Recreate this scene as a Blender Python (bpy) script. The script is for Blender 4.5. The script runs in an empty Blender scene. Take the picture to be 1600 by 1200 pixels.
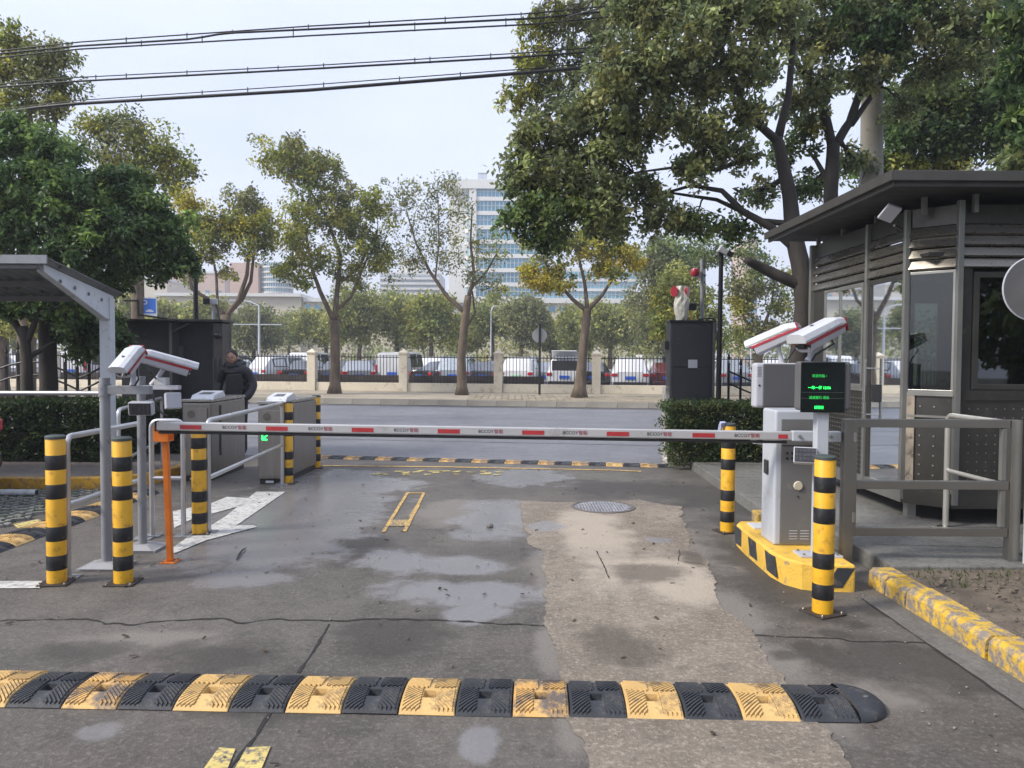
import bpy, math, random
import numpy as np
from mathutils import Vector, Matrix
random.seed(7)
R = math.radians
scene = bpy.context.scene
COL = scene.collection

# ------------------------------------------------------------------ camera
F = 1200.0            # focal length in pixels of the 1600 px wide photograph
CAMZ = 1.6
PITCH = math.atan(40 / F)
ROLL = 0.006
fw = Vector((0, math.cos(PITCH), -math.sin(PITCH)))
r0 = Vector((1, 0, 0)); u0 = Vector((0, math.sin(PITCH), math.cos(PITCH)))
rt = r0 * math.cos(ROLL) + u0 * math.sin(ROLL)
up = u0 * math.cos(ROLL) - r0 * math.sin(ROLL)
cam = bpy.data.cameras.new('camera'); co = bpy.data.objects.new('camera', cam); COL.objects.link(co)
cam.sensor_width = 36; cam.lens = 36 * F / 1600; cam.clip_start = .05; cam.clip_end = 3000
m = Matrix((rt, up, -fw)).transposed().to_4x4(); m.translation = (0, 0, CAMZ)
co.matrix_world = m
scene.camera = co

# ------------------------------------------------------------------ sky, sun, exposure
SUN_EL, SUN_AZ = R(40), R(-112)      # azimuth measured from +Y towards +X: the sun stands to the left
w = bpy.data.worlds.new('World'); scene.world = w; w.use_nodes = True
nt = w.node_tree; bg = nt.nodes['Background']
sk = nt.nodes.new('ShaderNodeTexSky'); sk.sky_type = 'NISHITA'; sk.sun_disc = False
sk.sun_elevation = SUN_EL; sk.sun_rotation = SUN_AZ
sk.air_density = 1.0; sk.dust_density = 3.0; sk.ozone_density = 2.0; sk.altitude = 0
# pale high overcast veil over the clear sky, the same in every direction
mx = nt.nodes.new('ShaderNodeMixRGB'); mx.inputs[0].default_value = .74
mx.inputs[2].default_value = (5.7, 6.1, 7.5, 1)
cn_ = nt.nodes.new('ShaderNodeTexNoise'); cn_.inputs['Scale'].default_value = 2.2; cn_.inputs['Detail'].default_value = 6
ctc = nt.nodes.new('ShaderNodeTexCoord'); cmp_ = nt.nodes.new('ShaderNodeMapping'); cmp_.inputs['Scale'].default_value = (1, 1, 3)
nt.links.new(ctc.outputs['Generated'], cmp_.inputs[0]); nt.links.new(cmp_.outputs[0], cn_.inputs['Vector'])
cmr = nt.nodes.new('ShaderNodeMapRange'); cmr.inputs[1].default_value = .3; cmr.inputs[2].default_value = .7; cmr.inputs[3].default_value = .6; cmr.inputs[4].default_value = .84
nt.links.new(cn_.outputs[0], cmr.inputs[0]); nt.links.new(cmr.outputs[0], mx.inputs[0])
nt.links.new(sk.outputs[0], mx.inputs[1]); nt.links.new(mx.outputs[0], bg.inputs[0])
bg.inputs[1].default_value = .1
sl = bpy.data.lights.new('sun', 'SUN'); so = bpy.data.objects.new('sun', sl); COL.objects.link(so)
sl.energy = 2.5; sl.angle = R(14); sl.color = (1, .93, .82)
sd = Vector((math.sin(SUN_AZ) * math.cos(SUN_EL), math.cos(SUN_AZ) * math.cos(SUN_EL), math.sin(SUN_EL)))
so.rotation_euler = sd.to_track_quat('Z', 'Y').to_euler()
so.location = (-20, -10, 30)
scene.view_settings.view_transform = 'Standard'; scene.view_settings.look = 'None'
scene.view_settings.gamma = 1; scene.view_settings.use_curve_mapping = False
scene.view_settings.exposure = 0.95
scene.cycles.max_bounces = 6; scene.cycles.transparent_max_bounces = 8
scene.cycles.volume_bounces = 0

# ------------------------------------------------------------------ helpers
def ray(px, py):
    return (fw * F + rt * (px - 800) - up * (py - 600)).normalized()
def G(px, py, z=0.0):
    d = ray(px, py); t = (z - CAMZ) / d.z
    return Vector((d.x * t, d.y * t, z))
def P(px, py, Y):
    d = ray(px, py); t = Y / d.y
    return Vector((d.x * t, Y, CAMZ + d.z * t))
def XZ(px, py, Y):
    p = P(px, py, Y); return p.x, p.z

WL = {}
def wloc(o): return WL.get(o.name, Vector((0, 0, 0)))
def thing(name, label, cat, loc=(0, 0, 0), group=None, kind=None):
    o = bpy.data.objects.new(name, None); COL.objects.link(o); o.location = loc
    o.empty_display_size = .1
    WL[o.name] = Vector(loc)
    tag(o, label, cat, group, kind); return o
def tag(o, label=None, cat=None, group=None, kind=None):
    if label: o['label'] = label
    if cat: o['category'] = cat
    if group: o['group'] = group
    if kind: o['kind'] = kind
    return o
def kids(o): return [c for c in bpy.data.objects if c.parent == o]
def copy_tree(o, loc=None, rz=None, label=None, group=None, parent=None, scale=None):
    c = o.copy(); COL.objects.link(c)
    if parent: c.parent = parent
    if loc is not None: c.location = loc
    if rz is not None: c.rotation_euler = (0, 0, rz)
    if label: c['label'] = label
    if group: c['group'] = group
    for k in KID.get(o.name, []):
        copy_tree(k, parent=c)
    KID.setdefault(c.name, [x for x in []])
    return c
KID = {}
ALLM = {}
class MB:
    def __init__(s): s.v = []; s.f = []; s.m = []; s.mi = 0
    def add(s, vs, fs):
        b = len(s.v); s.v += [tuple(v) for v in vs]
        for f in fs: s.f.append(tuple(i + b for i in f)); s.m.append(s.mi)
        return s
    def box(s, x0, x1, y0, y1, z0, z1):
        return s.add([(x0,y0,z0),(x1,y0,z0),(x1,y1,z0),(x0,y1,z0),(x0,y0,z1),(x1,y0,z1),(x1,y1,z1),(x0,y1,z1)],
                     [(0,3,2,1),(4,5,6,7),(0,1,5,4),(1,2,6,5),(2,3,7,6),(3,0,4,7)])
    def obox(s, c, sx, sy, sz, rz=0, rx=0, ry=0):
        M = Matrix.Rotation(rz, 3, 'Z') @ Matrix.Rotation(ry, 3, 'Y') @ Matrix.Rotation(rx, 3, 'X'); c = Vector(c)
        vs = [c + M @ Vector((a*sx/2, b*sy/2, d*sz/2)) for d in (-1,1) for a, b in ((-1,-1),(1,-1),(1,1),(-1,1))]
        return s.add(vs, [(0,3,2,1),(4,5,6,7),(0,1,5,4),(1,2,6,5),(2,3,7,6),(3,0,4,7)])
    def bar(s, a, b, wd, ht, upv=(0, 0, 1)):
        a = Vector(a); b = Vector(b); d = (b - a).normalized(); sdv = d.cross(Vector(upv)).normalized(); u = sdv.cross(d)
        vs = [p + sdv*x*wd/2 + u*y*ht/2 for p in (a, b) for x, y in ((-1,-1),(1,-1),(1,1),(-1,1))]
        return s.add(vs, [(0,1,2,3),(7,6,5,4),(0,4,5,1),(1,5,6,2),(2,6,7,3),(3,7,4,0)])
    def prism(s, poly, z0, z1, bot=True):
        n = len(poly); vs = [(p[0], p[1], z0) for p in poly] + [(p[0], p[1], z1) for p in poly]
        fs = [tuple(range(n, 2*n))] + [(i, (i+1) % n, n+(i+1) % n, n+i) for i in range(n)]
        if bot: fs.append(tuple(reversed(range(n))))
        return s.add(vs, fs)
    def extr(s, poly, vec):
        n = len(poly); vec = Vector(vec); vs = [Vector(p) for p in poly] + [Vector(p)+vec for p in poly]
        fs = [tuple(range(n, 2*n)), tuple(reversed(range(n)))] + [(i, (i+1) % n, n+(i+1) % n, n+i) for i in range(n)]
        return s.add(vs, fs)
    def quad(s, *p): return s.add(p, [tuple(range(len(p)))])
    def tube(s, pts, r, n=10, cap=True):
        pts = [Vector(p) for p in pts]; k = len(pts)
        rs = [r]*k if isinstance(r, (int, float)) else list(r)
        vs = []; prev = None
        for i, p in enumerate(pts):
            d = (pts[min(i+1, k-1)] - pts[max(i-1, 0)]).normalized()
            if prev is None:
                a = Vector((0, 0, 1)) if abs(d.z) < .9 else Vector((1, 0, 0)); x = d.cross(a).normalized()
            else: x = (prev - d * prev.dot(d)).normalized()
            prev = x; y = d.cross(x)
            for j in range(n):
                t = 2*math.pi*j/n; vs.append(p + (x*math.cos(t) + y*math.sin(t))*rs[i])
        fs = [(i*n+j, i*n+(j+1) % n, (i+1)*n+(j+1) % n, (i+1)*n+j) for i in range(k-1) for j in range(n)]
        if cap: fs += [tuple(reversed(range(n))), tuple(range((k-1)*n, k*n))]
        return s.add(vs, fs)
    def cyl(s, a, b, r, r2=None, n=16): return s.tube([a, b], [r, r if r2 is None else r2], n)
    def lathe(s, c, prof, n=20):
        c = Vector(c); vs = []; k = len(prof)
        for r, z in prof:
            for j in range(n):
                t = 2*math.pi*j/n; vs.append(c + Vector((r*math.cos(t), r*math.sin(t), z)))
        fs = [(i*n+j, i*n+(j+1) % n, (i+1)*n+(j+1) % n, (i+1)*n+j) for i in range(k-1) for j in range(n)]
        fs += [tuple(reversed(range(n))), tuple(range((k-1)*n, k*n))]
        return s.add(vs, fs)
    def ball(s, c, r, sx=1, sy=1, sz=1, n=12, k=8):
        c = Vector(c); vs = []; fs = []
        for i in range(1, k):
            a = math.pi*i/k
            for j in range(n):
                t = 2*math.pi*j/n; vs.append(c+Vector((r*sx*math.sin(a)*math.cos(t), r*sy*math.sin(a)*math.sin(t), r*sz*math.cos(a))))
        vs += [c+Vector((0,0,r*sz)), c-Vector((0,0,r*sz))]; T = len(vs)-2
        for i in range(k-2):
            for j in range(n): fs.append((i*n+j, (i+1)*n+j, (i+1)*n+(j+1) % n, i*n+(j+1) % n))
        for j in range(n): fs.append((T, j, (j+1) % n)); fs.append((T+1, (k-2)*n+(j+1) % n, (k-2)*n+j))
        return s.add(vs, fs)
    def mesh(s, name, mats, off, smooth):
        me = bpy.data.meshes.new(name)
        me.from_pydata([(v[0]-off[0], v[1]-off[1], v[2]-off[2]) for v in s.v], [], s.f)
        if not isinstance(mats, (list, tuple)): mats = [mats]
        for q in mats: me.materials.append(q)
        if len(mats) > 1: me.polygons.foreach_set('material_index', s.m)
        if smooth: me.polygons.foreach_set('use_smooth', [True]*len(me.polygons))
        me.update(); return me
    def build(s, name, mats, parent=None, smooth=False, bevel=0, seg=2, label=None, kind=None, ang=None):
        off = (0, 0, 0)
        if parent is not None: off = wloc(parent)
        elif s.v and not kind:
            xs, ys, zs = zip(*s.v); off = ((min(xs)+max(xs))/2, (min(ys)+max(ys))/2, min(zs))
        o = bpy.data.objects.new(name, s.mesh(name, mats, off, smooth)); COL.objects.link(o)
        if parent is not None:
            o.parent = parent; WL[o.name] = wloc(parent); KID.setdefault(parent.name, []).append(o)
        else: o.location = off; WL[o.name] = Vector(off)
        if smooth and ang is None: ang = 40
        if smooth and ang:
            try: o.data.set_sharp_from_angle(angle=R(ang))
            except Exception: pass
        if bevel:
            b = o.modifiers.new('bevel', 'BEVEL'); b.width = bevel; b.segments = seg; b.limit_method = 'ANGLE'; b.angle_limit = R(35)
            b.harden_normals = False
        if label: o['label'] = label
        if kind: o['kind'] = kind
        return o
def link_copy(o, parent, name=None, loc=(0, 0, 0), rot=None):
    c = bpy.data.objects.new(name or o.name.split('.')[0], o.data); COL.objects.link(c); c.parent = parent
    c.location = loc
    if rot: c.rotation_euler = rot
    if parent: KID.setdefault(parent.name, []).append(c); WL[c.name] = wloc(parent)
    return c
def arc_path(pts, r, n=5):
    """round the inner corners of a polyline"""
    pts = [Vector(p) for p in pts]; out = [pts[0]]
    for i in range(1, len(pts)-1):
        a, b, c = pts[i-1], pts[i], pts[i+1]
        d1 = (a-b).normalized(); d2 = (c-b).normalized(); rr = min(r, (a-b).length*.49, (c-b).length*.49)
        s = b+d1*rr; e = b+d2*rr
        for k in range(n+1):
            t = k/n; out.append(s*(1-t)**2 + b*2*t*(1-t) + e*t*t)
    out.append(pts[-1]); return out

_txt = {}
def text_mesh(body, size, mat, extrude=.0005):
    """flat lettering as mesh data lying in XY, centred"""
    k = (body, size, mat.name)
    if k in _txt: return _txt[k]
    cu = bpy.data.curves.new('lettering', 'FONT'); cu.body = body; cu.size = size; cu.extrude = extrude
    cu.align_x = 'CENTER'; cu.align_y = 'CENTER'; cu.resolution_u = 3
    o = bpy.data.objects.new('lettering', cu); COL.objects.link(o)
    dg = bpy.context.evaluated_depsgraph_get(); me = bpy.data.meshes.new_from_object(o.evaluated_get(dg))
    bpy.data.objects.remove(o); me.materials.clear(); me.materials.append(mat); me.name = 'lettering'
    _txt[k] = me; return me
def text(body, size, mat, parent, loc, rot=(R(90), 0, 0), sx=1.0, name='lettering', sy=1.0):
    o = bpy.data.objects.new(name, text_mesh(body, size, mat)); COL.objects.link(o); o.parent = parent
    o.location = Vector(loc) - (wloc(parent) if parent else Vector()); o.rotation_euler = rot; o.scale = (sx, sy, 1)
    if parent: KID.setdefault(parent.name, []).append(o)
    return o

# ------------------------------------------------------------------ materials
def N(t, ty, **kw):
    n = t.nodes.new(ty)
    for k, v in kw.items(): setattr(n, k, v)
    return n
def mat(name, col, rough=.6, metal=0.0, var=.15, scale=4, bump=0.0, bscale=60, dirt=0.0, dcol=(.06, .05, .04), dscale=9, spec=.5, coat=0, emit=0, stretch=None):
    if name in ALLM: return ALLM[name]
    M = bpy.data.materials.new(name); M.use_nodes = True; t = M.node_tree; b = t.nodes['Principled BSDF']; L = t.links.new
    tc = N(t, 'ShaderNodeTexCoord'); vec = tc.outputs['Object']
    if stretch:
        mp = N(t, 'ShaderNodeMapping'); mp.inputs['Scale'].default_value = stretch; L(vec, mp.inputs[0]); vec = mp.outputs[0]
    nz = N(t, 'ShaderNodeTexNoise'); nz.inputs['Scale'].default_value = scale; nz.inputs['Detail'].default_value = 5; L(vec, nz.inputs['Vector'])
    cr = N(t, 'ShaderNodeValToRGB'); e = cr.color_ramp.elements
    e[0].position = .3; e[1].position = .7
    e[0].color = tuple(c*(1-var) for c in col) + (1,); e[1].color = tuple(min(1, c*(1+var)) for c in col) + (1,)
    L(nz.outputs[0], cr.inputs[0]); out = cr.outputs[0]
    if dirt:
        n2 = N(t, 'ShaderNodeTexNoise'); n2.inputs['Scale'].default_value = dscale; n2.inputs['Detail'].default_value = 8; n2.inputs['Roughness'].default_value = .7
        L(vec, n2.inputs['Vector'])
        c2 = N(t, 'ShaderNodeValToRGB'); c2.color_ramp.elements[0].position = .62-.25*dirt; c2.color_ramp.elements[1].position = .72-.2*dirt
        L(n2.outputs[0], c2.inputs[0])
        mxx = N(t, 'ShaderNodeMixRGB'); L(c2.outputs[0], mxx.inputs[0]); L(out, mxx.inputs[1]); mxx.inputs[2].default_value = dcol + (1,); out = mxx.outputs[0]
    L(out, b.inputs['Base Color'])
    n3 = N(t, 'ShaderNodeTexNoise'); n3.inputs['Scale'].default_value = scale*2.3; n3.inputs['Detail'].default_value = 3; L(vec, n3.inputs['Vector'])
    mr = N(t, 'ShaderNodeMapRange'); mr.inputs[3].default_value = max(.03, rough*.75); mr.inputs[4].default_value = min(1, rough*1.25); L(n3.outputs[0], mr.inputs[0]); L(mr.outputs[0], b.inputs['Roughness'])
    b.inputs['Metallic'].default_value = metal; b.inputs['Specular IOR Level'].default_value = spec
    if coat: b.inputs['Coat Weight'].default_value = coat
    if bump:
        n4 = N(t, 'ShaderNodeTexNoise'); n4.inputs['Scale'].default_value = bscale; n4.inputs['Detail'].default_value = 6; L(vec, n4.inputs['Vector'])
        bp = N(t, 'ShaderNodeBump'); bp.inputs['Strength'].default_value = bump; bp.inputs['Distance'].default_value = .01
        L(n4.outputs[0], bp.inputs['Height']); L(bp.outputs[0], b.inputs['Normal'])
    if emit:
        b.inputs['Emission Color'].default_value = col + (1,); b.inputs['Emission Strength'].default_value = emit
    ALLM[name] = M; return M
def glassmat(name, tint, refl=.25, rough=.02):
    M = bpy.data.materials.new(name); M.use_nodes = True; t = M.node_tree; L = t.links.new
    t.nodes.remove(t.nodes['Principled BSDF']); o = t.nodes['Material Output']
    tr = N(t, 'ShaderNodeBsdfTransparent'); tr.inputs[0].default_value = tint + (1,)
    gl = N(t, 'ShaderNodeBsdfGlossy'); gl.inputs['Roughness'].default_value = rough; gl.inputs[0].default_value = (.9, .95, 1, 1)
    fr = N(t, 'ShaderNodeFresnel'); fr.inputs[0].default_value = 1.5
    ad = N(t, 'ShaderNodeMath', operation='MULTIPLY_ADD'); ad.inputs[1].default_value = 1.0; ad.inputs[2].default_value = refl; ad.use_clamp = True
    L(fr.outputs[0], ad.inputs[0]); mxs = N(t, 'ShaderNodeMixShader'); L(ad.outputs[0], mxs.inputs[0]); L(tr.outputs[0], mxs.inputs[1]); L(gl.outputs[0], mxs.inputs[2])
    L(mxs.outputs[0], o.inputs[0]); return M
def leafmat(name):
    M = bpy.data.materials.new(name); M.use_nodes = True; t = M.node_tree; L = t.links.new
    b = t.nodes['Principled BSDF']; o = t.nodes['Material Output']
    at = N(t, 'ShaderNodeAttribute', attribute_name='leafcol')
    L(at.outputs['Color'], b.inputs['Base Color']); b.inputs['Roughness'].default_value = .45; b.inputs['Specular IOR Level'].default_value = .35
    tl = N(t, 'ShaderNodeBsdfTranslucent'); hs = N(t, 'ShaderNodeHueSaturation'); hs.inputs['Value'].default_value = 1.6; hs.inputs['Saturation'].default_value = 1.1
    L(at.outputs['Color'], hs.inputs['Color']); L(hs.outputs[0], tl.inputs[0])
    mxs = N(t, 'ShaderNodeMixShader'); mxs.inputs[0].default_value = .42; L(b.outputs[0], mxs.inputs[1]); L(tl.outputs[0], mxs.inputs[2]); L(mxs.outputs[0], o.inputs[0])
    return M
LEAF = leafmat('leaf')
M_steel = mat('brushed_steel', (.42, .41, .39), .28, 1, .05, 3)
M_cabsteel = mat('turnstile_steel', (.27, .255, .24), .33, .85, .08, 2, stretch=(14, 14, 1))
M_darksteel = mat('bronze_steel', (.15, .14, .125), .32, .75, .25, 3, stretch=(1, 1, 6))
M_greysteel = mat('grey_painted_steel', (.24, .25, .27), .45, .2, .1, 5, dirt=.15, dcol=(.12, .11, .1))
M_white = mat('white_paint', (.5, .52, .56), .4, 0, .07, 3, dirt=.25, dcol=(.4, .39, .36))
M_whitesteel = mat('white_steel', (.6, .62, .66), .35, .1, .06, 3, dirt=.2, dcol=(.35, .32, .3))
M_yel = mat('yellow_gloss_paint', (.7, .38, .016), .36, 0, .12, 6, coat=.2, dirt=.32, dcol=(.42, .22, .02), dscale=14)
M_blk = mat('black_paint', (.012, .013, .016), .4, 0, .2, 6, dirt=.25, dcol=(.045, .043, .04), dscale=18)
M_rubblack = mat('black_rubber', (.03, .034, .042), .62, 0, .3, 8, bump=.3, bscale=120, dirt=.25, dcol=(.09, .085, .08), dscale=12)
M_rubyel = mat('yellow_rubber', (.58, .385, .15), .65, 0, .16, 5, bump=.3, bscale=120, dirt=.45, dcol=(.25, .18, .1), dscale=9)
M_rubyel_worn = mat('worn_yellow_rubber', (.62, .38, .13), .65, 0, .16, 5, bump=.3, bscale=120, dirt=.75, dcol=(.13, .11, .1), dscale=7)
M_orange = mat('orange_paint', (.68, .17, .012), .38, 0, .15, 6, coat=.2, dirt=.2, dcol=(.3, .08, .02), dscale=15)
M_kerbyel = mat('kerb_yellow_paint', (.58, .37, .035), .78, 0, .2, 7, bump=1.0, bscale=45, dirt=.74, dcol=(.2, .175, .16), dscale=14)
M_kerbyel2 = mat('island_yellow_paint', (.68, .42, .06), .7, 0, .15, 5, bump=.5, bscale=50, dirt=.25, dcol=(.3, .22, .12), dscale=11)
M_lineyel = mat('road_yellow_paint', (.6, .36, .05), .75, 0, .2, 9, dirt=.75, dcol=(.13, .12, .115), dscale=22)
M_linewhite = mat('road_white_paint', (.5, .5, .48), .7, 0, .1, 6, dirt=.5, dcol=(.22, .21, .21), dscale=16)
M_conc = mat('concrete', (.17, .165, .155), .8, 0, .25, 2.5, bump=.6, bscale=70, dirt=.4, dcol=(.09, .085, .08), dscale=4)
M_conc_l = mat('pale_concrete', (.3, .29, .27), .8, 0, .2, 3, bump=.5, bscale=70, dirt=.3, dcol=(.15, .14, .13), dscale=5)
M_dark = mat('dark_grey_metal', (.035, .038, .046), .5, .3, .2, 2, dirt=.12, dcol=(.07, .07, .07))
M_iron = mat('black_iron', (.014, .015, .017), .5, .3, .2, 8)
M_grey = mat('grey_plastic', (.1, .1, .105), .5, 0, .1, 4)
M_lgrey = mat('light_grey_plastic', (.42, .43, .48), .45, 0, .06, 4)
M_blackpl = mat('black_plastic', (.02, .02, .022), .35, 0, .2, 5)
M_red = mat('red_plastic', (.3, .01, .025), .35, 0, .1, 4, coat=.3)
M_redfilm = mat('red_reflective_film', (.38, .03, .035), .4, 0, .15, 20)
M_rubber = mat('rubber_strip', (.015, .015, .017), .7, 0, .2, 9)
M_cream = mat('cream_render', (.66, .6, .48), .8, 0, .08, 1.5, dirt=.35, dcol=(.45, .39, .3), dscale=3)
M_bark = mat('bark', (.105, .078, .055), .9, 0, .35, 6, bump=1, bscale=30, dirt=.3, dcol=(.2, .16, .12), dscale=5, stretch=(1, 1, .3))
M_barkd = mat('dark_bark', (.035, .03, .026), .9, 0, .35, 6, bump=1, bscale=30, stretch=(1, 1, .3))
M_soil = mat('bare_soil', (.13, .105, .08), .95, 0, .35, 5, bump=1, bscale=55, dirt=.4, dcol=(.05, .045, .035), dscale=20)
M_green_led = mat('green_led', (.02, 1, .12), .5, emit=2.2)
M_green_dim = mat('dim_green_led', (.03, .6, .1), .5, emit=.35)
M_bluetext = mat('blue_lettering', (.02, .05, .3), .5)
M_blacktext = mat('black_lettering', (.03, .025, .035), .5)
M_redtext = mat('dark_red_lettering', (.3, .03, .05), .5)
M_glass_dark = glassmat('dark_glass', (.22, .27, .25), .03)
M_glass_door = glassmat('door_glass', (.25, .3, .28), .35)
HAZE = 0.0016
# ------------------------------------------------------------------ ground
def ellipse(px, py, rx, ry):
    c = G(px, py); a = G(px, py-ry); b = G(px, py+ry)
    return ((a.x+b.x)/2, (a.y+b.y)/2, rx*c.y/F, (a.y-b.y)/2)
def mask(t, pos, ells, soft=.5, dist=.6, dscale=2.5):
    L = t.links.new
    nz = N(t, 'ShaderNodeTexNoise'); nz.inputs['Scale'].default_value = dscale; nz.inputs['Detail'].default_value = 9; nz.inputs['Roughness'].default_value = .68; L(pos, nz.inputs['Vector'])
    out = None
    for e in ells:
        mp = N(t, 'ShaderNodeVectorMath', operation='SUBTRACT'); mp.inputs[1].default_value = (e[0], e[1], 0); L(pos, mp.inputs[0])
        dv = N(t, 'ShaderNodeVectorMath', operation='DIVIDE'); dv.inputs[1].default_value = (e[2], e[3], 1e5); L(mp.outputs[0], dv.inputs[0])
        ln = N(t, 'ShaderNodeVectorMath', operation='LENGTH'); L(dv.outputs[0], ln.inputs[0])
        if out is None: out = ln.outputs['Value']
        else:
            mn = N(t, 'ShaderNodeMath', operation='MINIMUM'); L(out, mn.inputs[0]); L(ln.outputs['Value'], mn.inputs[1]); out = mn.outputs[0]
    ma = N(t, 'ShaderNodeMath', operation='MULTIPLY_ADD'); ma.inputs[1].default_value = dist*4; L(nz.outputs[0], ma.inputs[0]); L(out, ma.inputs[2])
    mr = N(t, 'ShaderNodeMapRange', interpolation_type='SMOOTHSTEP'); mr.inputs[1].default_value = 1+dist*2-soft/2; mr.inputs[2].default_value = 1+dist*2+soft/2
    mr.inputs[3].default_value = 1; mr.inputs[4].default_value = 0; L(ma.outputs[0], mr.inputs[0]); return mr.outputs[0]
def groundmat(name, c0, c1, c2, wet=(), dark=(), light=(), rough=.72, speck=.5, brown=(.13, .1, .085)):
    M = bpy.data.materials.new(name); M.use_nodes = True; t = M.node_tree; L = t.links.new; b = t.nodes['Principled BSDF']
    tc = N(t, 'ShaderNodeTexCoord'); pos = tc.outputs['Object']
    def noise(sc, det=6, ro=.6):
        n = N(t, 'ShaderNodeTexNoise'); n.inputs['Scale'].default_value = sc; n.inputs['Detail'].default_value = det; n.inputs['Roughness'].default_value = ro; L(pos, n.inputs['Vector']); return n.outputs[0]
    def mixc(f, a, bb, fac=None):
        q = N(t, 'ShaderNodeMixRGB')
        if fac is not None:
            mm = N(t, 'ShaderNodeMath', operation='MULTIPLY'); mm.inputs[1].default_value = fac; L(f, mm.inputs[0]); f = mm.outputs[0]
        L(f, q.inputs[0])
        for i, x in ((1, a), (2, bb)):
            if isinstance(x, tuple): q.inputs[i].default_value = x + (1,)
            else: L(x, q.inputs[i])
        return q.outputs[0]
    def ramp(f, p0, p1):
        r = N(t, 'ShaderNodeMapRange'); r.inputs[1].default_value = p0; r.inputs[2].default_value = p1; L(f, r.inputs[0]); return r.outputs[0]
    col = mixc(ramp(noise(.55, 5), .38, .62), c0, c1)
    col = mixc(ramp(noise(1.7, 6, .7), .5, .72), col, c2, .7)
    col = mixc(ramp(noise(.9, 4), .52, .7), col, brown, .45)
    fine = noise(38, 6, .75)
    col = mixc(ramp(fine, .5, .7), col, tuple(min(1, c*2.0) for c in c1), speck)
    col = mixc(ramp(noise(130, 3, .8), .5, .7), col, tuple(c*.4 for c in c0), speck)
    col = mixc(ramp(noise(55, 4, .7), .58, .7), col, tuple(c*.35 for c in c0), speck)
    col = mixc(ramp(noise(7, 9, .8), .5, .68), col, tuple(c*.42 for c in c0), .62)
    col = mixc(ramp(noise(3.1, 9, .8), .53, .7), col, tuple(c*1.5 for c in c1), .45)
    wet_sheen = None
    if light: col = mixc(mask(t, pos, light, .9, .8, 1.4), col, tuple(c*1.55 for c in c1), .8)
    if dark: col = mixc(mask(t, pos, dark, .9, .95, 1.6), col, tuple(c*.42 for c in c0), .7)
    rg = None
    if wet:
        wet_sheen = mask(t, pos, wet, .55, .75, 1.7)
        col = mixc(wet_sheen, col, (.22, .215, .225), .6)  # wet areas: sky reflection also painted in as pale lilac
        r = N(t, 'ShaderNodeMapRange'); r.inputs[3].default_value = rough; r.inputs[4].default_value = .24; L(wet_sheen, r.inputs[0]); rg = r.outputs[0]
        b.inputs['Specular IOR Level'].default_value = .5
    L(col, b.inputs['Base Color'])
    if rg: L(rg, b.inputs['Roughness'])
    else: b.inputs['Roughness'].default_value = rough
    bp = N(t, 'ShaderNodeBump'); bp.inputs['Distance'].default_value = .012
    ad = N(t, 'ShaderNodeMath', operation='MULTIPLY_ADD'); ad.inputs[1].default_value = .6; L(noise(14, 8, .7), ad.inputs[0]); L(fine, ad.inputs[2]); L(ad.outputs[0], bp.inputs['Height'])
    if wet_sheen:
        s = N(t, 'ShaderNodeMapRange'); s.inputs[3].default_value = .75; s.inputs[4].default_value = .16; L(wet_sheen, s.inputs[0]); L(s.outputs[0], bp.inputs['Strength'])
    else: bp.inputs['Strength'].default_value = .7
    L(bp.outputs[0], b.inputs['Normal']); return M

wet = [ellipse(*e) for e in [(470, 800, 130, 50), (440, 850, 120, 42), (560, 760, 90, 16), (620, 880, 60, 20), (770, 812, 60, 28), (730, 925, 130, 20), (745, 960, 45, 14), (820, 745, 60, 14), (380, 905, 70, 12), (530, 745, 60, 10), (150, 1145, 35, 14), (750, 1165, 28, 26), (880, 860, 40, 12), (700, 885, 90, 14)]]
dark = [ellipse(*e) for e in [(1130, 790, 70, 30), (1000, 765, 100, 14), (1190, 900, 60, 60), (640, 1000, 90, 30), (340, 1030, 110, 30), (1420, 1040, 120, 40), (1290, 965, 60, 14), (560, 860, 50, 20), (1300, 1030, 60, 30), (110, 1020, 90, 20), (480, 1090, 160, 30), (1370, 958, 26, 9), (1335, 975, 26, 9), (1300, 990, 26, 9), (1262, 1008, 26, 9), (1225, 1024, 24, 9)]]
edge = [ellipse(*e) for e in [(820, 810, 30, 26), (850, 900, 26, 40), (1100, 860, 36, 40), (1150, 960, 40, 36), (1220, 1040, 44, 36), (1290, 1120, 44, 40), (860, 1010, 22, 40), (890, 1120, 26, 50), (700, 800, 60, 20), (1370, 1090, 90, 26), (240, 1000, 120, 16)]]
M_drive = groundmat('worn_concrete_drive', (.082, .074, .065), (.132, .121, .107), (.052, .047, .042), wet, dark, edge, speck=.75, rough=.66)
M_tan = groundmat('pale_patched_concrete', (.18, .152, .122), (.275, .238, .195), (.125, .107, .088), wet=[ellipse(*e) for e in [(1030, 845, 22, 5), (850, 822, 26, 8)]], dark=[ellipse(*e) for e in [(1010, 900, 60, 16), (960, 1010, 50, 30), (1080, 870, 20, 12)]], light=[ellipse(*e) for e in [(1050, 900, 60, 40), (930, 850, 50, 60)]], rough=.85, brown=(.16, .13, .105), speck=.7)
M_asph = groundmat('street_asphalt', (.15, .152, .168), (.19, .192, .21), (.13, .132, .146), rough=.5, speck=.25, brown=(.1, .1, .11))
M_wetter = M_asph
M_pave = groundmat('pavement_ground', (.29, .25, .19), (.38, .33, .25), (.2, .17, .13), rough=.9, brown=(.14, .11, .08))
M_terr = groundmat('ground_soil', (.09, .085, .07), (.13, .12, .1), (.06, .06, .05), rough=.95)
M_side = groundmat('booth_platform_concrete', (.115, .115, .108), (.17, .17, .16), (.08, .08, .075), rough=.8)
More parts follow.
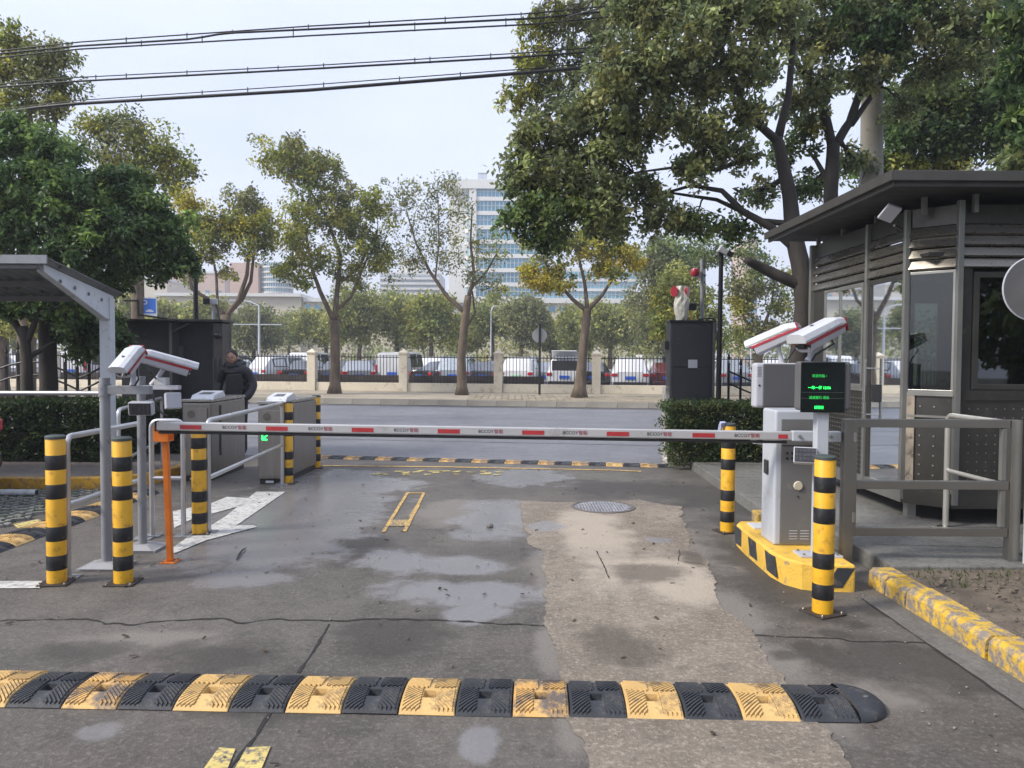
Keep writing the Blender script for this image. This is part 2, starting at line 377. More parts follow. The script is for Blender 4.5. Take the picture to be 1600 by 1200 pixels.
M_walk = groundmat('left_walk_ground', (.14, .12, .11), (.19, .17, .15), (.09, .08, .07), rough=.9)
M_gutter = groundmat('gutter_concrete', (.1, .096, .088), (.15, .145, .135), (.07, .066, .06), rough=.85)

# street frame: the street crosses the picture, its right end nearer
SV = Vector((1, -.13, 0)).normalized(); SN = Vector((.13, 1, 0)).normalized()
def S(s, y0): return Vector((0, y0, 0)) + SV*s
def band(name, y0, y1, z, mt, s0=-160, s1=160, lab=None):
    a, b, c, d = S(s0, y0), S(s1, y0), S(s1, y1), S(s0, y1)
    k = MB().quad((a.x, a.y, z), (b.x, b.y, z), (c.x, c.y, z), (d.x, d.y, z))
    return k.build(name, mt, kind='structure')
g = MB().quad((-500, -60, -.06), (500, -60, -.06), (500, 500, -.06), (-500, 500, -.06)).build('ground', M_terr, kind='structure')
band('street', 12.0, 25.6, -.012, M_asph)
band('car_park_ground', 33.2, 60, -.01, M_asph)
M_seam = mat('street_seam', (.1, .1, .108), .7, 0, .3, 1); M_fline = mat('faint_lane_line', (.3, .3, .31), .7, 0, .2, 2, dirt=.6, dcol=(.17, .17, .18), dscale=5)
for a_, b_, s0_, s1_, mt_ in ((14.6, 14.66, -40, 40, M_seam), (17.2, 17.25, -40, 40, M_seam), (20.6, 20.72, -4, 40, M_fline), (20.6, 20.72, -40, -8, M_fline), (24.9, 25.5, -60, 60, M_seam)):
    band('lane_line' if mt_ is M_fline else 'street_seam', a_, b_, -.007, mt_, s0_, s1_)
# far pavement with its kerb stones
pv = MB(); a, b, c, d = S(-120, 25.75), S(120, 25.75), S(120, 33.1), S(-120, 33.1)
pv.quad(*[(p.x, p.y, .13) for p in (a, b, c, d)])
pave = pv.build('far_pavement', M_pave, kind='structure')
kb = MB()
kb.box(-.495, .495, -.09, .09, -.05, .145)
k0 = kb.build('kerb_stone', mat('far_kerb_stone', (.3, .28, .24), .85, 0, .2, 2, bump=.4), bevel=.015)
k0['kind'] = 'structure'
far_kerb = thing('far_kerb', None, None, S(0, 25.65), kind='structure')
k0.parent = far_kerb
ang = math.atan2(SV.y, SV.x)
for i in range(-14, 12):
    p = SV*(i*1.0)
    if i == -14: k0.location = p; k0.rotation_euler = (0, 0, ang); del k0['kind']
    else: link_copy(k0, far_kerb, 'kerb_stone', p, (0, 0, ang))
# pavement setts near the wall, on the right (laid blocks)
kb = MB()
for i in range(-14, 40):
    for j in range(9):
        if random.random() < .04: continue
        c = S(2.0 + i*.25 + random.uniform(-.01, .01), 27.2 + j*.42)
        kb.obox((c.x, c.y, .13 + random.uniform(0, .012)), .225, .36, .03, ang)
kb.build('paving_block', mat('paving_block', (.3, .26, .19), .9, 0, .3, 1.2, dirt=.3, dcol=(.17, .15, .12)), kind='stuff', parent=pave)
# driveway
dr = MB().add([(-14, -4, 0), (3.5, -4, 0), (3.5, 11.5, 0), (2.7, 11.55, 0), (-3.2, 12.35, 0), (-14, 13.7, 0)], [(0, 1, 2, 3, 4, 5)])
drive = dr.build('driveway', M_drive, kind='structure')
def jag(pts, amp, step=.06, seed=1):
    rr = random.Random(seed); out = []
    for i in range(len(pts)):
        a = pts[i]; b = pts[(i+1) % len(pts)]; n = max(1, int((b-a).length/step)); d = (b-a).normalized(); nn = Vector((-d.y, d.x, 0))
        for k in range(n): out.append(a + (b-a)*(k/n) + nn*rr.uniform(-amp, amp))
    return out
rj = random.Random(5)
patch = [G(*p) for p in [(812, 783), (870, 786), (1000, 782), (1062, 792), (1080, 850), (1118, 900), (1128, 950), (1180, 985), (1205, 1035), (1245, 1085), (1290, 1145), (1325, 1200)]] + [Vector((1.45, 1.6, 0)), Vector((1.3, .5, 0)), Vector((.1, .5, 0)), Vector((.22, 1.8, 0))] + [G(*p) for p in [(912, 1200), (893, 1130), (878, 1060), (862, 1010), (856, 960), (852, 900), (846, 862), (828, 852)]]
pj = jag(patch, .03, .17); pj = jag(pj, .012, .035, 3)
MB().add([(p.x, p.y, .005) for p in pj], [tuple(range(len(pj)))]).build('pale_concrete_patch', M_tan, kind='structure')
def strip(name, pts, wd, mt, z, seed=0, jit=.3, parent=None, kind='structure'):
    rr = random.Random(seed); k = MB(); L_ = []; Rr = []
    for i, p in enumerate(pts):
        d = (pts[min(i+1, len(pts)-1)] - pts[max(i-1, 0)]).normalized(); n = Vector((-d.y, d.x, 0)); ww = wd*(1+rr.uniform(-jit, jit))/2
        L_.append(p+n*ww); Rr.append(p-n*ww)
    for i in range(len(pts)-1): k.quad(*[(q.x, q.y, z) for q in (Rr[i], Rr[i+1], L_[i+1], L_[i])])
    return k.build(name, mt, kind=kind, parent=parent)
M_crack = mat('crack', (.018, .017, .016), .95, 0, .3, 20)
def pathpx(pts, step=.04, amp=.008, seed=1):
    rr = random.Random(seed); w_ = [G(*p) for p in pts]; out = []
    for a, b in zip(w_, w_[1:]):
        n = max(1, int((b-a).length/step)); d = (b-a).normalized(); nn = Vector((-d.y, d.x, 0))
        for k in range(n): out.append(a+(b-a)*k/n+nn*rr.uniform(-amp, amp))
    out.append(w_[-1]); return out
strip('crack', pathpx([(0, 970), (100, 968), (145, 968), (165, 975), (210, 976), (260, 970), (350, 966), (380, 975), (420, 968), (530, 971), (600, 967), (700, 970), (800, 976), (855, 978)], amp=.012), .016, M_crack, .003, 3, .7)
strip('crack', pathpx([(515, 975), (495, 1010), (466, 1052)], seed=3, amp=.003), .014, M_crack, .003, 4, .5)
strip('crack', pathpx([(428, 1105), (400, 1150), (360, 1200), (330, 1240)], seed=4, amp=.003), .014, M_crack, .003, 5, .5)
strip('crack', pathpx([(1180, 993), (1240, 996), (1310, 998), (1330, 1003), (1400, 1003), (1475, 1007)], seed=6), .012, M_crack, .003, 6, .6)
strip('crack', pathpx([(932, 862), (945, 888), (952, 905)], seed=8, amp=.004), .008, M_crack, .0075, 6, .5)
strip('crack', pathpx([(1150, 890), (1060, 878), (1062, 860)], seed=9), .006, M_crack, .0078, 6, .5)
# saw-cut joint between patch and drive plus wide gutter apron along the kerb
gut = MB(); gp = [(2.36, 1.5), (2.55, 1.5), (2.55, 5.15), (2.36, 5.15)]
gut.add([(x, y, .004) for x, y in gp], [(0, 1, 2, 3)]).build('gutter_apron', M_gutter, kind='structure')
strip('crack', [Vector((2.355+random.uniform(-.004, .004), 1.6+i*.1, 0)) for i in range(36)], .01, M_crack, .0065, 6, .5)
# ---- painted markings
def paint(name, px, mt, z=.006, holes=0): 
    p = [G(*q) for q in px]
    return MB().add([(q.x, q.y, z) for q in p], [tuple(range(len(p)))]).build(name, mt, kind='structure')
def linebox(px0, px1, wd, mt, z=.006, name='road_line'):
    return strip(name, [G(*px0), (G(*px0)+G(*px1))/2, G(*px1)], wd, mt, z, 1, .0)
# yellow worn box outline
c1, c2, c3, c4 = (637, 770), (663, 770), (632, 832), (597, 832)
M_l2 = mat('worn_yellow_line', (.6, .38, .1), .75, 0, .15, 9, dirt=.62, dcol=(.13, .12, .115), dscale=24)
linebox(c1, (599, 832), .035, M_l2); linebox(c2, (632, 831), .035, M_l2)
linebox((636, 771), (664, 771), .05, M_l2, .0065); paint('road_line', [(613, 813), (644, 813), (640, 823), (606, 823)], mat('very_worn_yellow_line', (.6, .4, .12), .75, 0, .15, 9, dirt=.8, dcol=(.13, .12, .115), dscale=30), .0058)
paint('road_line', [(650, 790), (657, 790), (646, 808), (638, 808)], ALLM['very_worn_yellow_line'], .0059)
# bottom yellow bars
M_l3 = mat('faded_yellow_line', (.6, .48, .16), .75, 0, .15, 9, dirt=.6, dcol=(.13, .12, .115), dscale=26)
paint('road_line', [(342, 1170), (368, 1172), (352, 1212), (312, 1212)], M_l3); paint('road_line', [(385, 1170), (423, 1168), (405, 1212), (362, 1212)], M_l3)
# far yellow line before the far hump
a = [G(500, 728), G(700, 730), G(850, 733), G(955, 735), G(1002, 737)]
strip('road_line', a, .09, M_l2, .006, 2, .1)
# worn lettering on the ground, too abraded to read
kb = MB(); rr = random.Random(5)
for i in range(13):
    x = 588+i*16+rr.uniform(-3, 3)
    for j in range(rr.choice((1, 2, 3))):
        xx = x+rr.uniform(-6, 6); yy = 738+rr.uniform(-2.5, 4)
        p = [G(xx+rr.uniform(-7, 0)-4, yy), G(xx+5+rr.uniform(0, 4), yy+rr.uniform(-.6, .8)), G(xx+3, yy+1.2), G(xx-5, yy+1.4)]
        kb.quad(*[(q.x, q.y, .0062+.0001*j) for q in reversed(p)])
kb.build('worn_road_lettering', M_l3, kind='structure')
# white turning arrows on the left
paint('arrow_marking', [(400, 769), (446, 769), (372, 820), (330, 834), (310, 834), (352, 808)], M_linewhite)
paint('arrow_marking', [(395, 822), (402, 824), (320, 846), (272, 866), (268, 858), (320, 822)], M_linewhite, .0072)
paint('arrow_marking', [(355, 777), (330, 787), (270, 800), (272, 826), (300, 812), (380, 790), (404, 780)], M_linewhite, .0066)
paint('road_line', [(-60, 909), (66, 909), (62, 920), (-60, 921)], M_linewhite)
paint('road_line', [(20, 820), (60, 812), (66, 816), (28, 826)], M_l3)

# ---- manhole
c = G(942, 793)
mh = thing('manhole_cover', 'round worn cast iron manhole cover set in the pale concrete patch', 'manhole cover', (c.x, c.y, .005))
MB().lathe((c.x, c.y, .005), [(.345, 0), (.345, .008), (.31, .008), (.31, .003)], 36).build('frame', mat('manhole_rim', (.16, .14, .13), .7, .2, .3, 9, dirt=.4), mh)
k = MB().lathe((c.x, c.y, .005), [(.305, .001), (.305, .006)], 36)
k.build('lid', mat('manhole_iron', (.25, .25, .27), .42, .5, .4, 12, bump=.8, bscale=40, dirt=.5, dcol=(.07, .065, .06), dscale=18), mh)
k = MB()
for i in range(-9, 10):
    for j in range(-9, 10):
        x, y = i*.032, j*.032
        if x*x+y*y < .285**2: k.obox((c.x+x, c.y+y, .012), .018, .018, .006, .785)
k.build('lid_stud', mat('manhole_stud', (.4, .4, .43), .4, .5, .3, 12), mh, kind='stuff')

# ---- kerb of separate stones on the right, yellow
kr = thing('yellow_kerb', None, None, (2.55, 5.1, 0), kind='structure')
y = 5.44; i = 0
for ln in (.24, .27, .42, .44, .5, .48, .5, .5):
    k = MB(); y0 = y-ln
    xo = random.uniform(-.006, .006); zt = .125+random.uniform(-.006, .008)
    yy = [y0+.006, y-.006]
    poly = lambda t: [(2.55+xo, t, -.02), (2.72+xo, t, -.02), (2.72+xo, t, zt), (2.585+xo, t, zt), (2.555+xo, t, zt-.03)]
    k.extr([Vector(p) for p in poly(yy[1])], (0, yy[0]-yy[1], 0))
    k.build('kerb_stone', M_kerbyel, kr, bevel=.004)
    y = y0
soil = MB(); rr = random.Random(3)
nx, ny = 26, 44
vs = [(2.70+i*.16, 1.2+j*.1, (.085 if i else .1) + rr.uniform(-.012, .012) + (.012 if 3 < i else 0)) for j in range(ny) for i in range(nx)]
soil.add(vs, [(j*nx+i, j*nx+i+1, (j+1)*nx+i+1, (j+1)*nx+i) for j in range(ny-1) for i in range(nx-1)])
soil.build('soil_bed', M_soil, kind='structure', smooth=True, ang=180)
k = MB()
for i in range(900):
    x = rr.uniform(2.75, 6.2); y = rr.uniform(2.2, 5.45); s = rr.uniform(.006, .03)
    k.obox((x, y, .1+s*.3), s, s*rr.uniform(.5, 1), s*.5, rr.uniform(0, 3), rr.uniform(-.5, .5))
k.build('soil_crumb', mat('clod', (.14, .115, .09), .95, 0, .5, 30), kind='stuff')

# ---- booth platform (raised concrete walk)
pl = MB()
ptl = [G(1084, 728), G(1185, 808)]
pts = [(2.76, 5.5), (4.25, 5.5), (4.25, 5.42), (9, 5.42), (9, 12.2), (3.0, 12.0), (2.62, 11.2), (2.5, 7.4), (2.76, 6.9)]
pl.prism(pts, -.03, .12).build('booth_platform', M_side, kind='structure', bevel=.012)
strip('crack', [Vector((x, 6.05-.09*x+random.uniform(-.015, .015)+1*.35, 0)) for x in np.linspace(2.9, 3.9, 20)], .008, M_crack, .1235, 7, .6)
for yy in (8.2, 9.6, 10.8): strip('slab_joint', [Vector((2.6, yy, 0)), Vector((3.6, yy, 0))], .012, M_crack, .1235, 7, 0)
# short yellow kerb behind the island
ky = thing('yellow_kerb', None, None, (2.45, 7, 0), kind='structure')
for a, b in ((6.72, 7.15), (7.16, 7.5)):
    MB().box(2.36, 2.495, a, b, -.02, .13).build('kerb_stone', M_kerbyel, ky, bevel=.012)

# ---- left bed: kerb, walk, grass pavers
kl = thing('yellow_kerb', None, None, G(120, 770), kind='structure')
k0 = G(-200, 768).y
xs = -9.2; 
pa = [Vector((-9.4, 9.25, 0)), Vector((-8.6, 9.22, 0)), Vector((-7.8, 9.2, 0)), Vector((-7.0, 9.17, 0)), Vector((-6.2, 9.15, 0)), Vector((-5.4, 9.15, 0)), Vector((-4.85, 9.25, 0)), Vector((-4.55, 9.6, 0)), Vector((-4.45, 10.2, 0)), Vector((-4.45, 10.9, 0)), Vector((-4.45, 11.6, 0))]
for a, b in zip(pa, pa[1:]):
    MB().bar(a+Vector((.008, 0, .06)), b+Vector((-.004, 0, .06)), .14, .16).build('kerb_stone', mat('left_kerb_yellow', (.55, .3, .03), .75, 0, .2, 7, bump=.7, bscale=45, dirt=.5, dcol=(.22, .15, .1), dscale=12), kl, bevel=.01)
MB().prism([(-14, 9.3), (-5.4, 9.2), (-4.9, 9.3), (-4.6, 9.65), (-4.5, 10.2), (-4.5, 12.6), (-14, 13.8)], -.03, .115).build('left_pavement', M_walk, kind='structure')
k = MB(); rr = random.Random(9)
GP = []
for i in range(24):
    for j in range(18):
        x = -8.6+i*.17+(.085 if j % 2 else 0); y = 6.3+j*.155
        if x > -4.75: continue
        q = CAMZ and (x, y)
        k.obox((x, y, .012), .12, .05, .03, .5 if (i+j) % 2 else -.5); k.obox((x+.05, y+.07, .012), .05, .1, .03, .3)
k.build('grass_paver', mat('grass_paver_concrete', (.2, .2, .19), .85, 0, .25, 4, dirt=.3), kind='stuff')
def blades(name, region, n, h, col, z=0, seed=1, wdt=.006, label=None):
    rr = np.random.RandomState(seed); x0, x1, y0, y1 = region
    p = np.c_[rr.uniform(x0, x1, n), rr.uniform(y0, y1, n), np.full(n, z)]
    a = rr.uniform(0, 6.28, n); hh = h*rr.uniform(.4, 1.2, n); d = np.c_[np.cos(a), np.sin(a), np.zeros(n)]*wdt
    tip = p + np.c_[rr.normal(0, .35, n)*hh, rr.normal(0, .35, n)*hh, hh]
    v = np.stack([p-d, p+d, tip], 1).reshape(-1, 3)
    me = bpy.data.meshes.new(name); me.vertices.add(3*n); me.vertices.foreach_set('co', v.ravel()); me.loops.add(3*n); me.loops.foreach_set('vertex_index', np.arange(3*n, dtype=np.int32))
    me.polygons.add(n); me.polygons.foreach_set('loop_start', np.arange(n, dtype=np.int32)*3); me.polygons.foreach_set('loop_total', np.full(n, 3, dtype=np.int32))
    c = np.array(col)[None, :]*rr.uniform(.5, 1.5, (n, 1)); c = np.c_[c, np.ones(n)]; c = np.repeat(c, 3, 0)
    at = me.attributes.new('leafcol', 'FLOAT_COLOR', 'POINT'); at.data.foreach_set('color', c.ravel().astype(np.float32)); me.update(); me.validate()
    me.materials.append(LEAF); o = bpy.data.objects.new(name, me); COL.objects.link(o); o['kind'] = 'stuff'; return o
blades('grass', (-8.6, -4.75, 6.3, 9.1), 9000, .045, (.05, .11, .04), .0, 2)
blades('grass', (2.75, 4.2, 5.1, 5.5), 250, .05, (.07, .1, .03), .08, 3)
blades('grass', (3.2, 6.2, 3.4, 5.4), 160, .05, (.09, .1, .035), .085, 4)
# fallen leaves and grit on the drive
rr = random.Random(12); k = MB()
for i in range(190):
    x = rr.uniform(-4.5, 2.3); y = 1.6+rr.random()**1.3*9.5; s = rr.uniform(.008, .024)
    a = rr.uniform(0, 3); k.obox((x, y, .008+s*.2), s*1.8, s*.8, .002, a, rr.uniform(-.5, .5), rr.uniform(-.4, .4))
k.build('fallen_leaf', mat('fallen_leaf', (.05, .035, .02), .8, 0, .6, 40), kind='stuff')
k = MB()
for i in range(500):
    x = rr.uniform(-3.2, 2.4); y = 1.4+rr.random()**1.5*7; s = rr.uniform(.003, .009)
    k.obox((x, y, .006+s*.3), s, s, s*.8, rr.uniform(0, 3), .3)
k.build('grit', mat('grit', (.2, .19, .18), .9, 0, .6, 40), kind='stuff')
st = thing('fallen_twig', 'small dark curved twig lying on the wet drive near the orange post', 'twig', G(378, 868))
MB().tube([G(370, 876)+Vector((0, 0, .012)), G(374, 868)+Vector((0, 0, .014)), G(378, 863)+Vector((0, 0, .016)), G(384, 858)+Vector((0, 0, .01))], [.006, .008, .007, .004], 6).build('stem', M_barkd, st)
sb = thing('pebble', 'small dark stone lying in the pale damp patch mid drive', 'stone', G(765, 825))
MB().ball(G(765, 825)+Vector((0, 0, .02)), .03, 1.2, .8, .9, 8, 6).build('stone_body', M_conc, sb)

# ------------------------------------------------------------------ speed humps
M_groove = mat('groove_dirt_shade', (.05, .042, .034), .9, 0, .4, 30)
def hump_mesh(name, ln, dp, h, mt):
    """one rubber segment: curved block with a bolt recess and raised diagonal ribs"""
    def H(y):
        e = min(1, abs(2*y/dp)); return h*(1-e**2.6)*.76 + h*.22*(1-e**10) + .002
    k = MB(); k.mi = 0
    xs = [-ln/2, -ln/2+.004, -.03, -.024, .024, .03, ln/2-.004, ln/2]; ys = sorted(set([-dp/2+dp*i/20 for i in range(21)]+[-.088, -.082, -.03, -.024]))
    vs = []
    for y in ys:
        for i, x in enumerate(xs):
            z = H(y)-(.005 if i in (0, 7) else 0)
            if i in (3, 4) and -.083 < y < -.029: z = .012
            vs.append((x, y, max(.001, z)))
    n = len(xs); fs = [(a*n+b, a*n+b+1, (a+1)*n+b+1, (a+1)*n+b) for a in range(len(ys)-1) for b in range(n-1)]
    k.add(vs, fs)
    b0_ = len(vs); m_ = len(ys)
    k.add([(-ln/2, -dp/2, 0), (ln/2, -dp/2, 0), (ln/2, dp/2, 0), (-ln/2, dp/2, 0)], [])
    k.f.append(tuple([b0_, b0_+1]+list(range(n-1, -1, -1)))); k.m.append(0)
    k.f.append(tuple([b0_+1, b0_+2]+[a*n+n-1 for a in range(m_-1, -1, -1)])); k.m.append(0)
    k.f.append(tuple([b0_+3, b0_]+[a*n for a in range(m_)])); k.m.append(0)
    k.mi = 1                                                   # dirt and groove shade painted dark between the ribs
    for sx in (-1, 1):
        for (ya, yb, sg) in ((-dp/2+.022, -.004, 1), (.004, dp/2-.022, -1)):
            vq = []; yl = [ya+(yb-ya)*q/8 for q in range(9)]
            for y in yl: vq += [(sx*.012, y, H(y)+.0008), (sx*(ln/2-.012), y, H(y)+.0008)]
            if sg < 0: k.add(vq, [(2*q, 2*q+1, 2*q+3, 2*q+2) if sx > 0 else (2*q, 2*q+2, 2*q+3, 2*q+1) for q in range(8)])
            else:
                vq = [(sx*.034 if i_ % 2 == 0 else x_, y_, z_) for i_, (x_, y_, z_) in enumerate(vq)]
                k.add(vq, [(2*q, 2*q+1, 2*q+3, 2*q+2) if sx > 0 else (2*q, 2*q+2, 2*q+3, 2*q+1) for q in range(8)])
    k.mi = 0
    for sx in (-1, 1):
        for (ya, yb, sg) in ((-dp/2+.014, -.003, 1), (.003, dp/2-.014, -1)):
            for c in np.arange(-.17, .4, .0205):
                run = []
                for u in np.linspace(0, 1, 26):
                    ax = .012+(ln/2-.024)*u                      # distance from the middle line
                    y = (yb - (ax*1.0) - c + .03) if sg > 0 else (ya + ax*.9 + c - .03)
                    ok = ya < y < yb and (sg < 0 or ax > .036)
                    if ok: run.append((sx*ax, y))
                if len(run) < 3: continue
                run = run[::3]+([run[-1]] if (len(run)-1) % 3 else [])
                w2 = .0068; vq = []
                for x, y in run:
                    for dy, dz in ((-w2, .0005), (-w2*.75, .0075), (w2*.75, .0075), (w2, .0005)): vq.append((x, y+dy, H(max(-dp/2, min(dp/2, y+dy)))+dz))
                q_ = len(run); fq = [(4*a+b, 4*a+b+1, 4*a+b+5, 4*a+b+4) if sx < 0 else (4*a+b, 4*a+b+4, 4*a+b+5, 4*a+b+1) for a in range(q_-1) for b in range(3)]
                k.add(vq, fq+[(0, 1, 2, 3), (4*q_-1, 4*q_-2, 4*q_-3, 4*q_-4)])
    return k.mesh(name, [mt, M_groove], (0, 0, 0), False)
M_groove = mat('groove_dirt_shade', (.045, .04, .035), .9, 0, .4, 30)
M_groove_y = mat('yellow_groove_dirt_shade', (.2, .115, .03), .9, 0, .4, 20)
HB = hump_mesh('hump_segment', .25, .36, .044, M_rubblack); HB.materials[1] = mat('black_groove_dirt_shade', (.014, .015, .018), .8, 0, .3, 30); HY = hump_mesh('hump_segment', .25, .36, .044, M_rubyel); HW = hump_mesh('hump_segment', .25, .36, .044, M_rubyel_worn)
HY.materials[1] = M_groove_y; HW.materials[1] = M_groove_y  # groove colours darkened to paint in the shade between ribs, with dirt
def seglab(o, yel): o['label'] = 'yellow ribbed hump segment' if yel else 'black ribbed hump segment'
def humps(root, p, d, n, start, worn=.3, seed=1, step=.256):
    rr = random.Random(seed); a = math.atan2(d.y, d.x)
    for i in range(n):
        yel = (i+start) % 2; me = (HW if rr.random() < worn else HY) if yel else HB
        o = bpy.data.objects.new('hump_segment', me); COL.objects.link(o); o.parent = root
        o.location = p + d*(i*step) - wloc(root) + Vector((0, 0, rr.uniform(0, .003))); o.rotation_euler = (rr.uniform(-.012, .012), rr.uniform(-.008, .008), a+rr.uniform(-.012, .012))
        seglab(o, yel)
hd = (G(1345, 1133) - G(97, 1110)).normalized()
p_end = G(1345, 1131); base = p_end - hd*.128 + Vector((-hd.y, hd.x, 0))*.18
base.z = .001
hr = thing('speed_hump', 'black and yellow ribbed rubber speed hump across the near foreground', 'speed hump', G(700, 1110))
n = 21; humps(hr, base - hd*.256*(n-1), hd, n, 1 if (n-1) % 2 else 0, .3, 4)
# rounded end cap
k = MB(); cpt = base + hd*.13; nn = Vector((-hd.y, hd.x, 0)); rings = [(1.0, .004), (.97, .022), (.86, .038), (.6, .047), (.3, .05), (0.01, .05)]
vs = []; M_ = 14
for r_, z_ in rings:
    for q in range(M_+1):
        t = -math.pi/2+math.pi*q/M_
        vs.append(cpt + hd*(math.cos(t)*.175*r_) + nn*(math.sin(t)*.18*r_) + Vector((0, 0, z_)))
k.add(vs, [(i*(M_+1)+j, i*(M_+1)+j+1, (i+1)*(M_+1)+j+1, (i+1)*(M_+1)+j) for i in range(len(rings)-1) for j in range(M_)])
for i in range(3):
    q = cpt+hd*(.02+.022*i); 
    k.bar(q-nn*(.11-.02*i)+Vector((0, 0, .044)), q+nn*(.11-.02*i)+Vector((0, 0, .044)), .008, .008)
k.build('end_cap', M_rubblack, hr, smooth=True, ang=50)
q = cpt+hd*.09+nn*(-.01); MB().lathe((q.x, q.y, .04), [(.016, 0), (.016, .012), (.006, .014)], 10).build('bolt', M_steel, hr)
# far hump
fd = (G(1028, 727.5)-G(510, 714)).normalized(); fp = G(505, 715)
fh = thing('speed_hump', 'black and yellow ribbed speed hump at the street edge behind the barrier', 'speed hump', G(760, 722))
humps(fh, Vector((fp.x, fp.y, .001)), fd, 22, 1, .85, 6)
for q in bpy.data.objects:
    if q.parent == fh: q.scale = (1, .8, .6)
# left lane edge hump
ld = (G(160, 793)-G(0, 850)).normalized()
lh = thing('speed_hump', 'black and yellow ribbed hump strip beside the grass pavers', 'speed hump', G(80, 820))
lp = G(-60, 873); humps(lh, Vector((lp.x, lp.y, .001)), ld, 12, 1, .3, 8)

# ------------------------------------------------------------------ bollards
def bollard():
    t = thing('bollard', None, 'bollard')
    MB().box(-.1, .1, -.1, .1, 0, .012).build('base_plate', mat('bollard_base', (.05, .04, .035), .6, .4, .3, 8), t, bevel=.003)
    k = MB()
    for a in (-1, 1):
        for b in (-1, 1): k.lathe((a*.08, b*.08, .012), [(.012, 0), (.012, .008), (.006, .009), (.006, .016)], 8)
    k.build('bolt', M_steel, t, kind='stuff')
    MB().lathe((0, 0, .012), [(.064, 0), (.064, 1.0), (.06, 1.006)], 28).build('post', M_yel, t, smooth=True)
    MB().lathe((0, 0, 1.0), [(.067, 0), (.067, .016), (.058, .024), (.02, .028)], 28).build('cap', mat('bollard_cap', (.045, .06, .055), .5, 0, .2, 6), t, smooth=True)
    for z0, z1 in ((.1, .2), (.3, .4), (.59, .69), (.79, .89)):
        MB().lathe((0, 0, 0), [(.0645, z0), (.0655, z0+.002), (.0655, z1-.002), (.0645, z1)], 28).build('reflective_band', M_blk, t, smooth=True)
    return t
b0 = bollard()
bl = [((89, 911), 'yellow and black bollard at far left, standing on the end of the white line', 1.04, 'a'),
      ((193, 911), 'yellow and black bollard between the two grey camera posts', 1.03, 'b'),
      ((312, 834), 'yellow and black bollard under the barrier boom by the orange post', 1.0, 'c'),
      ((450, 755), 'yellow and black bollard at the corner of the turnstile cabinet with the green arrow', 1.04, 'd'),
      ((494, 731), 'yellow and black bollard farthest away, beside the street', 1.05, 'e'),
      ((1285, 958), 'yellow and black bollard nearest at the right, in front of the barrier machine', 1.0, 'f'),
      ((1136, 831), 'yellow and black bollard behind the boom, left of the barrier machine', 1.01, 'g')]
for i, ((px, py), lb, h, _) in enumerate(bl):
    p = G(px, py)
    o = b0 if i == 0 else copy_tree(b0)
    o.location = p; o.scale = (1, 1, h/1.02); o.rotation_euler = (random.uniform(-.006, .006), random.uniform(-.006, .006), random.uniform(-.3, .3)+.2)
    o['label'] = lb; o['group'] = 'striped bollards around the gate'
# ------------------------------------------------------------------ guard booth
BX = 3.68; BN = 7.19; BF = 9.44; FX = 3.97; FY = 6.9; BR = 6.7
bo = thing('guard_booth', 'dark steel guard booth with louvred band, glass door and overhanging flat roof', 'booth', (5.2, 8.2, .12))
M_panel = mat('booth_panel', (.075, .073, .068), .33, .7, .18, 3, dirt=.2, dcol=(.11, .1, .09))
M_lou = mat('louvre_steel', (.27, .255, .225), .28, .8, .06, 2.5, dirt=.1, dcol=(.12, .11, .1), stretch=(1, 1, 5))
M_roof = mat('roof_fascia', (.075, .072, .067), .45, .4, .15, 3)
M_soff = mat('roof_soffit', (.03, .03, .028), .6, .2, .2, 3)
M_frame = mat('window_frame_steel', (.28, .28, .265), .35, .7, .1, 4)
M_frame_d = mat('dark_window_frame', (.06, .058, .055), .4, .5, .15, 4)
# roof: stepped fascia and soffit
k = MB(); k.box(3.2, 7.3, 6.52, 9.75, 3.15, 3.2); k.build('roof_slab', M_roof, bo, bevel=.006)
k = MB(); k.box(3.2, 7.3, 6.5, 6.53, 3.115, 3.2); k.box(3.17, 3.2, 6.5, 9.75, 3.115, 3.2); k.box(3.23, 7.3, 6.54, 6.57, 3.075, 3.125); k.box(3.21, 3.24, 6.54, 9.72, 3.075, 3.125)
k.build('fascia', M_roof, bo, bevel=.004)
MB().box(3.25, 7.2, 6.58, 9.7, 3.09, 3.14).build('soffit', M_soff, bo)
for (x, y) in ((3.72, 7.0), (3.72, 7.9), (3.72, 8.7), (3.72, 9.4), (4.1, 6.86)):
    MB().box(x-.02, x+.02, y-.02, y+.02, 2.92, 3.08).build('roof_post', M_frame, bo)
# outline helper: the wall line goes far-left -> near-left -> chamfer -> front right
OUT = [(BX, BF), (BX, BN), (FX, FY), (BR, FY)]
def wallseg(i, z0, z1, inset=0, th=.03, mt=M_panel, name='wall_panel', u0=0, u1=1, proud=0, bev=0):
    a = Vector((*OUT[i], 0)); b = Vector((*OUT[i+1], 0)); d = b-a; n = Vector((-d.y, d.x, 0)).normalized()  # inward side
    if n.dot(Vector((5.2, 8.2, 0))-a) < 0: n = -n
    p = a+d*u0; q = a+d*u1; o = n*(inset-proud)
    k = MB(); k.extr([p+o+Vector((0, 0, z0)), q+o+Vector((0, 0, z0)), q+o+Vector((0, 0, z1)), p+o+Vector((0, 0, z1))], n*th)
    return k.build(name, mt, bo, bevel=bev)
# upper blank panel
for i in (0, 1, 2): wallseg(i, 2.83, 3.0, .012, name='header_panel')
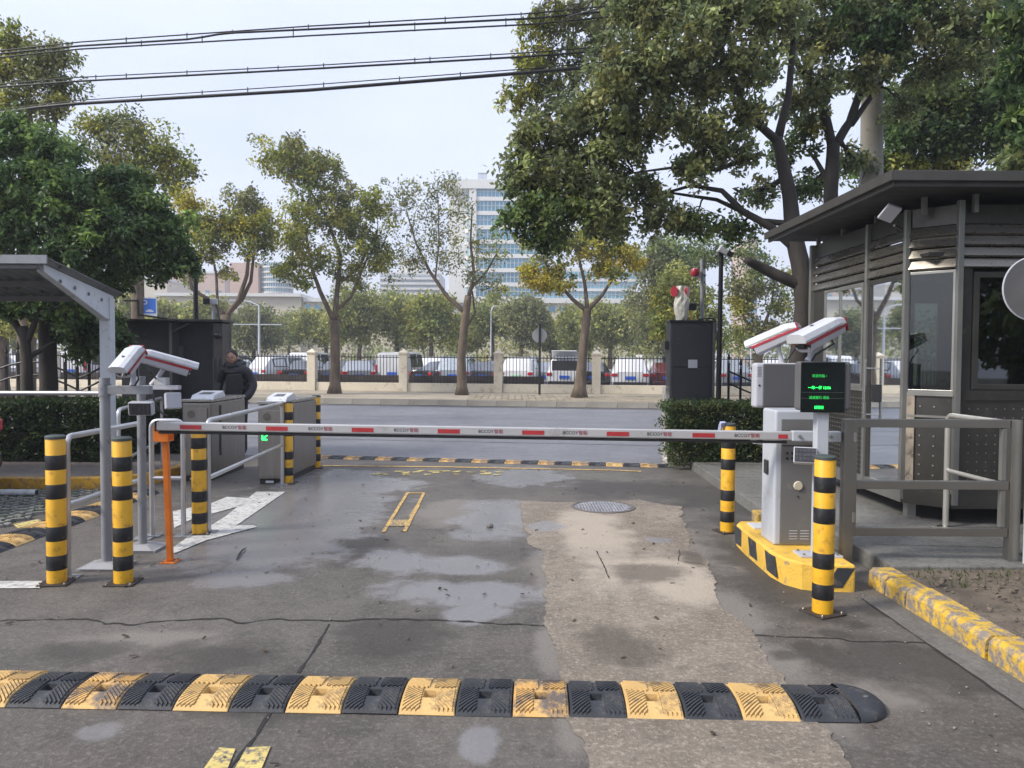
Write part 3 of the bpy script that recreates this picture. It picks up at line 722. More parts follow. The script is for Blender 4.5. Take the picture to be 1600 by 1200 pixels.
# louvre slats
for i in (0, 1, 2):
    a = Vector((*OUT[i], 0)); b = Vector((*OUT[i+1], 0)); d = (b-a); n = Vector((-d.y, d.x, 0)).normalized()
    if n.dot(Vector((5.2, 8.2, 0))-a) < 0: n = -n
    for j in range(4):
        z0 = 2.43+j*.1; e = .02
        cuts = [(0, .66), (.66, 1)] if i == 0 else [(0, 1)] if i == 1 else [(0, .5), (.5, 1)]
        for c0_, c1_ in cuts:
            p = a+d*c0_+d.normalized()*.004; q = a+d*c1_-d.normalized()*.004
            prof = lambda t: [t+n*.0+Vector((0, 0, z0+.004)), t+n*(-.022)+Vector((0, 0, z0+.016)), t+n*.012+Vector((0, 0, z0+.092)), t+n*.03+Vector((0, 0, z0+.092)), t+n*.03+Vector((0, 0, z0+.004))]
            k = MB(); pr = prof(p); k.extr(pr, q-p); k.build('louvre_slat', M_lou, bo)
# columns
def col(x, y, s=.045, z0=.3, z1=3.0, mt=M_frame): return MB().box(x-s/2, x+s/2, y-s/2, y+s/2, z0, z1).build('column', mt, bo, bevel=.003)
col(BX-.012, BN, .045); col(BX-.012, 7.97, .045); col(BX-.012, BF, .06); col(FX+.02, FY-.012, .05, z1=3.03)
for x in (5.9,): col(x, FY-.01, .05)
# base skirt, floor, feet
for i in (0, 1, 2): wallseg(i, .27, .4, -.02, name='base_skirt', mt=M_frame if i == 0 else M_panel)
k = MB(); k.prism([(3.72, 9.4), (3.72, 7.2), (3.98, 6.94), (6.68, 6.94), (6.68, 9.4)], .27, .31); k.build('floor', mat('booth_floor', (.09, .085, .08), .5, 0, .2, 3), bo)
for x, y in ((3.78, 7.25), (3.8, 9.3), (5.2, 7.05), (6.5, 7.05), (6.5, 9.3)):
    k = MB(); k.box(x-.04, x+.04, y-.04, y+.04, .13, .27); k.box(x-.07, x+.07, y-.07, y+.07, .12, .132); k.build('foot', M_frame, bo)
# lower panels with rows of studs
wallseg(2, .4, 1.25, .01); wallseg(1, .4, 1.3, .01); wallseg(0, .4, 1.28, .01, u0=0, u1=.62)
wallseg(2, 1.25, 1.34, -.006, name='sill_band'); wallseg(0, 1.28, 1.31, -.01, name='sill_band', mt=M_frame, u1=.62)
for i in (1,): wallseg(i, 1.28, 1.31, -.012, name='trim_rail', mt=M_frame); wallseg(i, 1.08, 1.1, -.012, name='trim_rail', mt=M_frame)
wallseg(0, .42, 1.3, -.004, th=.014, u0=.975, u1=1.0, mt=mat('booth_stone_pilaster', (.3, .26, .21), .6, .2, .3, 5, dirt=.4), name='pilaster')
wallseg(1, .42, 1.3, -.01, th=.02, u0=0, u1=.22, mt=ALLM['booth_stone_pilaster'], name='pilaster')
studs = MB(); STU = 1
for i in range(30):
    for j in range(10):
        studs.obox((4.12+i*.08, FY+.008, .45+j*.08), .009, .006, .009, 0, 0, .785)
for j in range(9):
    for u in (.33, .62):
        x = BX+(FX-BX)*u; y = BN+(FY-BN)*u; studs.obox((x+.003, y+.003, .46+j*.09), .014, .008, .014, -.785)
for i in range(22):
    for j in range(16):
        y = BF-.05-i*.065
        if y > 7.98+.02: studs.obox((BX+.008, y, .45+j*.05), .006, .012, .012)
studs.build('panel_stud', mat('panel_stud', (.25, .25, .24), .4, .5, .1, 4), bo, kind='stuff')
# corner glazing and door and windows
def glazing(name, pts, z0, z1, mt, fr=.035, fm=M_frame, gl='pane', dep=.03):
    a, b = Vector((*pts[0], 0)), Vector((*pts[1], 0)); d = (b-a).normalized(); n = Vector((-d.y, d.x, 0))
    if n.dot(Vector((5.2, 8.2, 0))-a) < 0: n = -n
    k = MB(); Z = Vector((0, 0, 1))
    for p, q in ((a+Z*(z0+fr/2), b+Z*(z0+fr/2)), (a+Z*(z1-fr/2), b+Z*(z1-fr/2))): k.bar(p+n*dep/2, q+n*dep/2, dep, fr)
    for p in (a+d*fr/2, b-d*fr/2): k.bar(p+n*dep/2+Z*(z0+fr), p+n*dep/2+Z*(z1-fr), fr, dep, n)
    f = k.build(name, fm, bo, bevel=.002)
    p = a+d*fr+n*.012+Z*(z0+fr); q = b-d*fr+n*.012+Z*(z1-fr)
    MB().extr([p, Vector((q.x, q.y, p.z)), q, Vector((p.x, p.y, q.z))], n*.006).build(gl, mt, f)
    return f
glazing('corner_window', (OUT[1], OUT[2]), 1.31, 2.42, M_glass_dark, .025)
wallseg(2, 1.34, 2.43, .008, u0=.0, u1=.055, name='wall_panel')
glazing('front_window', ((4.13, FY-.006), (5.86, FY-.006)), 1.345, 2.4, M_glass_dark, .05, M_frame_d)
glazing('front_window', ((5.95, FY-.006), (6.65, FY-.006)), 1.345, 2.4, M_glass_dark, .05, M_frame_d)
glazing('side_window', ((BX, 9.1), (BX, 8.62)), 1.31, 2.42, M_glass_dark, .035)
glazing('side_window', ((BX-.012, 8.66), (BX-.012, 8.06)), 1.31, 2.42, M_glass_door, .04)
wallseg(0, 1.31, 2.43, .006, u0=0, u1=.15); wallseg(0, .4, 2.43, .01, u0=.62, u1=.655)
df = glazing('door', ((BX-.006, 7.95), (BX-.006, 7.22)), .31, 2.42, M_glass_door, .05, M_frame_d, 'door_pane')
k = MB(); k.tube([(BX-.075, 7.84, .95), (BX-.075, 7.84, 1.62)], .014, 10); k.tube([(BX, 7.84, 1.05), (BX-.075, 7.84, 1.05)], .008, 8); k.tube([(BX, 7.84, 1.52), (BX-.075, 7.84, 1.52)], .008, 8)
k.build('door_handle', M_steel, df)
k = MB(); k.box(BX-.03, BX+.01, 7.72, 7.8, 1.18, 1.36); k.build('door_lock', M_blackpl, df, bevel=.004)
# back and right walls, interior desk, so that the inside reads
k = MB(); k.box(3.72, 4.9, 9.38, 9.42, .3, 3.0); k.box(5.2, BR, 9.38, 9.42, .3, 3.0); k.box(4.9, 5.2, 9.38, 9.42, .3, 1.3); k.box(4.9, 5.2, 9.38, 9.42, 2.3, 3.0); k.build('back_wall', M_panel, bo)
MB().box(BR-.03, BR, 6.94, 9.42, .3, 3.0).build('right_wall', M_panel, bo)
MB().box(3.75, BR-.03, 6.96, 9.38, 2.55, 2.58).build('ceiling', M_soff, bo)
k = MB(); k.box(4.3, 6.6, 7.05, 7.6, 1.02, 1.06); k.box(4.3, 4.34, 7.05, 7.6, .31, 1.02); k.build('desk', mat('desk_board', (.3, .2, .12), .5, 0, .2, 3), bo)
ch = thing('office_chair', 'dark chair standing inside the guard booth', 'chair', (4.6, 7.95, .31))
MB().box(4.38, 4.82, 7.75, 8.17, .75, .81).build('seat', M_blackpl, ch, bevel=.02); MB().box(4.38, 4.82, 8.15, 8.2, .85, 1.35).build('backrest', M_blackpl, ch, bevel=.02)
MB().cyl((4.6, 7.96, .34), (4.6, 7.96, .75), .03).build('column', M_steel, ch)
for q in range(5): MB().bar((4.6, 7.96, .37), (4.6+.26*math.cos(q*1.257), 7.96+.26*math.sin(q*1.257), .34), .04, .03).build('foot', M_blackpl, ch)
mo = thing('monitor', 'dark monitor standing on the desk inside the booth front window', 'monitor', (5.0, 7.3, 1.06))
MB().box(4.75, 5.25, 7.3, 7.33, 1.16, 1.48).build('screen', M_blackpl, mo, bevel=.005); MB().box(4.97, 5.03, 7.3, 7.34, 1.06, 1.2).build('stand', M_blackpl, mo)
# floodlight under the eave
fl = thing('floodlight', 'small flat floodlight tilted under the booth eave', 'floodlight', P(1395, 345, 7.0))
p = P(1390, 333, 6.95); q = P(1397, 352, 7.0)
MB().obox(p, .13, .03, .17, 0, .9, .35).build('lamp_head', M_lgrey, fl, bevel=.006)
MB().bar(q, q+Vector((.12, .1, -.02)), .02, .02).build('bracket', M_frame_d, fl)
MB().tube([q+Vector((.02, 0, 0)), q+Vector((.03, .02, -.06)), q+Vector((.05, .05, -.12))], .004, 6).build('cable', M_blackpl, fl)

# ------------------------------------------------------------------ steel gate and handrail by the booth
gt = thing('steel_gate', 'brushed steel box section gate frame with middle rail in front of the guard booth', 'gate', (3.1, 5.67, .12))
GY = 5.67
def gx(px): return P(px, 600, GY).x
def gz(py, px=1450): return P(px, py, GY).z
x0, x1 = gx(1329), gx(1585)
M_gate = mat('gate_steel', (.3, .29, .265), .33, .9, .06, 2)
MB().box(x0-.05, x0+.025, GY-.035, GY+.035, .0, gz(655)).build('post', M_gate, gt, bevel=.004)
MB().box(x1-.03, x1+.05, GY-.035, GY+.035, .06, gz(655)).build('post', M_gate, gt, bevel=.004)
for ya, yb in ((655, 668), (751, 764), (824, 837)):
    MB().box(x0+.05, x1-.035, GY-.025, GY+.025, gz(yb), gz(ya)).build('rail', M_gate, gt, bevel=.003)
MB().box(x0+.027, x0+.05, GY-.025, GY+.025, gz(837), gz(655)).build('stile', M_gate, gt, bevel=.003)
for s in (-1, 1):
    MB().box(x1-.09, x1-.065+.01, GY-.02, GY+.02, gz(750), gz(669)).build('stile', M_frame, gt, bevel=.003) if s < 0 else MB().box(x1-.09, x1-.055, GY-.02, GY+.02, gz(823), gz(765)).build('stile', M_frame, gt, bevel=.003)
for ya, yb in ((690, 676), (815, 800)): MB().cyl((x0+.03, GY-.03, gz(ya)), (x0+.03, GY-.03, gz(yb)), .014, n=10).build('hinge', M_steel, gt)
M_railr = mat('handrail_steel', (.55, .54, .5), .36, .7, .05, 3)
hrr = thing('handrail', 'tubular steel handrail with two rails running from the booth towards the viewer', 'handrail', (3.87, 6.3, .12))
za = P(1465, 645, 6.8).z
MB().tube(arc_path([(3.87, 6.8, .12), (3.87, 6.8, 1.12), (3.87, 5.85, 1.12), (3.87, 5.85, .12)], .07), .024, 12).build('rail_loop', M_railr, hrr, smooth=True)
MB().tube([(3.87, 6.79, .63), (3.87, 5.86, .63)], .02, 12).build('lower_rail', M_railr, hrr, smooth=True)
for y in (6.8, 5.85): MB().lathe((3.87, y, .12), [(.07, 0), (.07, .008), (.03, .014)], 16).build('floor_flange', M_steel, hrr)

# round sign seen from behind at the right edge
sg = thing('traffic_sign', 'grey back of a round traffic sign on a pale pole at the right edge', 'sign', G(1592, 908))
pp = G(1592, 906); Ys = pp.y
c = P(1625, 450, Ys)
MB().tube([Vector((c.x-.03, Ys, .08)) , Vector((c.x-.03, Ys, c.z+.1))], .034, 14).build('pole', M_white, sg, smooth=True)
k = MB(); a = c+Vector((-.0, .05, 0)); k.cyl(a, a+Vector((0, .012, 0)), .23, n=40); k.build('sign_disc', mat('sign_back', (.13, .13, .135), .5, .3, .1, 4), sg)
k = MB(); k.tube([a+Vector((math.cos(t)*.232, .006, math.sin(t)*.232)) for t in np.linspace(0, 6.2832, 41)], .007, 6, False); k.build('rim', M_lgrey, sg)

# ------------------------------------------------------------------ island
isl = thing('barrier_island', 'yellow concrete island with black stripes carrying the barrier machine', 'island', (2.15, 6, 0))
pl_ = [(1.945, 6.58), (1.925, 6.3), (1.915, 5.62), (1.95, 5.42), (2.03, 5.31), (2.14, 5.265), (2.38, 5.25), (2.385, 6.6), (2.3, 6.68), (2.0, 6.68)]
MB().prism(pl_, -.02, .19).build('island_block', M_kerbyel2, isl, bevel=.018, seg=3)
M_stripe = mat('island_black_stripe', (.03, .034, .04), .7, 0, .2, 6, dirt=.3, dcol=(.12, .11, .09))
def stripe(a, b, sh):
    a = Vector((*a, 0)); b = Vector((*b, 0)); d = (b-a).normalized(); n = Vector((d.y, -d.x, 0))
    if n.dot(a-Vector((2.15, 6, 0))) < 0: n = -n
    o = n*.003; Z = Vector((0, 0, 1)); k = MB()
    k.extr([a+o+Z*.03, b+o+Z*.03, b+o+d*sh+Z*.168, a+o+d*sh+Z*.168], -n*.012); k.build('black_stripe', M_stripe, isl)
for y in (6.54, 6.13, 5.7): 
    x = 1.925-.01*(6.3-y)/.68; stripe((x+(.008 if y > 6.3 else 0), y-.2), (x, y), .05)
stripe((2.17, 5.2595), (2.29, 5.2555), .085)

# ------------------------------------------------------------------ barrier machine
CX0, CX1, CY0, CY1, CZ = 1.995, 2.33, 5.80, 6.1, .19
bm = thing('barrier_machine', 'pale grey barrier gate cabinet with dark front panel standing on the yellow island', 'barrier machine', (2.15, 6.05, CZ))
zt = P(1240, 641, CY0).z
M_cab = mat('cabinet_white', (.42, .45, .5), .4, 0, .06, 3, dirt=.25, dcol=(.35, .35, .34), dscale=5)
M_cabf = mat('cabinet_front_grey', (.17, .17, .17), .42, .2, .08, 3, dirt=.1, dcol=(.25, .24, .22))
MB().box(CX0, CX1, CY0, CY1, CZ, zt).build('cabinet', M_cab, bm, bevel=.018, seg=3)
fx0, fx1 = P(1213, 700, CY0).x+.005, P(1270, 700, CY0).x
MB().box(fx0+.03, fx1, CY0-.008, CY0+.01, CZ+.015, P(1240, 655, CY0).z).build('door_panel', M_cabf, bm, bevel=.003)
k = MB(); k.box(fx0+.03, fx1, CY0-.012, CY0, P(1240, 696, CY0).z-.001, P(1240, 696, CY0).z+.003); k.build('panel_seam', M_blackpl, bm)
k = MB()
for i in (0, 1):
    for j in (0, 1): k.obox((fx0+.075+i*.04, CY0-.01, P(1230, 712, CY0).z-.04*j+.02), .018, .006, .018, 0, 0, .785)
k.build('vent_hole', M_blackpl, bm)
cc = P(1247, 759, CY0-.01); MB().lathe((0, 0, 0), [(.001, -.012), (.03, -.012), (.038, -.004), (.038, 0)], 20)
k = MB(); k.cyl(cc, cc+Vector((0, -.012, 0)), .036, .03, 20); k.build('lock_cover', mat('ivory_plastic', (.5, .46, .36), .5, 0, .1, 20), bm)
k = MB(); c2_ = P(1247, 776, CY0-.01); k.cyl(c2_, c2_+Vector((0, -.004, 0)), .007, n=8); k.build('keyhole', M_blackpl, bm)
k = MB()
for j in range(4):
    z = P(1240, 829+j*4.2, CY0).z
    k.box(fx0+.1, fx0+.16, CY0-.011, CY0, z-.003, z+.003); k.box(fx0+.185, fx0+.25, CY0-.011, CY0, z-.003, z+.003)
k.build('vent_slot', M_lgrey, bm)
c = P(1203, 725, 6.12); MB().box(CX0-.016, CX0, 5.93, 6.01, c.z-.055, c.z+.055).build('side_handle', M_blackpl, bm, bevel=.006)
# boom
L0 = G(265, 880).y; 
BLp = P(246, 665.5, L0-.02); BRp = P(1300, 682, CY0-.1)
boom = thing('barrier_boom', 'long white barrier boom with red panels lying closed across the lane', 'boom', (BLp+BRp)/2)
bd = (BRp-BLp).normalized(); bl_ = (BRp-BLp).length; bn = bd.cross(Vector((0, 0, 1))).normalized(); bu = bn.cross(bd)
if bn.y > 0: bn = -bn
M_boom = mat('boom_aluminium', (.5, .5, .51), .3, .35, .06, 2, dirt=.15, dcol=(.38, .37, .35), dscale=3)
MB().bar(BLp, BRp - bd*.28, .045, .066, bn if False else (0, 0, 1)).build('boom_tube', M_boom, boom, bevel=.008)
MB().bar(BRp-bd*.3-bn*-.0, BRp+bd*.06, .06, .078).build('boom_clamp', M_cab, boom, bevel=.008)
MB().bar(BLp+bd*.01-Vector((0, 0, .047)), BRp-bd*.33-Vector((0, 0, .047)), .024, .022).build('rubber_strip', M_rubber, boom, bevel=.008)
MB().bar(BLp-bd*.012, BLp, .05, .08).build('end_plug', M_blackpl, boom, bevel=.004)
def onboom(px):  # distance along boom for a picture column
    best = min(np.linspace(0, bl_, 1500), key=lambda s: abs((lambda v: 800+F*(v.dot(rt))/(v.dot(fw)))(BLp+bd*s-Vector((0, 0, CAMZ)))-px)); return best
for i, px in enumerate((300, 434, 568, 702, 833, 965, 1098, 1222)):
    s = onboom(px); hw = .083 if i < 7 else .035
    p = BLp+bd*s+bn*.0235+Vector((0, 0, -.004))
    MB().bar(p-bd*hw, p+bd*hw, .002, .032).build('red_panel', M_redfilm, boom)
for i, px in enumerate((368, 502, 635, 767, 898, 1030, 1166)):
    s = onboom(px); p = BLp+bd*s+bn*.0238+Vector((0, 0, -.001)); rz = math.atan2(bd.y, bd.x); ry = -math.asin(bd.z)
    text('\u25C8CCOY', .034, M_blacktext, boom, p-bd*.03, (R(90), -ry*0+math.asin(bd.z)*-1, rz)) if False else text('BCCOY', .034, M_blacktext, boom, p-bd*.035, (R(90), 0, rz))
    text('\u667a\u80fd', .034, M_redtext, boom, p+bd*.06, (R(90), 0, rz))
k = MB(); p = BRp-bd*.25+bn*.034; k.cyl(p, p+bn*.01, .012, n=10); p = BRp-bd*.02+bn*.034; k.cyl(p, p+bn*.01, .012, n=10); k.build('clamp_bolt', M_steel, boom)
# support post
pb = G(266, 878)
ps = thing('boom_support_post', 'orange post holding the tip of the barrier boom', 'post', pb)
tx = P(256, 667, pb.y)
k = MB(); k.bar(pb+Vector((0, 0, .01)), Vector((tx.x+.012, pb.y, tx.z-.085)), .045, .045, (0, 1, 0)); k.build('post', M_orange, ps, bevel=.008)
k = MB(); k.box(pb.x-.06, pb.x+.06, pb.y-.06, pb.y+.06, 0, .01); k.build('base_plate', M_orange, ps, bevel=.002)
k = MB(); z = tx.z-.04
k.box(tx.x-.055, tx.x+.06, pb.y-.045, pb.y+.045, z-.07, z-.062); k.box(tx.x-.055, tx.x+.06, pb.y-.062, pb.y-.05, z-.07, z+.045); k.box(tx.x-.055, tx.x+.06, pb.y+.03, pb.y+.042, z-.07, z+.045)
k.build('fork', M_orange, ps, bevel=.003)
k = MB()
for s in (-1, 1):
    for q in (-1, 1): k.lathe((pb.x+s*.043, pb.y+q*.043, .01), [(.01, 0), (.01, .008)], 8)
k.build('bolt', M_steel, ps, kind='stuff')

# ------------------------------------------------------------------ LPR camera builder (pointing direction d, tilt)
def lpr(name, label, c, yaw, pitch, ln=.36, stand=None, group=None, sc_=1.15):
    """camera housing: c = centre, yaw = heading it looks at, pitch = downwards"""
    c = Vector(c); t = thing(name, label, 'camera', c, group)
    Mx = Matrix.Rotation(yaw, 3, 'Z') @ Matrix.Rotation(-pitch, 3, 'X')   # looks along local +Y
    def W(x, y, z): return c + Mx @ Vector((x*sc_, y, z*sc_))
    def loft(secs, nm, mt, bev=0):
        k = MB(); vs = []; n = len(secs[0][1])
        for y, pr in secs: vs += [W(x, y, z) for x, z in pr]
        fs = [(i*n+j, i*n+(j+1) % n, (i+1)*n+(j+1) % n, (i+1)*n+j) for i in range(len(secs)-1) for j in range(n)]
        fs += [tuple(reversed(range(n))), tuple(range((len(secs)-1)*n, len(secs)*n))]
        k.add(vs, fs); return k.build(nm, mt, t, bevel=bev)
    hood = [(-.075, .035), (-.062, .07), (-.03, .082), (.03, .082), (.062, .07), (.075, .035), (.07, .02), (-.07, .02)]
    def sc(p, s, dz=0): return [(x*s, z*s+dz) for x, z in p]
    loft([(-ln*.5, sc(hood, .82, -.012)), (-ln*.3, sc(hood, .95)), (ln*.3, hood), (ln*.56, sc(hood, 1.0, .0))], 'hood', M_white, .003)
    band_ = [(-.071, .022), (.071, .022), (.071, .0), (-.071, .0)]
    loft([(-ln*.5, sc(band_, .86, -.004)), (ln*.46, band_)], 'red_band', M_red, .002)
    low = [(-.068, .0), (.068, .0), (.055, -.045), (.03, -.055), (-.03, -.055), (-.055, -.045)]
    loft([(-ln*.47, sc(low, .86)), (ln*.42, low)], 'lower_shell', M_lgrey, .003)
    loft([(ln*.42, sc(low, .95, .02)), (ln*.44, [(x*.95, z*.95+.02) for x, z in low])], 'lens_plate', M_blackpl)
    k = MB(); k.cyl(W(0, ln*.44, -.005), W(0, ln*.47, -.005), .028, n=16); k.build('lens', M_glass_lens, t)
    k = MB()
    for a in (-1, 1):
        for b in (-1, 1): k.cyl(W(a*.045, ln*.44, -.004+b*.022), W(a*.045, ln*.455, -.004+b*.022), .009, n=8)
    k.build('infrared_led', M_lgrey, t)
    k = MB()
    k.extr([W(-.06, -ln*.5-.006, .05), W(.06, -ln*.5-.006, .05), W(.06, -ln*.5-.006, -.035), W(-.06, -ln*.5-.006, -.035)], Mx @ Vector((0, .008, 0)))
    k.build('rear_plate', M_red, t)
    k = MB()
    for z in (.022, -.012): k.extr([W(-.04, -ln*.5-.009, z+.01), W(.04, -ln*.5-.009, z+.01), W(.04, -ln*.5-.009, z-.01), W(-.04, -ln*.5-.009, z-.01)], Mx @ Vector((0, .004, 0)))
    k.build('rear_port', mat('pale_port', (.55, .45, .47), .4), t)
    if stand is not None:
        a = W(0, 0, -.05); b = Vector(stand)
        k = MB(); k.tube([a, (a+b)/2+Vector((0, .01, 0)), b], [.02, .018, .026], 12); k.build('stand', M_lgrey, t, smooth=True)
        k = MB(); q = W(.03, -ln*.3, -.05); k.tube([q, q+Vector((.03, -.01, -.05)), b+Vector((.05, -.02, .05)), b+Vector((.02, -.02, .0))], .007, 8); k.build('cable', M_blackpl, t, smooth=True)
    # little mark printed on top of the hood
    k = MB(); k.add([W(-.012, ln*.1, .0828), W(.0, ln*.1, .0828), W(.0, ln*.17, .0828), W(-.012, ln*.17, .0828)], [(0, 1, 2, 3)]); k.add([W(.004, ln*.08, .0828), W(.014, ln*.08, .0828), W(.014, ln*.14, .0828), W(.004, ln*.14, .0828)], [(0, 1, 2, 3)]); k.build('hood_mark', M_blacktext, t)
    return t
M_glass_lens = mat('lens_glass', (.01, .012, .02), .08, 0, .1, 4, coat=1)
def floodlamp(label, c, yaw, tilt, wd, ht, rows, cols, group=None):
    c = Vector(c); t = thing('fill_light', label, 'light', c, group)
    Mx = Matrix.Rotation(yaw, 3, 'Z') @ Matrix.Rotation(tilt, 3, 'X')
    def bx(k, x, y, z, sx, sy, sz):
        vs = [c + Mx @ Vector((x+a*sx/2, y+b*sy/2, z+d*sz/2)) for d in (-1,1) for a, b in ((-1,-1),(1,-1),(1,1),(-1,1))]
        k.add(vs, [(0,3,2,1),(4,5,6,7),(0,1,5,4),(1,2,6,5),(2,3,7,6),(3,0,4,7)])
    k = MB(); bx(k, 0, .03, 0, wd, .07, ht); k.build('housing', M_lgrey, t, bevel=.006)
    k = MB(); bx(k, 0, -.006, 0, wd*.9, .008, ht*.86); k.build('front_glass', M_blackpl, t)
    k = MB()
    for i in range(cols):
        for j in range(rows): bx(k, (i-(cols-1)/2)*wd*.86/cols, -.011, (j-(rows-1)/2)*ht*.8/rows, wd*.6/cols, .004, ht*.55/rows)
    k.build('led_cell', mat('led_cell', (.05, .05, .06), .15, 0, .4, 30), t, kind='stuff')
    return t

# camera posts on the right: display units
def display(label, c, w_, h_, facing, screen):
    """c centre of unit; facing -1 looks at the viewer"""
    c = Vector(c); t = thing('display_unit', label, 'display', c)
    MB().box(c.x-w_/2, c.x+w_/2, c.y-.06, c.y+.06, c.z-h_/2, c.z+h_/2).build('case', M_grey if screen else M_lgrey, t, bevel=.022, seg=3)
    if screen:
        xs0, xs1 = c.x-w_/2+.004, c.x+w_/2-.05
        MB().box(xs0, xs1, c.y-.068, c.y-.058, c.z-h_/2-.012, c.z+h_/2-.006).build('screen', mat('screen_glass', (.005, .009, .009), .12, 0, .2, 3, spec=.3), t, bevel=.004)
        lines = [('\u6b22\u8fce\u5149\u4e34 \u2022', .62, M_green_dim, .024), ('\u4e00\u8f66\u4e00\u6746 12:06', .38, M_green_led, .026), ('\u51cf\u901f\u6162\u884c \u8fdb\u51fa', .2-.02, M_green_dim, .024), ('\u8bf7\u6162\u884c', -.02, M_green_led, .024)]
        for s, f, mt, sz in lines:
            text(s, sz, mt, t, (xs0+.13, c.y-.0695, c.z-h_/2+.03+h_*f), (R(90), 0, 0), .95)
        for zz in (.33, .21): MB().box(xs0+.005, xs1-.005, c.y-.0692, c.y-.0685, c.z-h_/2+h_*zz+.015, c.z-h_/2+h_*zz+.0165).build('screen_rule', mat('screen_rule', (.1, .13, .12), .3), t)
    else:
        MB().box(c.x-w_/2+.062, c.x+w_/2+.0, c.y-.072, c.y-.056, c.z-h_/2+.01, c.z+h_/2-.008).build('back_cover', mat('unit_back_grey', (.085, .085, .09), .55, 0, .06, 3), t, bevel=.014, seg=3)
        k = MB()
        for j in range(7): k.box(c.x-w_/2+.018, c.x-w_/2+.05, c.y-.0615, c.y-.058, c.z+h_*.2+j*.012, c.z+h_*.2+j*.012+.004)
        k.build('vent_slot', M_grey, t)
        k = MB(); k.cyl((c.x-w_/2+.035, c.y-.06, c.z+.0), (c.x-w_/2+.035, c.y-.064, c.z+.0), .009, n=8); k.build('lock', M_blackpl, t)
    return t
dY = 5.5
pA = P(1285, 603, dY)
px_ = thing('display_post', 'white square post with vertical blue lettering on the island beside the barrier machine', 'post', (P(1280, 860, dY).x, dY, .19))
xp = P(1281, 750, dY).x
MB().box(xp-.043, xp+.043, dY-.04, dY+.04, .19, P(1280, 640, dY).z).build('post', M_cab, px_, bevel=.006)
MB().box(xp-.15, xp+.15, dY-.07, dY+.1, .19, .205).build('base_plate', M_lgrey, px_, bevel=.003)
for i, ch in enumerate('\u667a\u6167\u505c\u8f66\u51cf\u901f\u6162\u884c'):
    text(ch, .052, M_bluetext, px_, (xp-.022, dY-.0415, P(1275, 733+i*12, dY).z))
k = MB()
for s in (-1, 1):
    for q in (-1, 1): k.lathe((xp+s*.12, dY+.015+q*.06, .205), [(.01, 0), (.01, .01)], 8)
k.build('bolt', M_steel, px_, kind='stuff')
display('dark display unit with green lettering on the white post', pA, P(1325, 600, dY).x-P(1245, 600, dY).x, .35, -1, True)
rY = 6.45; pB = P(1213, 602, rY)
display('blank grey back of a display unit facing the street', pB, P(1250, 600, rY).x-P(1177, 600, rY).x, .375, 1, False)
rp = thing('display_post', 'white post behind the barrier machine with its pale base plate showing', 'post', (P(1207, 700, rY).x, rY, .19))
xq = P(1210, 700, rY).x
MB().box(xq-.035, xq+.035, rY-.035, rY+.035, .19, pB.z-.18).build('post', M_cab, rp, bevel=.004)
MB().box(xq-.19, xq+.1, rY-.1, rY+.1, .19, .205).build('base_plate', M_white, rp, bevel=.003)
# LPR cameras on the display units
zt1 = pA.z+.175; zt2 = pB.z+.187
cA = P(1281, 524, 5.5); lpr('plate_camera', 'white and red plate camera pointing at the viewer lane above the green display', cA, R(118), R(21), .43, (P(1262, 560, 5.5).x, 5.5, zt1))
cB = P(1212, 531, 6.45); lpr('plate_camera', 'white and red plate camera pointing to the street above the grey display back', cB, R(56), R(24), .42, (P(1222, 560, 6.45).x, 6.45, zt2))
floodlamp('tilted fill light with dark lens grid beside the striped bollard', P(1258, 711, 5.42), R(-22), R(-18), .155, .115, 3, 5)
k_ = thing('fill_light', 'small white fill light poking out under the boom left of the machine', 'light', P(1186, 692, 6.35))
c = P(1184, 691, 6.35); MB().obox(c, .1, .08, .035, .3, .0, .2).build('housing', M_white, k_, bevel=.006)
MB().bar(c+Vector((.03, 0, .02)), c+Vector((.14, .05, .03)), .02, .02).build('bracket', M_blackpl, k_)

# ------------------------------------------------------------------ left camera posts
def campost(label, base, top, r=.035):
    b = G(*base); t = thing('camera_post', label, 'post', b); z = P(top[0], top[1], b.y).z
    MB().tube([b+Vector((0, 0, .02)), Vector((b.x, b.y, z))], r, 18).build('pole', M_greysteel, t, smooth=True)
    k = MB(); k.prism([(b.x-.16, b.y-.13), (b.x+.16, b.y-.13), (b.x+.16, b.y+.13), (b.x-.16, b.y+.13)], .0, .02)
    k.add([(b.x+sx*q, b.y+sy*q, z_) for q, z_ in ((.14, .0202), (.07, .05)) for sx, sy in ((-1,-1),(1,-1),(1,1),(-1,1))], [(0,1,5,4),(1,2,6,5),(2,3,7,6),(3,0,4,7),(4,5,6,7)])
    k.build('base_plate', mat('post_base_grey', (.3, .3, .31), .5, .2, .1, 4), t, bevel=.002)
    return t, b, z
t1, b1, z1 = campost('grey camera post nearest the viewer carrying a horizontal arm', (167, 886), (164, 590), .037)
t2, b2, z2 = campost('grey camera post behind, right of the first one', (223, 858), (218, 588), .034)
ya = b1.y; za = P(165, 609, ya).z
k = MB(); k.box(b1.x+.03, P(236, 609, ya).x, ya-.03, ya+.03, za-.032, za+.032); k.build('arm', M_greysteel, t1, bevel=.003)
k = MB(); k.cyl((b1.x, ya, za-.045), (b1.x, ya, za+.045), .044, n=18); k.build('collar', M_greysteel, t1)
yb = b2.y; zb = P(250, 603, yb).z
k = MB(); k.box(b2.x-.02, P(281, 603, yb).x, yb-.03, yb+.03, zb-.03, zb+.005); k.build('arm', M_lgrey, t2, bevel=.003)
k = MB(); k.box(P(243, 590, yb).x, P(262, 590, yb).x, yb-.03, yb+.04, zb+.006, P(250, 590, yb).z); k.build('mount_block', M_white, t2, bevel=.003)
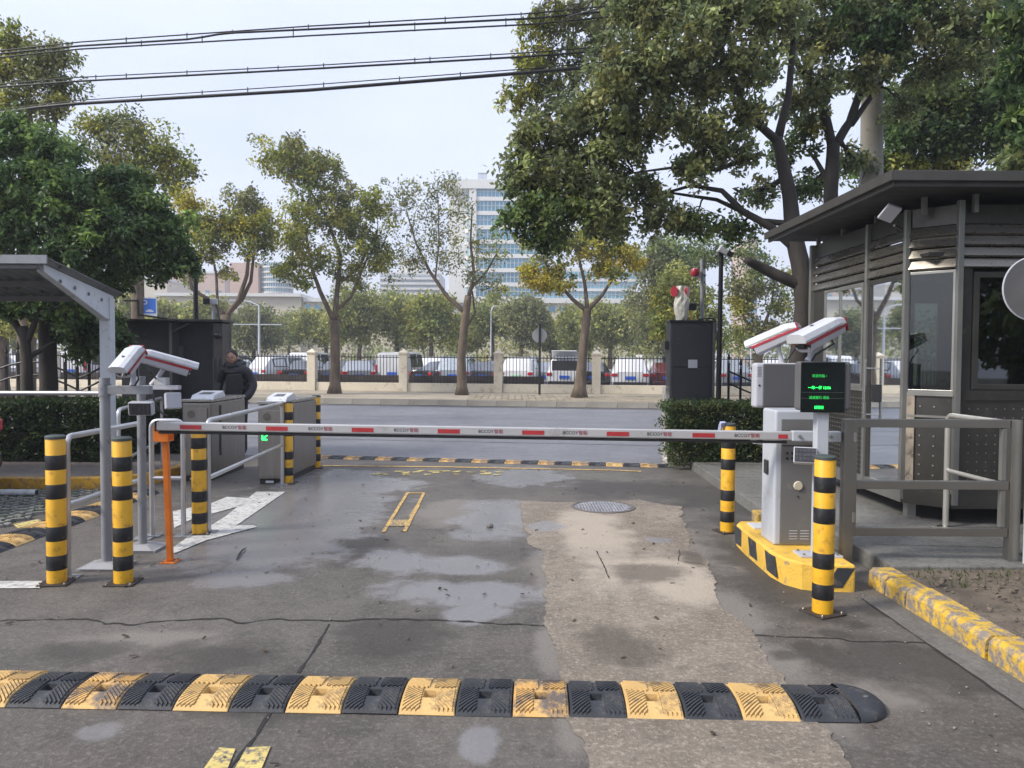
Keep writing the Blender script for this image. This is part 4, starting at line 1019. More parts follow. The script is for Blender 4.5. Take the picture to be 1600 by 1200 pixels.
lpr('plate_camera', 'white plate camera on the near grey post facing the viewer, seen from above its hood', P(203, 566, ya), R(180-8), R(38), .28, (P(208, 598, ya).x, ya, za+.03), sc_=1.0)
lpr('plate_camera', 'white and red plate camera on the rear grey post pointing away to the right', P(258, 568, yb), R(-62), R(17), .44, (P(237, 590, yb).x, yb, zb+.005), sc_=1.0)
lamp_y = ya-.05
floodlamp('rectangular fill light hanging below the arm of the near grey post', P(219, 639, lamp_y), R(6), R(8), .17, .1, 3, 5)
k = MB(); c = P(216, 625, lamp_y); 
for x in (P(199, 625, lamp_y).x, P(235, 625, lamp_y).x): k.bar((x, lamp_y+.02, c.z-.03), (x, lamp_y+.02, za-.033), .006, .02)
k.build('light_bracket', M_lgrey, t1)
floodlamp('pale fill light turned away below the rear camera arm', P(269, 627, yb), R(215), R(10), .12, .13, 3, 4)
k = MB(); k.tube([P(243, 600, yb), P(240, 625, yb-.02), P(252, 645, yb-.02), P(262, 650, yb)], .008, 8); k.build('cable', M_blackpl, t2, smooth=True)

# ------------------------------------------------------------------ railings on the left
M_rail = mat('rail_steel', (.52, .52, .54), .3, .75, .12, 3)
def railing(label, a, b, zt, zm, both=True, r=.022, endpost=True, group='tubular steel railings by the turnstiles'):
    a = Vector(a); b = Vector(b); t = thing('railing', label, 'railing', (a+b)/2, group)
    Z = Vector((0, 0, 1))
    MB().tube(arc_path([a+Z*.012, a+Z*zt, b+Z*zt, b+Z*.012], .07), r, 12).build('rail_loop', M_rail, t, smooth=True)
    if zm: MB().tube([a+Z*zm, b+Z*zm], r*.85, 12).build('lower_rail', M_rail, t, smooth=True)
    for p in (a, b): MB().obox(p+Z*.006, .15, .12, .012, .1).build('foot_plate', M_greysteel, t, bevel=.002)
    return t
p107, p236, p286, p325, p440 = G(107, 903), G(238, 838), G(287, 838), G(326, 832), G(441, 757)
railing('steel railing running back from the far left bollard', p107, p236+Vector((-.03, -.1, 0)), 1.02, .53)
railing('short steel railing across, behind the orange post', p236, p286, 1.03, .52)
railing('steel railing leading back from the third bollard to the turnstile', p325, p440, 1.02, .5, r=.024)
railing('pale steel railing leading to the left turnstile, behind the camera posts', G(255, 800)+Vector((-.45, 0, 0)), G(283, 745)+Vector((-.25, 0, 0)), 1.05, .5, r=.02)
# horizontal closed arm of the next lane
ar = thing('barrier_boom', 'thin pale boom of the neighbouring lane behind the left trees', 'boom', P(80, 615, 8.3))
MB().tube([P(-140, 614, 8.3), P(160, 614.5, 8.3)], .028, 10).build('boom_tube', M_rail, ar, smooth=True)
lp_ = thing('pipe_rail', 'short white pipe end beside the yellow kerb at the left edge', 'pipe', P(20, 770, 8.6))
MB().tube([P(-90, 769, 8.6), P(57, 769.5, 8.6)], .034, 14).build('pipe', M_white, lp_, smooth=True)
MB().cyl(P(57, 769.5, 8.6), P(57.6, 769.5, 8.6), .03, n=14).build('pipe_mouth', M_blackpl, lp_)
MB().cyl(Vector((P(-60, 769, 8.6).x, 8.6, 0)), P(-60, 769, 8.6), .025, n=10).build('pipe_leg', M_white, lp_)

# ------------------------------------------------------------------ turnstiles
def turnstile(label, fx0, fx1, yf, yb, h, arrow, skew):
    t = thing('turnstile', label, 'turnstile', ((fx0+fx1)/2, (yf+yb)/2, 0), 'pedestrian turnstile cabinets')
    A = [Vector((fx0, yf, 0)), Vector((fx1, yf+.02, 0)), Vector((fx1+skew, yb, 0)), Vector((fx0+skew, yb, 0))]
    MB().prism([(p.x, p.y) for p in A], .06, h-.05).build('cabinet', M_cabsteel, t, bevel=.02, seg=3)
    ins = lambda s: [((p.x-(fx0+fx1)/2-skew/2)*s+(fx0+fx1)/2+skew/2, (p.y-(yf+yb)/2)*s+(yf+yb)/2) for p in A]
    MB().prism(ins(.94), 0, .06).build('plinth', M_blackpl, t)
    MB().prism(ins(1.01), h-.045, h-.005).build('top_lid', M_steel, t, bevel=.008)
    # sloped reader head
    k = MB(); y0 = yf+.0; y1 = yf+.5; x0, x1 = fx0+.09, fx1+.02
    k.extr([Vector((x0, y0+.02, h-.02)), Vector((x0, y0+.1, h+.045)), Vector((x0, y1-.1, h+.09)), Vector((x0, y1, h-.0))], (x1-x0, 0, 0)); hd_ = k.build('reader_head', M_whitesteel, t, bevel=.01)
    k = MB(); k.extr([Vector((x0+.07, y0+.14, h+.0505)), Vector((x0+.07, y0+.3, h+.0695)), Vector((x1-.07, y0+.3, h+.0695)), Vector((x1-.07, y0+.14, h+.0505))], (0, 0, .006)); k.build('reader_window', M_grey, hd_)
    k = MB(); k.box(fx0+.04, fx1-.04, yf-.006, yf+.02, .1, h-.12); k.build('front_panel', M_cabsteel, t, bevel=.003)
    k = MB(); k.box(fx0+.1, fx0+.2, yf-.0075, yf, .02, .05); k.build('rating_plate', M_lgrey, t)
    k = MB(); xx = (fx1+skew*.5+.002)
    k.box(xx-.02, xx+.003, yf+.3, yf+.34, .3, h-.1); k.build('gate_flap', M_blackpl, t)
    k = MB(); k.cyl((fx0+.12, yf-.007, h-.2), (fx0+.12, yf-.0095, h-.2), .05, n=20); k.build('reader_ring', M_darksteel, t)
    if arrow:
        c = P(414, 683, yf-.012); Z = Vector((0, 0, 1)); k = MB(); X = Vector((1, 0, 0)); s = .034
        def bar2(a, b): k.bar(Vector((c.x+a[0]*s, yf-.012, c.z+a[1]*s)), Vector((c.x+b[0]*s, yf-.012, c.z+b[1]*s)), .016, .003, (0, 1, 0))
        bar2((1, .9), (-.9, -.8)); bar2((-1, .7), (-1, -1)); bar2((-1, -.95), (.8, -.95))
        k.build('arrow_light', M_green_led, t)
    return t
f0 = G(403, 757); f1 = G(444, 757); fb = G(483, 735)
turnstile('steel turnstile cabinet showing a green arrow light on its front', f0.x, f1.x, f0.y, fb.y+.15, 1.05, True, .06)
f0 = G(290, 752); f1 = G(330, 752); fb = G(385, 731)
turnstile('steel turnstile cabinet farther left beside the dark gate box', f0.x-.04, f1.x, f0.y, fb.y, 1.06, False, .02)
# ------------------------------------------------------------------ dark gate pillars
def gate_pillar(label, x0, x1, y, zt, dep=.9, left=False):
    t = thing('gate_pillar', label, 'gate pillar', ((x0+x1)/2, y+dep/2, 0))
    MB().box(x0, x1, y, y+dep, 0, zt).build('housing', M_dark, t, bevel=.012)
    MB().box(x0-.02, x1+.02, y-.02, y+dep+.02, zt, zt+.03).build('top_cap', M_blackpl, t, bevel=.004)
    return t
yR = 12.2; rx0, rz = XZ(1048, 503, yR); rx1, _ = XZ(1117, 503, yR)
gp = gate_pillar('tall charcoal gate pillar right of the street opening, topped by a beacon mast', rx0, rx1, yR, rz, .34)
z1_ = P(1080, 574, yR).z
k = MB(); k.box(rx0+.02, rx1-.05, yR-.012, yR, z1_+.01, rz-.05); k.build('upper_door', M_dark, gp, bevel=.004)
k = MB(); k.box(rx0+.02, rx1-.05, yR-.012, yR, .1, z1_-.01); k.build('lower_door', M_dark, gp, bevel=.004)
a, b = P(1075, 562, yR), P(1089, 575, yR); MB().box(a.x, b.x, yR-.02, yR-.012, b.z, a.z).build('notice_plate', M_lgrey, gp)
MB().box(rx1-.03, rx1+.005, yR-.02, yR, .1, rz).build('corner_trim', M_grey, gp)
a, b = P(1041, 533, yR), P(1049, 546, yR); MB().box(a.x, rx0, yR+.1, yR+.3, b.z, a.z).build('side_sensor', M_blackpl, gp)
MB().box(rx0-.06, rx0-.002, yR+.02, yR+.3, 0, P(1045, 605, yR).z).build('side_slab', M_conc_l, gp)
# things standing on it
c = P(1062, 503, yR+.2); zt_ = P(1062, 447, yR+.2).z
hn = thing('wrapped_siren', 'red horn siren wrapped in a white plastic bag on the right gate pillar', 'siren', (c.x, yR+.2, rz))
k = MB(); prof = [(0, .1), (.12, .13), (.3, .14), (.45, .15), (.6, .14), (.78, .11), (.95, .09)]
vs = []; rr = random.Random(2); n = 14
for h, r in prof:
    for j in range(n): q = r*(1+rr.uniform(-.16, .16)); t_ = 6.283*j/n; vs.append((c.x+.02+q*math.cos(t_)*.8, yR+.2+q*math.sin(t_)*.8, rz+.03+(zt_-rz)*h*1.0))
k.add(vs, [(i*n+j, i*n+(j+1) % n, (i+1)*n+(j+1) % n, (i+1)*n+j) for i in range(len(prof)-1) for j in range(n)]+[tuple(range((len(prof)-1)*n, len(prof)*n))])
k.build('plastic_wrap', mat('plastic_wrap', (.55, .54, .48), .35, 0, .15, 20, bump=.4), hn)
for s, px in ((1, 1059), (-1, 1068)):
    a = P(px, 455, yR+.2); MB().cyl(a+Vector((.02*s, 0, 0)), a+Vector((-.07*s, -.05, -.01)), .03, .085, 16).build('horn', M_red, hn, smooth=True)
ca = thing('sensor_stick', 'small black sensor head on a yellow stick on the right gate pillar', 'sensor', P(1080, 500, yR+.2))
a = P(1080, 500, yR+.2); b = P(1080, 485, yR+.2); MB().cyl(Vector((a.x, a.y, rz+.03)), b, .018, n=8).build('stick', M_yel, ca)
MB().box(b.x-.08, b.x+.08, b.y-.05, b.y+.05, b.z, b.z+.12).build('head', M_blackpl, ca, bevel=.02)
ms = thing('beacon_mast', 'pale mast with a red beacon and thin black rod on the right gate pillar', 'mast', P(1097, 500, yR+.3))
a = P(1097, 500, yR+.3); b = P(1097, 405, yR+.3); MB().cyl(Vector((a.x, a.y, rz+.03)), b, .03, n=12).build('pole', M_greysteel, ms, smooth=True)
MB().cyl(Vector((a.x+.035, a.y-.03, rz+.4)), b+Vector((.035, -.03, .08)), .011, n=8).build('rod', M_blackpl, ms)
c = P(1086, 428, yR+.25); MB().cyl(c+Vector((.08, 0, -.05)), c+Vector((.0, 0, -.03)), .03, n=8).build('bracket', M_lgrey, ms)
MB().lathe(c, [(.05, -.04), (.07, -.02), (.075, .04), (.06, .08), (.02, .095)], 16).build('beacon', M_red, ms, smooth=True)
k = MB()
for z, x in ((417, 1101), (431, 1101)): q = P(x, z, yR+.3); k.obox(q, .03, .03, .03)
k.build('clip', M_redfilm, ms)
MB().tube([P(1090, 500, yR+.2), P(1100, 498, yR+.2), P(1110, 497, yR+.2), P(1118, 500, yR+.2), P(1119, 508, yR+.1), P(1119, 520, yR-.04)], .014, 8).build('cable_loop', M_blackpl, ms, smooth=True)
cp = thing('camera_pole', 'tall thin black pole with a white surveillance camera beside the right gate pillar', 'camera pole', P(1124, 640, yR-.1))
a = P(1122, 640, yR-.1); b = P(1127, 398, yR-.1)
MB().tube([Vector((a.x, a.y, 0)), b], [.045, .035], 12).build('pole', M_iron, cp, smooth=True)
c = P(1132, 393, yR-.15)
k = MB(); k.obox(c, .2, .12, .09, .0, .1, .5); k.build('camera_body', M_white, cp, bevel=.012)
k = MB(); k.obox(P(1140, 397, yR-.18), .09, .11, .085, 0, .1, .5); k.build('camera_front', M_blackpl, cp, bevel=.01)
k = MB(); k.box(b.x-.05, b.x+.05, b.y-.05, b.y+.05, b.z, b.z+.06); k.build('bracket', M_blackpl, cp)
# left box
yL = 12.6; lx0, lz = XZ(183, 502, yL); lx1, _ = XZ(347, 502, yL)
gl = thing('gate_box', 'wide near-black gate housing left of the street opening', 'gate housing', ((lx0+lx1)/2, yL+.5, 0))
xm = P(265, 520, yL).x; xm2 = P(333, 520, yL).x
MB().box(lx0, xm, yL+.12, yL+.42, 0, lz).build('left_housing', M_dark, gl, bevel=.01)
MB().box(xm+.03, lx1, yL+.3, yL+.42, 0, lz).build('recess_wall', M_dark, gl)
MB().box(lx0-.03, lx1+.02, yL-.05, yL+.46, lz, lz+.04).build('top_cap', M_blackpl, gl, bevel=.004)
MB().box(xm2, lx1, yL, yL+.3, 0, lz-.02).build('side_pier', mat('pier_brown', (.07, .06, .058), .5, .2, .15, 3), gl, bevel=.006)
MB().box(xm-.02, xm+.03, yL+.02, yL+.3, 0, lz-.02).build('edge_post', M_grey, gl)
MB().bar((xm, yL+.05, lz-.18), (xm+.3, yL+.05, lz-.02), .03, .03).build('brace', M_grey, gl)
a = P(283, 555, yL+.28); MB().box(a.x-.04, a.x+.04, a.y-.02, a.y+.02, a.z-.16, a.z+.16).build('handle_plate', M_grey, gl)
for px in (334, 341): q = P(px, 600, yL-.02); MB().cyl(Vector((q.x, q.y, 0)), Vector((q.x, q.y, P(px, 560, yL).z)), .012, n=6).build('conduit', M_grey, gl)
a = P(339, 524, yL-.02); MB().ball(a, .07, 1, 1, .8).build('dome_sensor', M_blackpl, gl)
cc_ = thing('surveillance_camera', 'small boxy camera on a pale stub on the left gate housing', 'camera', P(331, 500, yL+.3))
a = P(333, 500, yL+.3); b = P(333, 478, yL+.3)
MB().cyl(Vector((a.x, a.y, lz+.04)), b, .022, n=10).build('stub', M_lgrey, cc_)
MB().obox(P(329, 471, yL+.3), .22, .13, .1, .2).build('body', M_white, cc_, bevel=.01)
MB().obox(P(323, 471, yL+.22), .1, .12, .105, .2).build('front', M_blackpl, cc_, bevel=.01)
MB().tube([P(336, 472, yL+.3), P(340, 482, yL+.3), P(343, 500, yL+.25)], .015, 6).build('cable', M_blackpl, cc_)
an = thing('antenna_pole', 'thin dark pole rising behind the left gate housing', 'pole', P(307, 500, yL+1.3))
MB().cyl(Vector((P(307, 500, yL+1.4).x, yL+1.4, 0)), P(305, 400, yL+1.4), .05, .04, 10).build('pole', M_iron, an, smooth=True)
wv = thing('roof_bracket', 'low black bracket with a pale bar lying on the left gate housing', 'bracket', P(240, 498, yL+.4))
k = MB(); k.bar(P(217, 492, yL+.4), P(262, 498, yL+.4), .1, .03); k.bar(P(240, 499, yL+.4), P(305, 500, yL+.4), .05, .02); k.bar(P(195, 470, yL+.4), P(217, 470, yL+.4), .06, .03); k.bar(P(216, 470, yL+.4), P(217, 495, yL+.4), .03, .03)
k.build('bracket_frame', M_blackpl, wv)

# ------------------------------------------------------------------ iron fences near the gate
def spear(k, x, y, z):
    k.lathe((x, y, z), [(.008, 0), (.016, .02), (.008, .04), (.03, .07), (.022, .1), (.002, .19)], 6)
def iron_fence(name, label, x0, x1, y, step, zt, curved, group):
    t = thing(name, label, 'fence', ((x0+x1)/2, y, 0), group)
    n = int((x1-x0)/step)
    first = None
    for i in range(n+1):
        x = x0+i*step; u = i/max(1, n)
        z = zt(u)
        k = MB(); k.box(x-.016, x+.016, y-.016, y+.016, .1, z); spear(k, x, y, z); k.build('bar', M_iron, t)
    for dz in (-.14, -.34):
        pts = [Vector((x0+(x1-x0)*u, y-.02, zt(u)+dz+curved*math.sin(u*math.pi*2)*.05)) for u in np.linspace(0, 1, 14)]
        MB().tube(pts, .016, 6).build('curved_rail', M_iron, t)
    MB().box(x0, x1, y-.014, y+.014, .2, .235).build('lower_rail', M_iron, t)
    return t
yF = 12.6; fx = P(1139, 560, yF).x; fx2 = P(1300, 560, yF).x
iron_fence('iron_fence', 'black iron fence with spear heads beyond the right hedge', fx, fx2, yF, .195, lambda u: 1.55-.32*math.sin(min(1, u*1.5)*math.pi/2), 0, 'spear topped iron fences')
zl = lambda u: 1.42+.25*abs(math.sin(u*math.pi*2+.9))
iron_fence('iron_fence', 'black iron fence with wavy rails behind the left tree trunks', P(-120, 560, 12.0).x, P(170, 560, 12.0).x, 12.0, .185, zl, 1, 'spear topped iron fences')

# ------------------------------------------------------------------ wall and railing across the street
FW = lambda s: S(s, 33.0)
fw_ = thing('boundary_fence', 'cream wall with tall pillars and black iron bars across the street', 'fence', S(0, 33.0))
a, b = FW(-62), FW(60); zb = .13
def wallbox(k, s0, s1, dn, z0, z1):
    a, b = FW(s0), FW(s1); o = SN*dn; k.extr([(a-o)+Vector((0,0,z0)), (b-o)+Vector((0,0,z0)), (b-o)+Vector((0,0,z1)), (a-o)+Vector((0,0,z1))], o*2)
# pillar spacing from the picture
def s_at(px, z=1.0):
    d = ray(px, 560); # intersect vertical plane of the fence
    n = SN; t = (n.dot(FW(0))) / n.dot(Vector((d.x, d.y, 0))); p = Vector((d.x*t, d.y*t, 0)); return (p-FW(0)).dot(SV)
sA, sB, sC, sD = s_at(488), s_at(633), s_at(780), s_at(932)
sp = (sD-sA)/3
pil = [sA+sp*i for i in range(-11, 14)]
kc = MB()
for q0, q1 in zip(pil, pil[1:]):
    k = MB(); wallbox(k, q0+.19, q1-.19, .1, zb, .5); k.build('wall_panel', M_cream, fw_, bevel=.01)
    k = MB(); wallbox(k, q0+.19, q1-.19, .02, 1.6, 1.64); wallbox(k, q0+.19, q1-.19, .02, .58, .61); k.build('rail', M_iron, fw_)
    if abs((q0+q1)/2) < 40:
        k = MB(); n = int((q1-q0-.38)/.145)
        for i in range(1, n):
            c = FW(q0+.19+(q1-q0-.38)*i/n); k.box(c.x-.013, c.x+.013, c.y-.013, c.y+.013, .5, 1.72)
        k.build('fence_bars', M_iron, fw_, kind='stuff')
for q in pil:
    c = FW(q); k = MB(); k.obox((c.x, c.y, zb+.83), .36, .36, 1.66, ang); k.obox((c.x, c.y, zb+1.67), .44, .44, .06, ang)
    k.add([c+SV*x*.2+SN*y*.2+Vector((0, 0, zb+1.7)) for x, y in ((-1,-1),(1,-1),(1,1),(-1,1))]+[c+Vector((0, 0, zb+1.86))], [(0,1,4),(1,2,4),(2,3,4),(3,0,4)])
    k.build('pillar', M_cream, fw_)
# brown board behind the lower bars
def lot_hedge(): pass
k = MB(); a, b = S(-40, 33.5), S(-1.2 if False else s_at(850), 33.5); o = SN*.03
k.extr([a+Vector((0,0,.0)), b+Vector((0,0,.0)), b+Vector((0,0,.82)), a+Vector((0,0,.82))], o)
lb = thing('low_barrier', 'dark brown low boarding behind the iron bars of the far fence', 'boarding', S(-10, 33.5)); k.build('board', mat('brown_board', (.09, .065, .055), .8, 0, .4, 2, dirt=.4, dcol=(.04, .035, .03)), lb)
# sign on a black pole at the far pavement
c = P(843, 602, 31.3)
ts = thing('traffic_sign', 'pale round sign back on a black pole in front of the far fence', 'sign', (c.x, c.y, .13))
MB().cyl((c.x, c.y, .13), (c.x, c.y, P(843, 506, 31.3).z), .05, n=10).build('pole', M_iron, ts)
q = P(843, 524, 31.36); MB().cyl(q, q+Vector((0, .03, 0)), .3, n=28).build('sign_disc', mat('pale_sign_back', (.42, .43, .44), .5, .2, .06), ts)
# parking sign
yP = 22; a, b = P(216, 466, yP), P(244, 493, yP)
pk = thing('parking_sign', 'blue parking sign with a white P beyond the left gate housing', 'sign', ((a.x+b.x)/2, yP, 0))
M_blue = mat('sign_blue', (.02, .13, .5), .4, 0, .06, 3)
MB().box(a.x-.02, b.x+.02, yP, yP+.03, b.z-.02, a.z+.02).build('sign_border', M_white, pk)
MB().box(a.x+.01, b.x-.01, yP-.006, yP, b.z+.06, a.z-.01).build('sign_face', M_blue, pk)
wd = b.x-a.x
text('P', .34, M_white, pk, (a.x+wd*.36, yP-.009, b.z+.31), (R(90), 0, 0))
# arrow and small word line below
k = MB(); k.box(a.x+wd*.42, a.x+wd*.86, yP-.009, yP-.007, b.z+.1, b.z+.14); k.box(a.x+wd*.5, a.x+wd*.75, yP-.009, yP-.007, b.z+.14, b.z+.17); k.box(a.x+wd*.12, a.x+wd*.24, yP-.009, yP-.007, b.z+.11, b.z+.15); k.build('sign_marks', M_white, pk)
for px in (221, ): q = P(px, 493, yP+.05); MB().cyl((q.x, q.y, 0), (q.x, q.y, q.z+.3), .06, n=10).build('pole', M_white, pk)

# ------------------------------------------------------------------ street lamps far away
def lamp(label, px, py_top, Y, arm, r=.09):
    b = P(px, 560, Y); zt = P(px, py_top, Y).z
    t = thing('street_lamp', label, 'street lamp', (b.x, Y, 0))
    MB().cyl((b.x, Y, 0), (b.x, Y, zt), r, r*.6, 10).build('pole', M_white, t)
    MB().tube([(b.x, Y, zt), (b.x+arm*.4, Y, zt+.25), (b.x+arm, Y, zt+.35)], .05, 6).build('arm', M_white, t)
    MB().obox((b.x+arm*1.15, Y, zt+.34), min(.7, abs(arm)), .2, .08).build('lamp_head', M_lgrey, t)
    if label.startswith('white'): MB().bar((b.x-1.6, Y, P(px, 507, Y).z), (b.x+1.4, Y, P(px, 507, Y).z), .06, .06).build('crossbar', M_white, t)
    return t
lamp('white street lamp pole with a crossbar left of the first street tree', 405, 478, 48, -1.3)
lamp('thin pale lamp pole between the trees behind the far fence', 767, 486, 52, .25, .05)
lamp('pale lamp pole behind the trees right of the camera pole', 1173, 468, 52, -.6, .05)

# ------------------------------------------------------------------ canopy on the left
cn = thing('bicycle_canopy', 'grey corrugated canopy on a white cantilever post at the left edge', 'canopy', (-5.1, 9.5, 0))
Yc = 9.5; cx, cz = XZ(168, 466, Yc)
M_can = mat('canopy_white', (.5, .53, .57), .45, 0, .08, 3, dirt=.2, dcol=(.3, .3, .3))
MB().box(cx-.075, cx+.06, Yc-.06, Yc+.06, .1, cz-.0).build('post', M_can, cn, bevel=.006)
tip = P(64, 417, 8.3); tipx = cx
tip = Vector((cx-.05, cx*F/(65-800) if False else (cx-.05)*F/(65-800), 0)); tip.z = P(65, 420, tip.y).z
k = MB(); A = Vector((cx, Yc+.05, cz-.02)); k.add([A+Vector((-.05, 0, .05)), A+Vector((.05, 0, .05)), A+Vector((.05, -.05, -.28)), A+Vector((-.05, -.05, -.28)), tip+Vector((-.04, 0, .05)), tip+Vector((.04, 0, .05)), tip+Vector((.04, 0, -.03)), tip+Vector((-.04, 0, -.03))], [(0,1,2,3),(7,6,5,4),(0,4,5,1),(1,5,6,2),(2,6,7,3),(3,7,4,0)])
am = k.build('arm', M_can, cn, bevel=.004)
k = MB()
for u in (.2, .4, .6, .8):
    q = A.lerp(tip, u)+Vector((.052, 0, -.06)); k.cyl(q, q+Vector((.003, 0, 0)), .022, n=10)
k.build('arm_hole', M_grey, cn)
k = MB(); nn_ = 60; W_ = 5.0
lo = A+Vector((.12, .12, .07)); hi = tip+Vector((.12, -.12, .10))
vs = []
for i in range(nn_*2+1):
    x = -i*W_/(nn_*2); dz = .02*(1 if (i//1) % 4 in (0, 1) else -1)
    for q in (lo, hi): vs.append((q.x+x, q.y, q.z+dz)); 
    for q in (lo, hi): vs.append((q.x+x, q.y, q.z+dz-.006))
k.add(vs, [f for i in range(nn_*2) for f in ((4*i, 4*i+1, 4*i+5, 4*i+4), (4*i+2, 4*i+6, 4*i+7, 4*i+3), (4*i+1, 4*i+3, 4*i+7, 4*i+5), (4*i, 4*i+4, 4*i+6, 4*i+2))]+[(0, 2, 3, 1)])
k.build('corrugated_roof', mat('canopy_sheet', (.2, .215, .22), .5, .3, .15, 3, dirt=.2), cn)
for u in (.05, .5, .97):
    q = lo.lerp(hi, u); MB().box(q.x-W_, q.x-.1, q.y-.03, q.y+.03, q.z-.1, q.z-.035).build('purlin', M_grey, cn)
MB().box(lo.x-W_, lo.x-.02, hi.y-.02, hi.y, hi.z-.06, hi.z+.03).build('front_trim', M_greysteel, cn)

# ------------------------------------------------------------------ cars
M_tyre = mat('tyre', (.015, .015, .016), .8); M_rim = mat('alloy_rim', (.4, .4, .42), .3, .8); M_carglass = mat('car_window', (.02, .026, .03), .06, 0, .1, 3, spec=.9, coat=.6)
M_tail = mat('tail_lamp', (.42, .01, .015), .2, 0, .1, coat=.5); M_plate = mat('plate_blue', (.02, .1, .5), .4); M_plateg = mat('plate_green', (.35, .6, .4), .4)
M_carblk = mat('car_trim', (.02, .02, .022), .5)
SHAPES = {
 'suv': [(0, .42, .95, 1.0, .78, .70), (.06, .34, .98, 1.06, .88, .74), (.5, .28, 1.02, 1.6, .92, .66), (1.5, .26, 1.02, 1.69, .93, .68), (2.5, .26, 1.0, 1.66, .93, .67), (3.25, .26, .99, 1.08, .92, .66), (4.2, .32, .86, .93, .88, .6), (4.5, .42, .72, .78, .78, .5)],
 'sedan': [(0, .42, .88, .93, .76, .66), (.06, .34, .94, .99, .86, .7), (.65, .28, .96, 1.02, .89, .66), (1.35, .25, .96, 1.40, .9, .62), (2.4, .25, .95, 1.44, .9, .62), (3.2, .25, .92, .99, .9, .64), (4.3, .3, .78, .85, .86, .6), (4.65, .4, .62, .68, .76, .5)],
 'van': [(0, .42, 1.05, 1.5, .84, .78), (.05, .36, 1.05, 1.84, .9, .78), (.5, .3, 1.05, 1.9, .92, .76), (2.0, .28, 1.05, 1.92, .92, .76), (3.2, .28, 1.02, 1.88, .92, .74), (3.95, .28, 1.0, 1.08, .9, .7), (4.4, .34, .85, .95, .86, .66), (4.55, .42, .7, .8, .8, .6)],
}
def car(label, kind, colr, rough=.3, plate=M_plate, tall=1.0, open_tail=False):
    st = SHAPES[kind]; t = thing('parked_car', label, 'car', (0, 0, 0)); pm_ = colr
    k = MB(); vs = []
    for y, zb, zm, zr, w1, w2 in st:
        half = [(w1*.86, zb), (w1*.98, zb+.14), (w1, zm-.18), (w1*.965, zm), (w2*1.02, zr-.07), (w2*.86, zr)]
        ring = [(x, z) for x, z in half] + [(-x, z) for x, z in reversed(half)]
        vs += [(x, y, z) for x, z in ring]
    n = 12; fs = [(i*n+j, (i+1)*n+j, (i+1)*n+(j+1) % n, i*n+(j+1) % n) for i in range(len(st)-1) for j in range(n)]
    fs += [tuple(range(n)), tuple(reversed(range((len(st)-1)*n, len(st)*n)))]
    k.add(vs, fs); k.build('body', pm_, t, smooth=True, ang=32, bevel=.02)
    V = lambda i, j, o=(0, 0, 0): Vector(vs[i*n+j])+Vector(o)
    # windows as panels 6 mm proud
    def panel(name, q, mt, sh=.88, off=.006):
        c = sum(q, Vector())/4; q = [c+(p-c)*sh for p in q]; nn = (q[1]-q[0]).cross(q[2]-q[0]).normalized()
        ctr = Vector((0, 2.2, .9))
        if nn.dot(c-ctr) < 0: nn = -nn
        k = MB(); k.extr([p+nn*off*1 for p in q], -nn*.02); return k.build(name, mt, t)
    gi = 1 if kind != 'sedan' else 2
    panel('rear_window', [V(gi, 4), V(gi+1, 4), V(gi+1, 7), V(gi, 7)] if kind != 'van' else [V(1, 3, (0, -.0, .03)), V(1, 4), V(1, 7), V(1, 8, (0, 0, .03))], M_carglass, .86, .02 if kind == 'van' else .008)
    wi = 4 if kind != 'van' else 4
    panel('windscreen', [V(wi, 4), V(wi+1, 4), V(wi+1, 7), V(wi, 7)], M_carglass, .88)
    for i in range(gi+1, wi):
        panel('side_window', [V(i, 3), V(i+1, 3), V(i+1, 4), V(i, 4)], M_carglass, .86); panel('side_window', [V(i, 8), V(i+1, 8), V(i+1, 7), V(i, 7)], M_carglass, .86)
    w_ = st[1][4]; zl = st[1][2]
    for s in (-1, 1):
        k = MB(); z0 = zl-.2; k.box(min(s*w_*.98, s*w_*.68), max(s*w_*.98, s*w_*.68), -.03, .12, z0, z0+.14) if kind != 'van' else k.box(min(s*w_*.99, s*w_*.84), max(s*w_*.99, s*w_*.84), -.02, .1, z0-.05, z0+.4)
        k.build('tail_light', M_tail, t, bevel=.02)
        k = MB(); e = st[-1]; k.box(min(s*.72, s*.4), max(s*.72, s*.4), e[0]-.12, e[0]+.03, e[2]-.12, e[2]-.0); k.build('headlight', M_lgrey, t, bevel=.02)
        k = MB(); k.obox((s*(w_+.1), 3.15 if kind != 'van' else 3.7, 1.0), .16, .1, .12); k.build('mirror', pm_, t, bevel=.03)
        for y in (.85, 3.55):
            q = k = MB(); k.cyl((s*(w_-.2), y, .33), (s*(w_+.005), y, .33), .33, n=20); tt = k.build('wheel', M_tyre, t)
            k = MB(); k.cyl((s*(w_+.004), y, .33), (s*(w_+.012), y, .33), .2, n=14); k.build('rim', M_rim, tt)
    k = MB(); k.box(-.24, .24, -.035, .0, zl-.34, zl-.19); k.build('licence_plate', plate, t)
    k = MB(); k.box(-w_*.9, w_*.9, -.07, .2, .32, .52); k.build('rear_bumper', M_carblk if kind != 'sedan' else pm_, t, bevel=.04)
    if kind == 'suv':
        for s in (-1, 1): k = MB(); k.tube([(s*.6, .7, 1.66), (s*.62, 1.2, 1.72), (s*.62, 2.4, 1.71), (s*.6, 2.8, 1.64)], .016, 6); k.build('roof_rail', M_rim, t)
    if open_tail:
        k = MB(); k.extr([Vector((-.66, .55, 1.66)), Vector((.66, .55, 1.66)), Vector((.6, -.35, 1.95)), Vector((-.6, -.35, 1.95))], (0, .01, .05)); k.build('raised_tailgate', pm_, t, bevel=.02)
        k = MB(); k.box(-.6, .6, .02, .3, 1.0, 1.5); k.build('boot_opening', M_carblk, t)
    return t
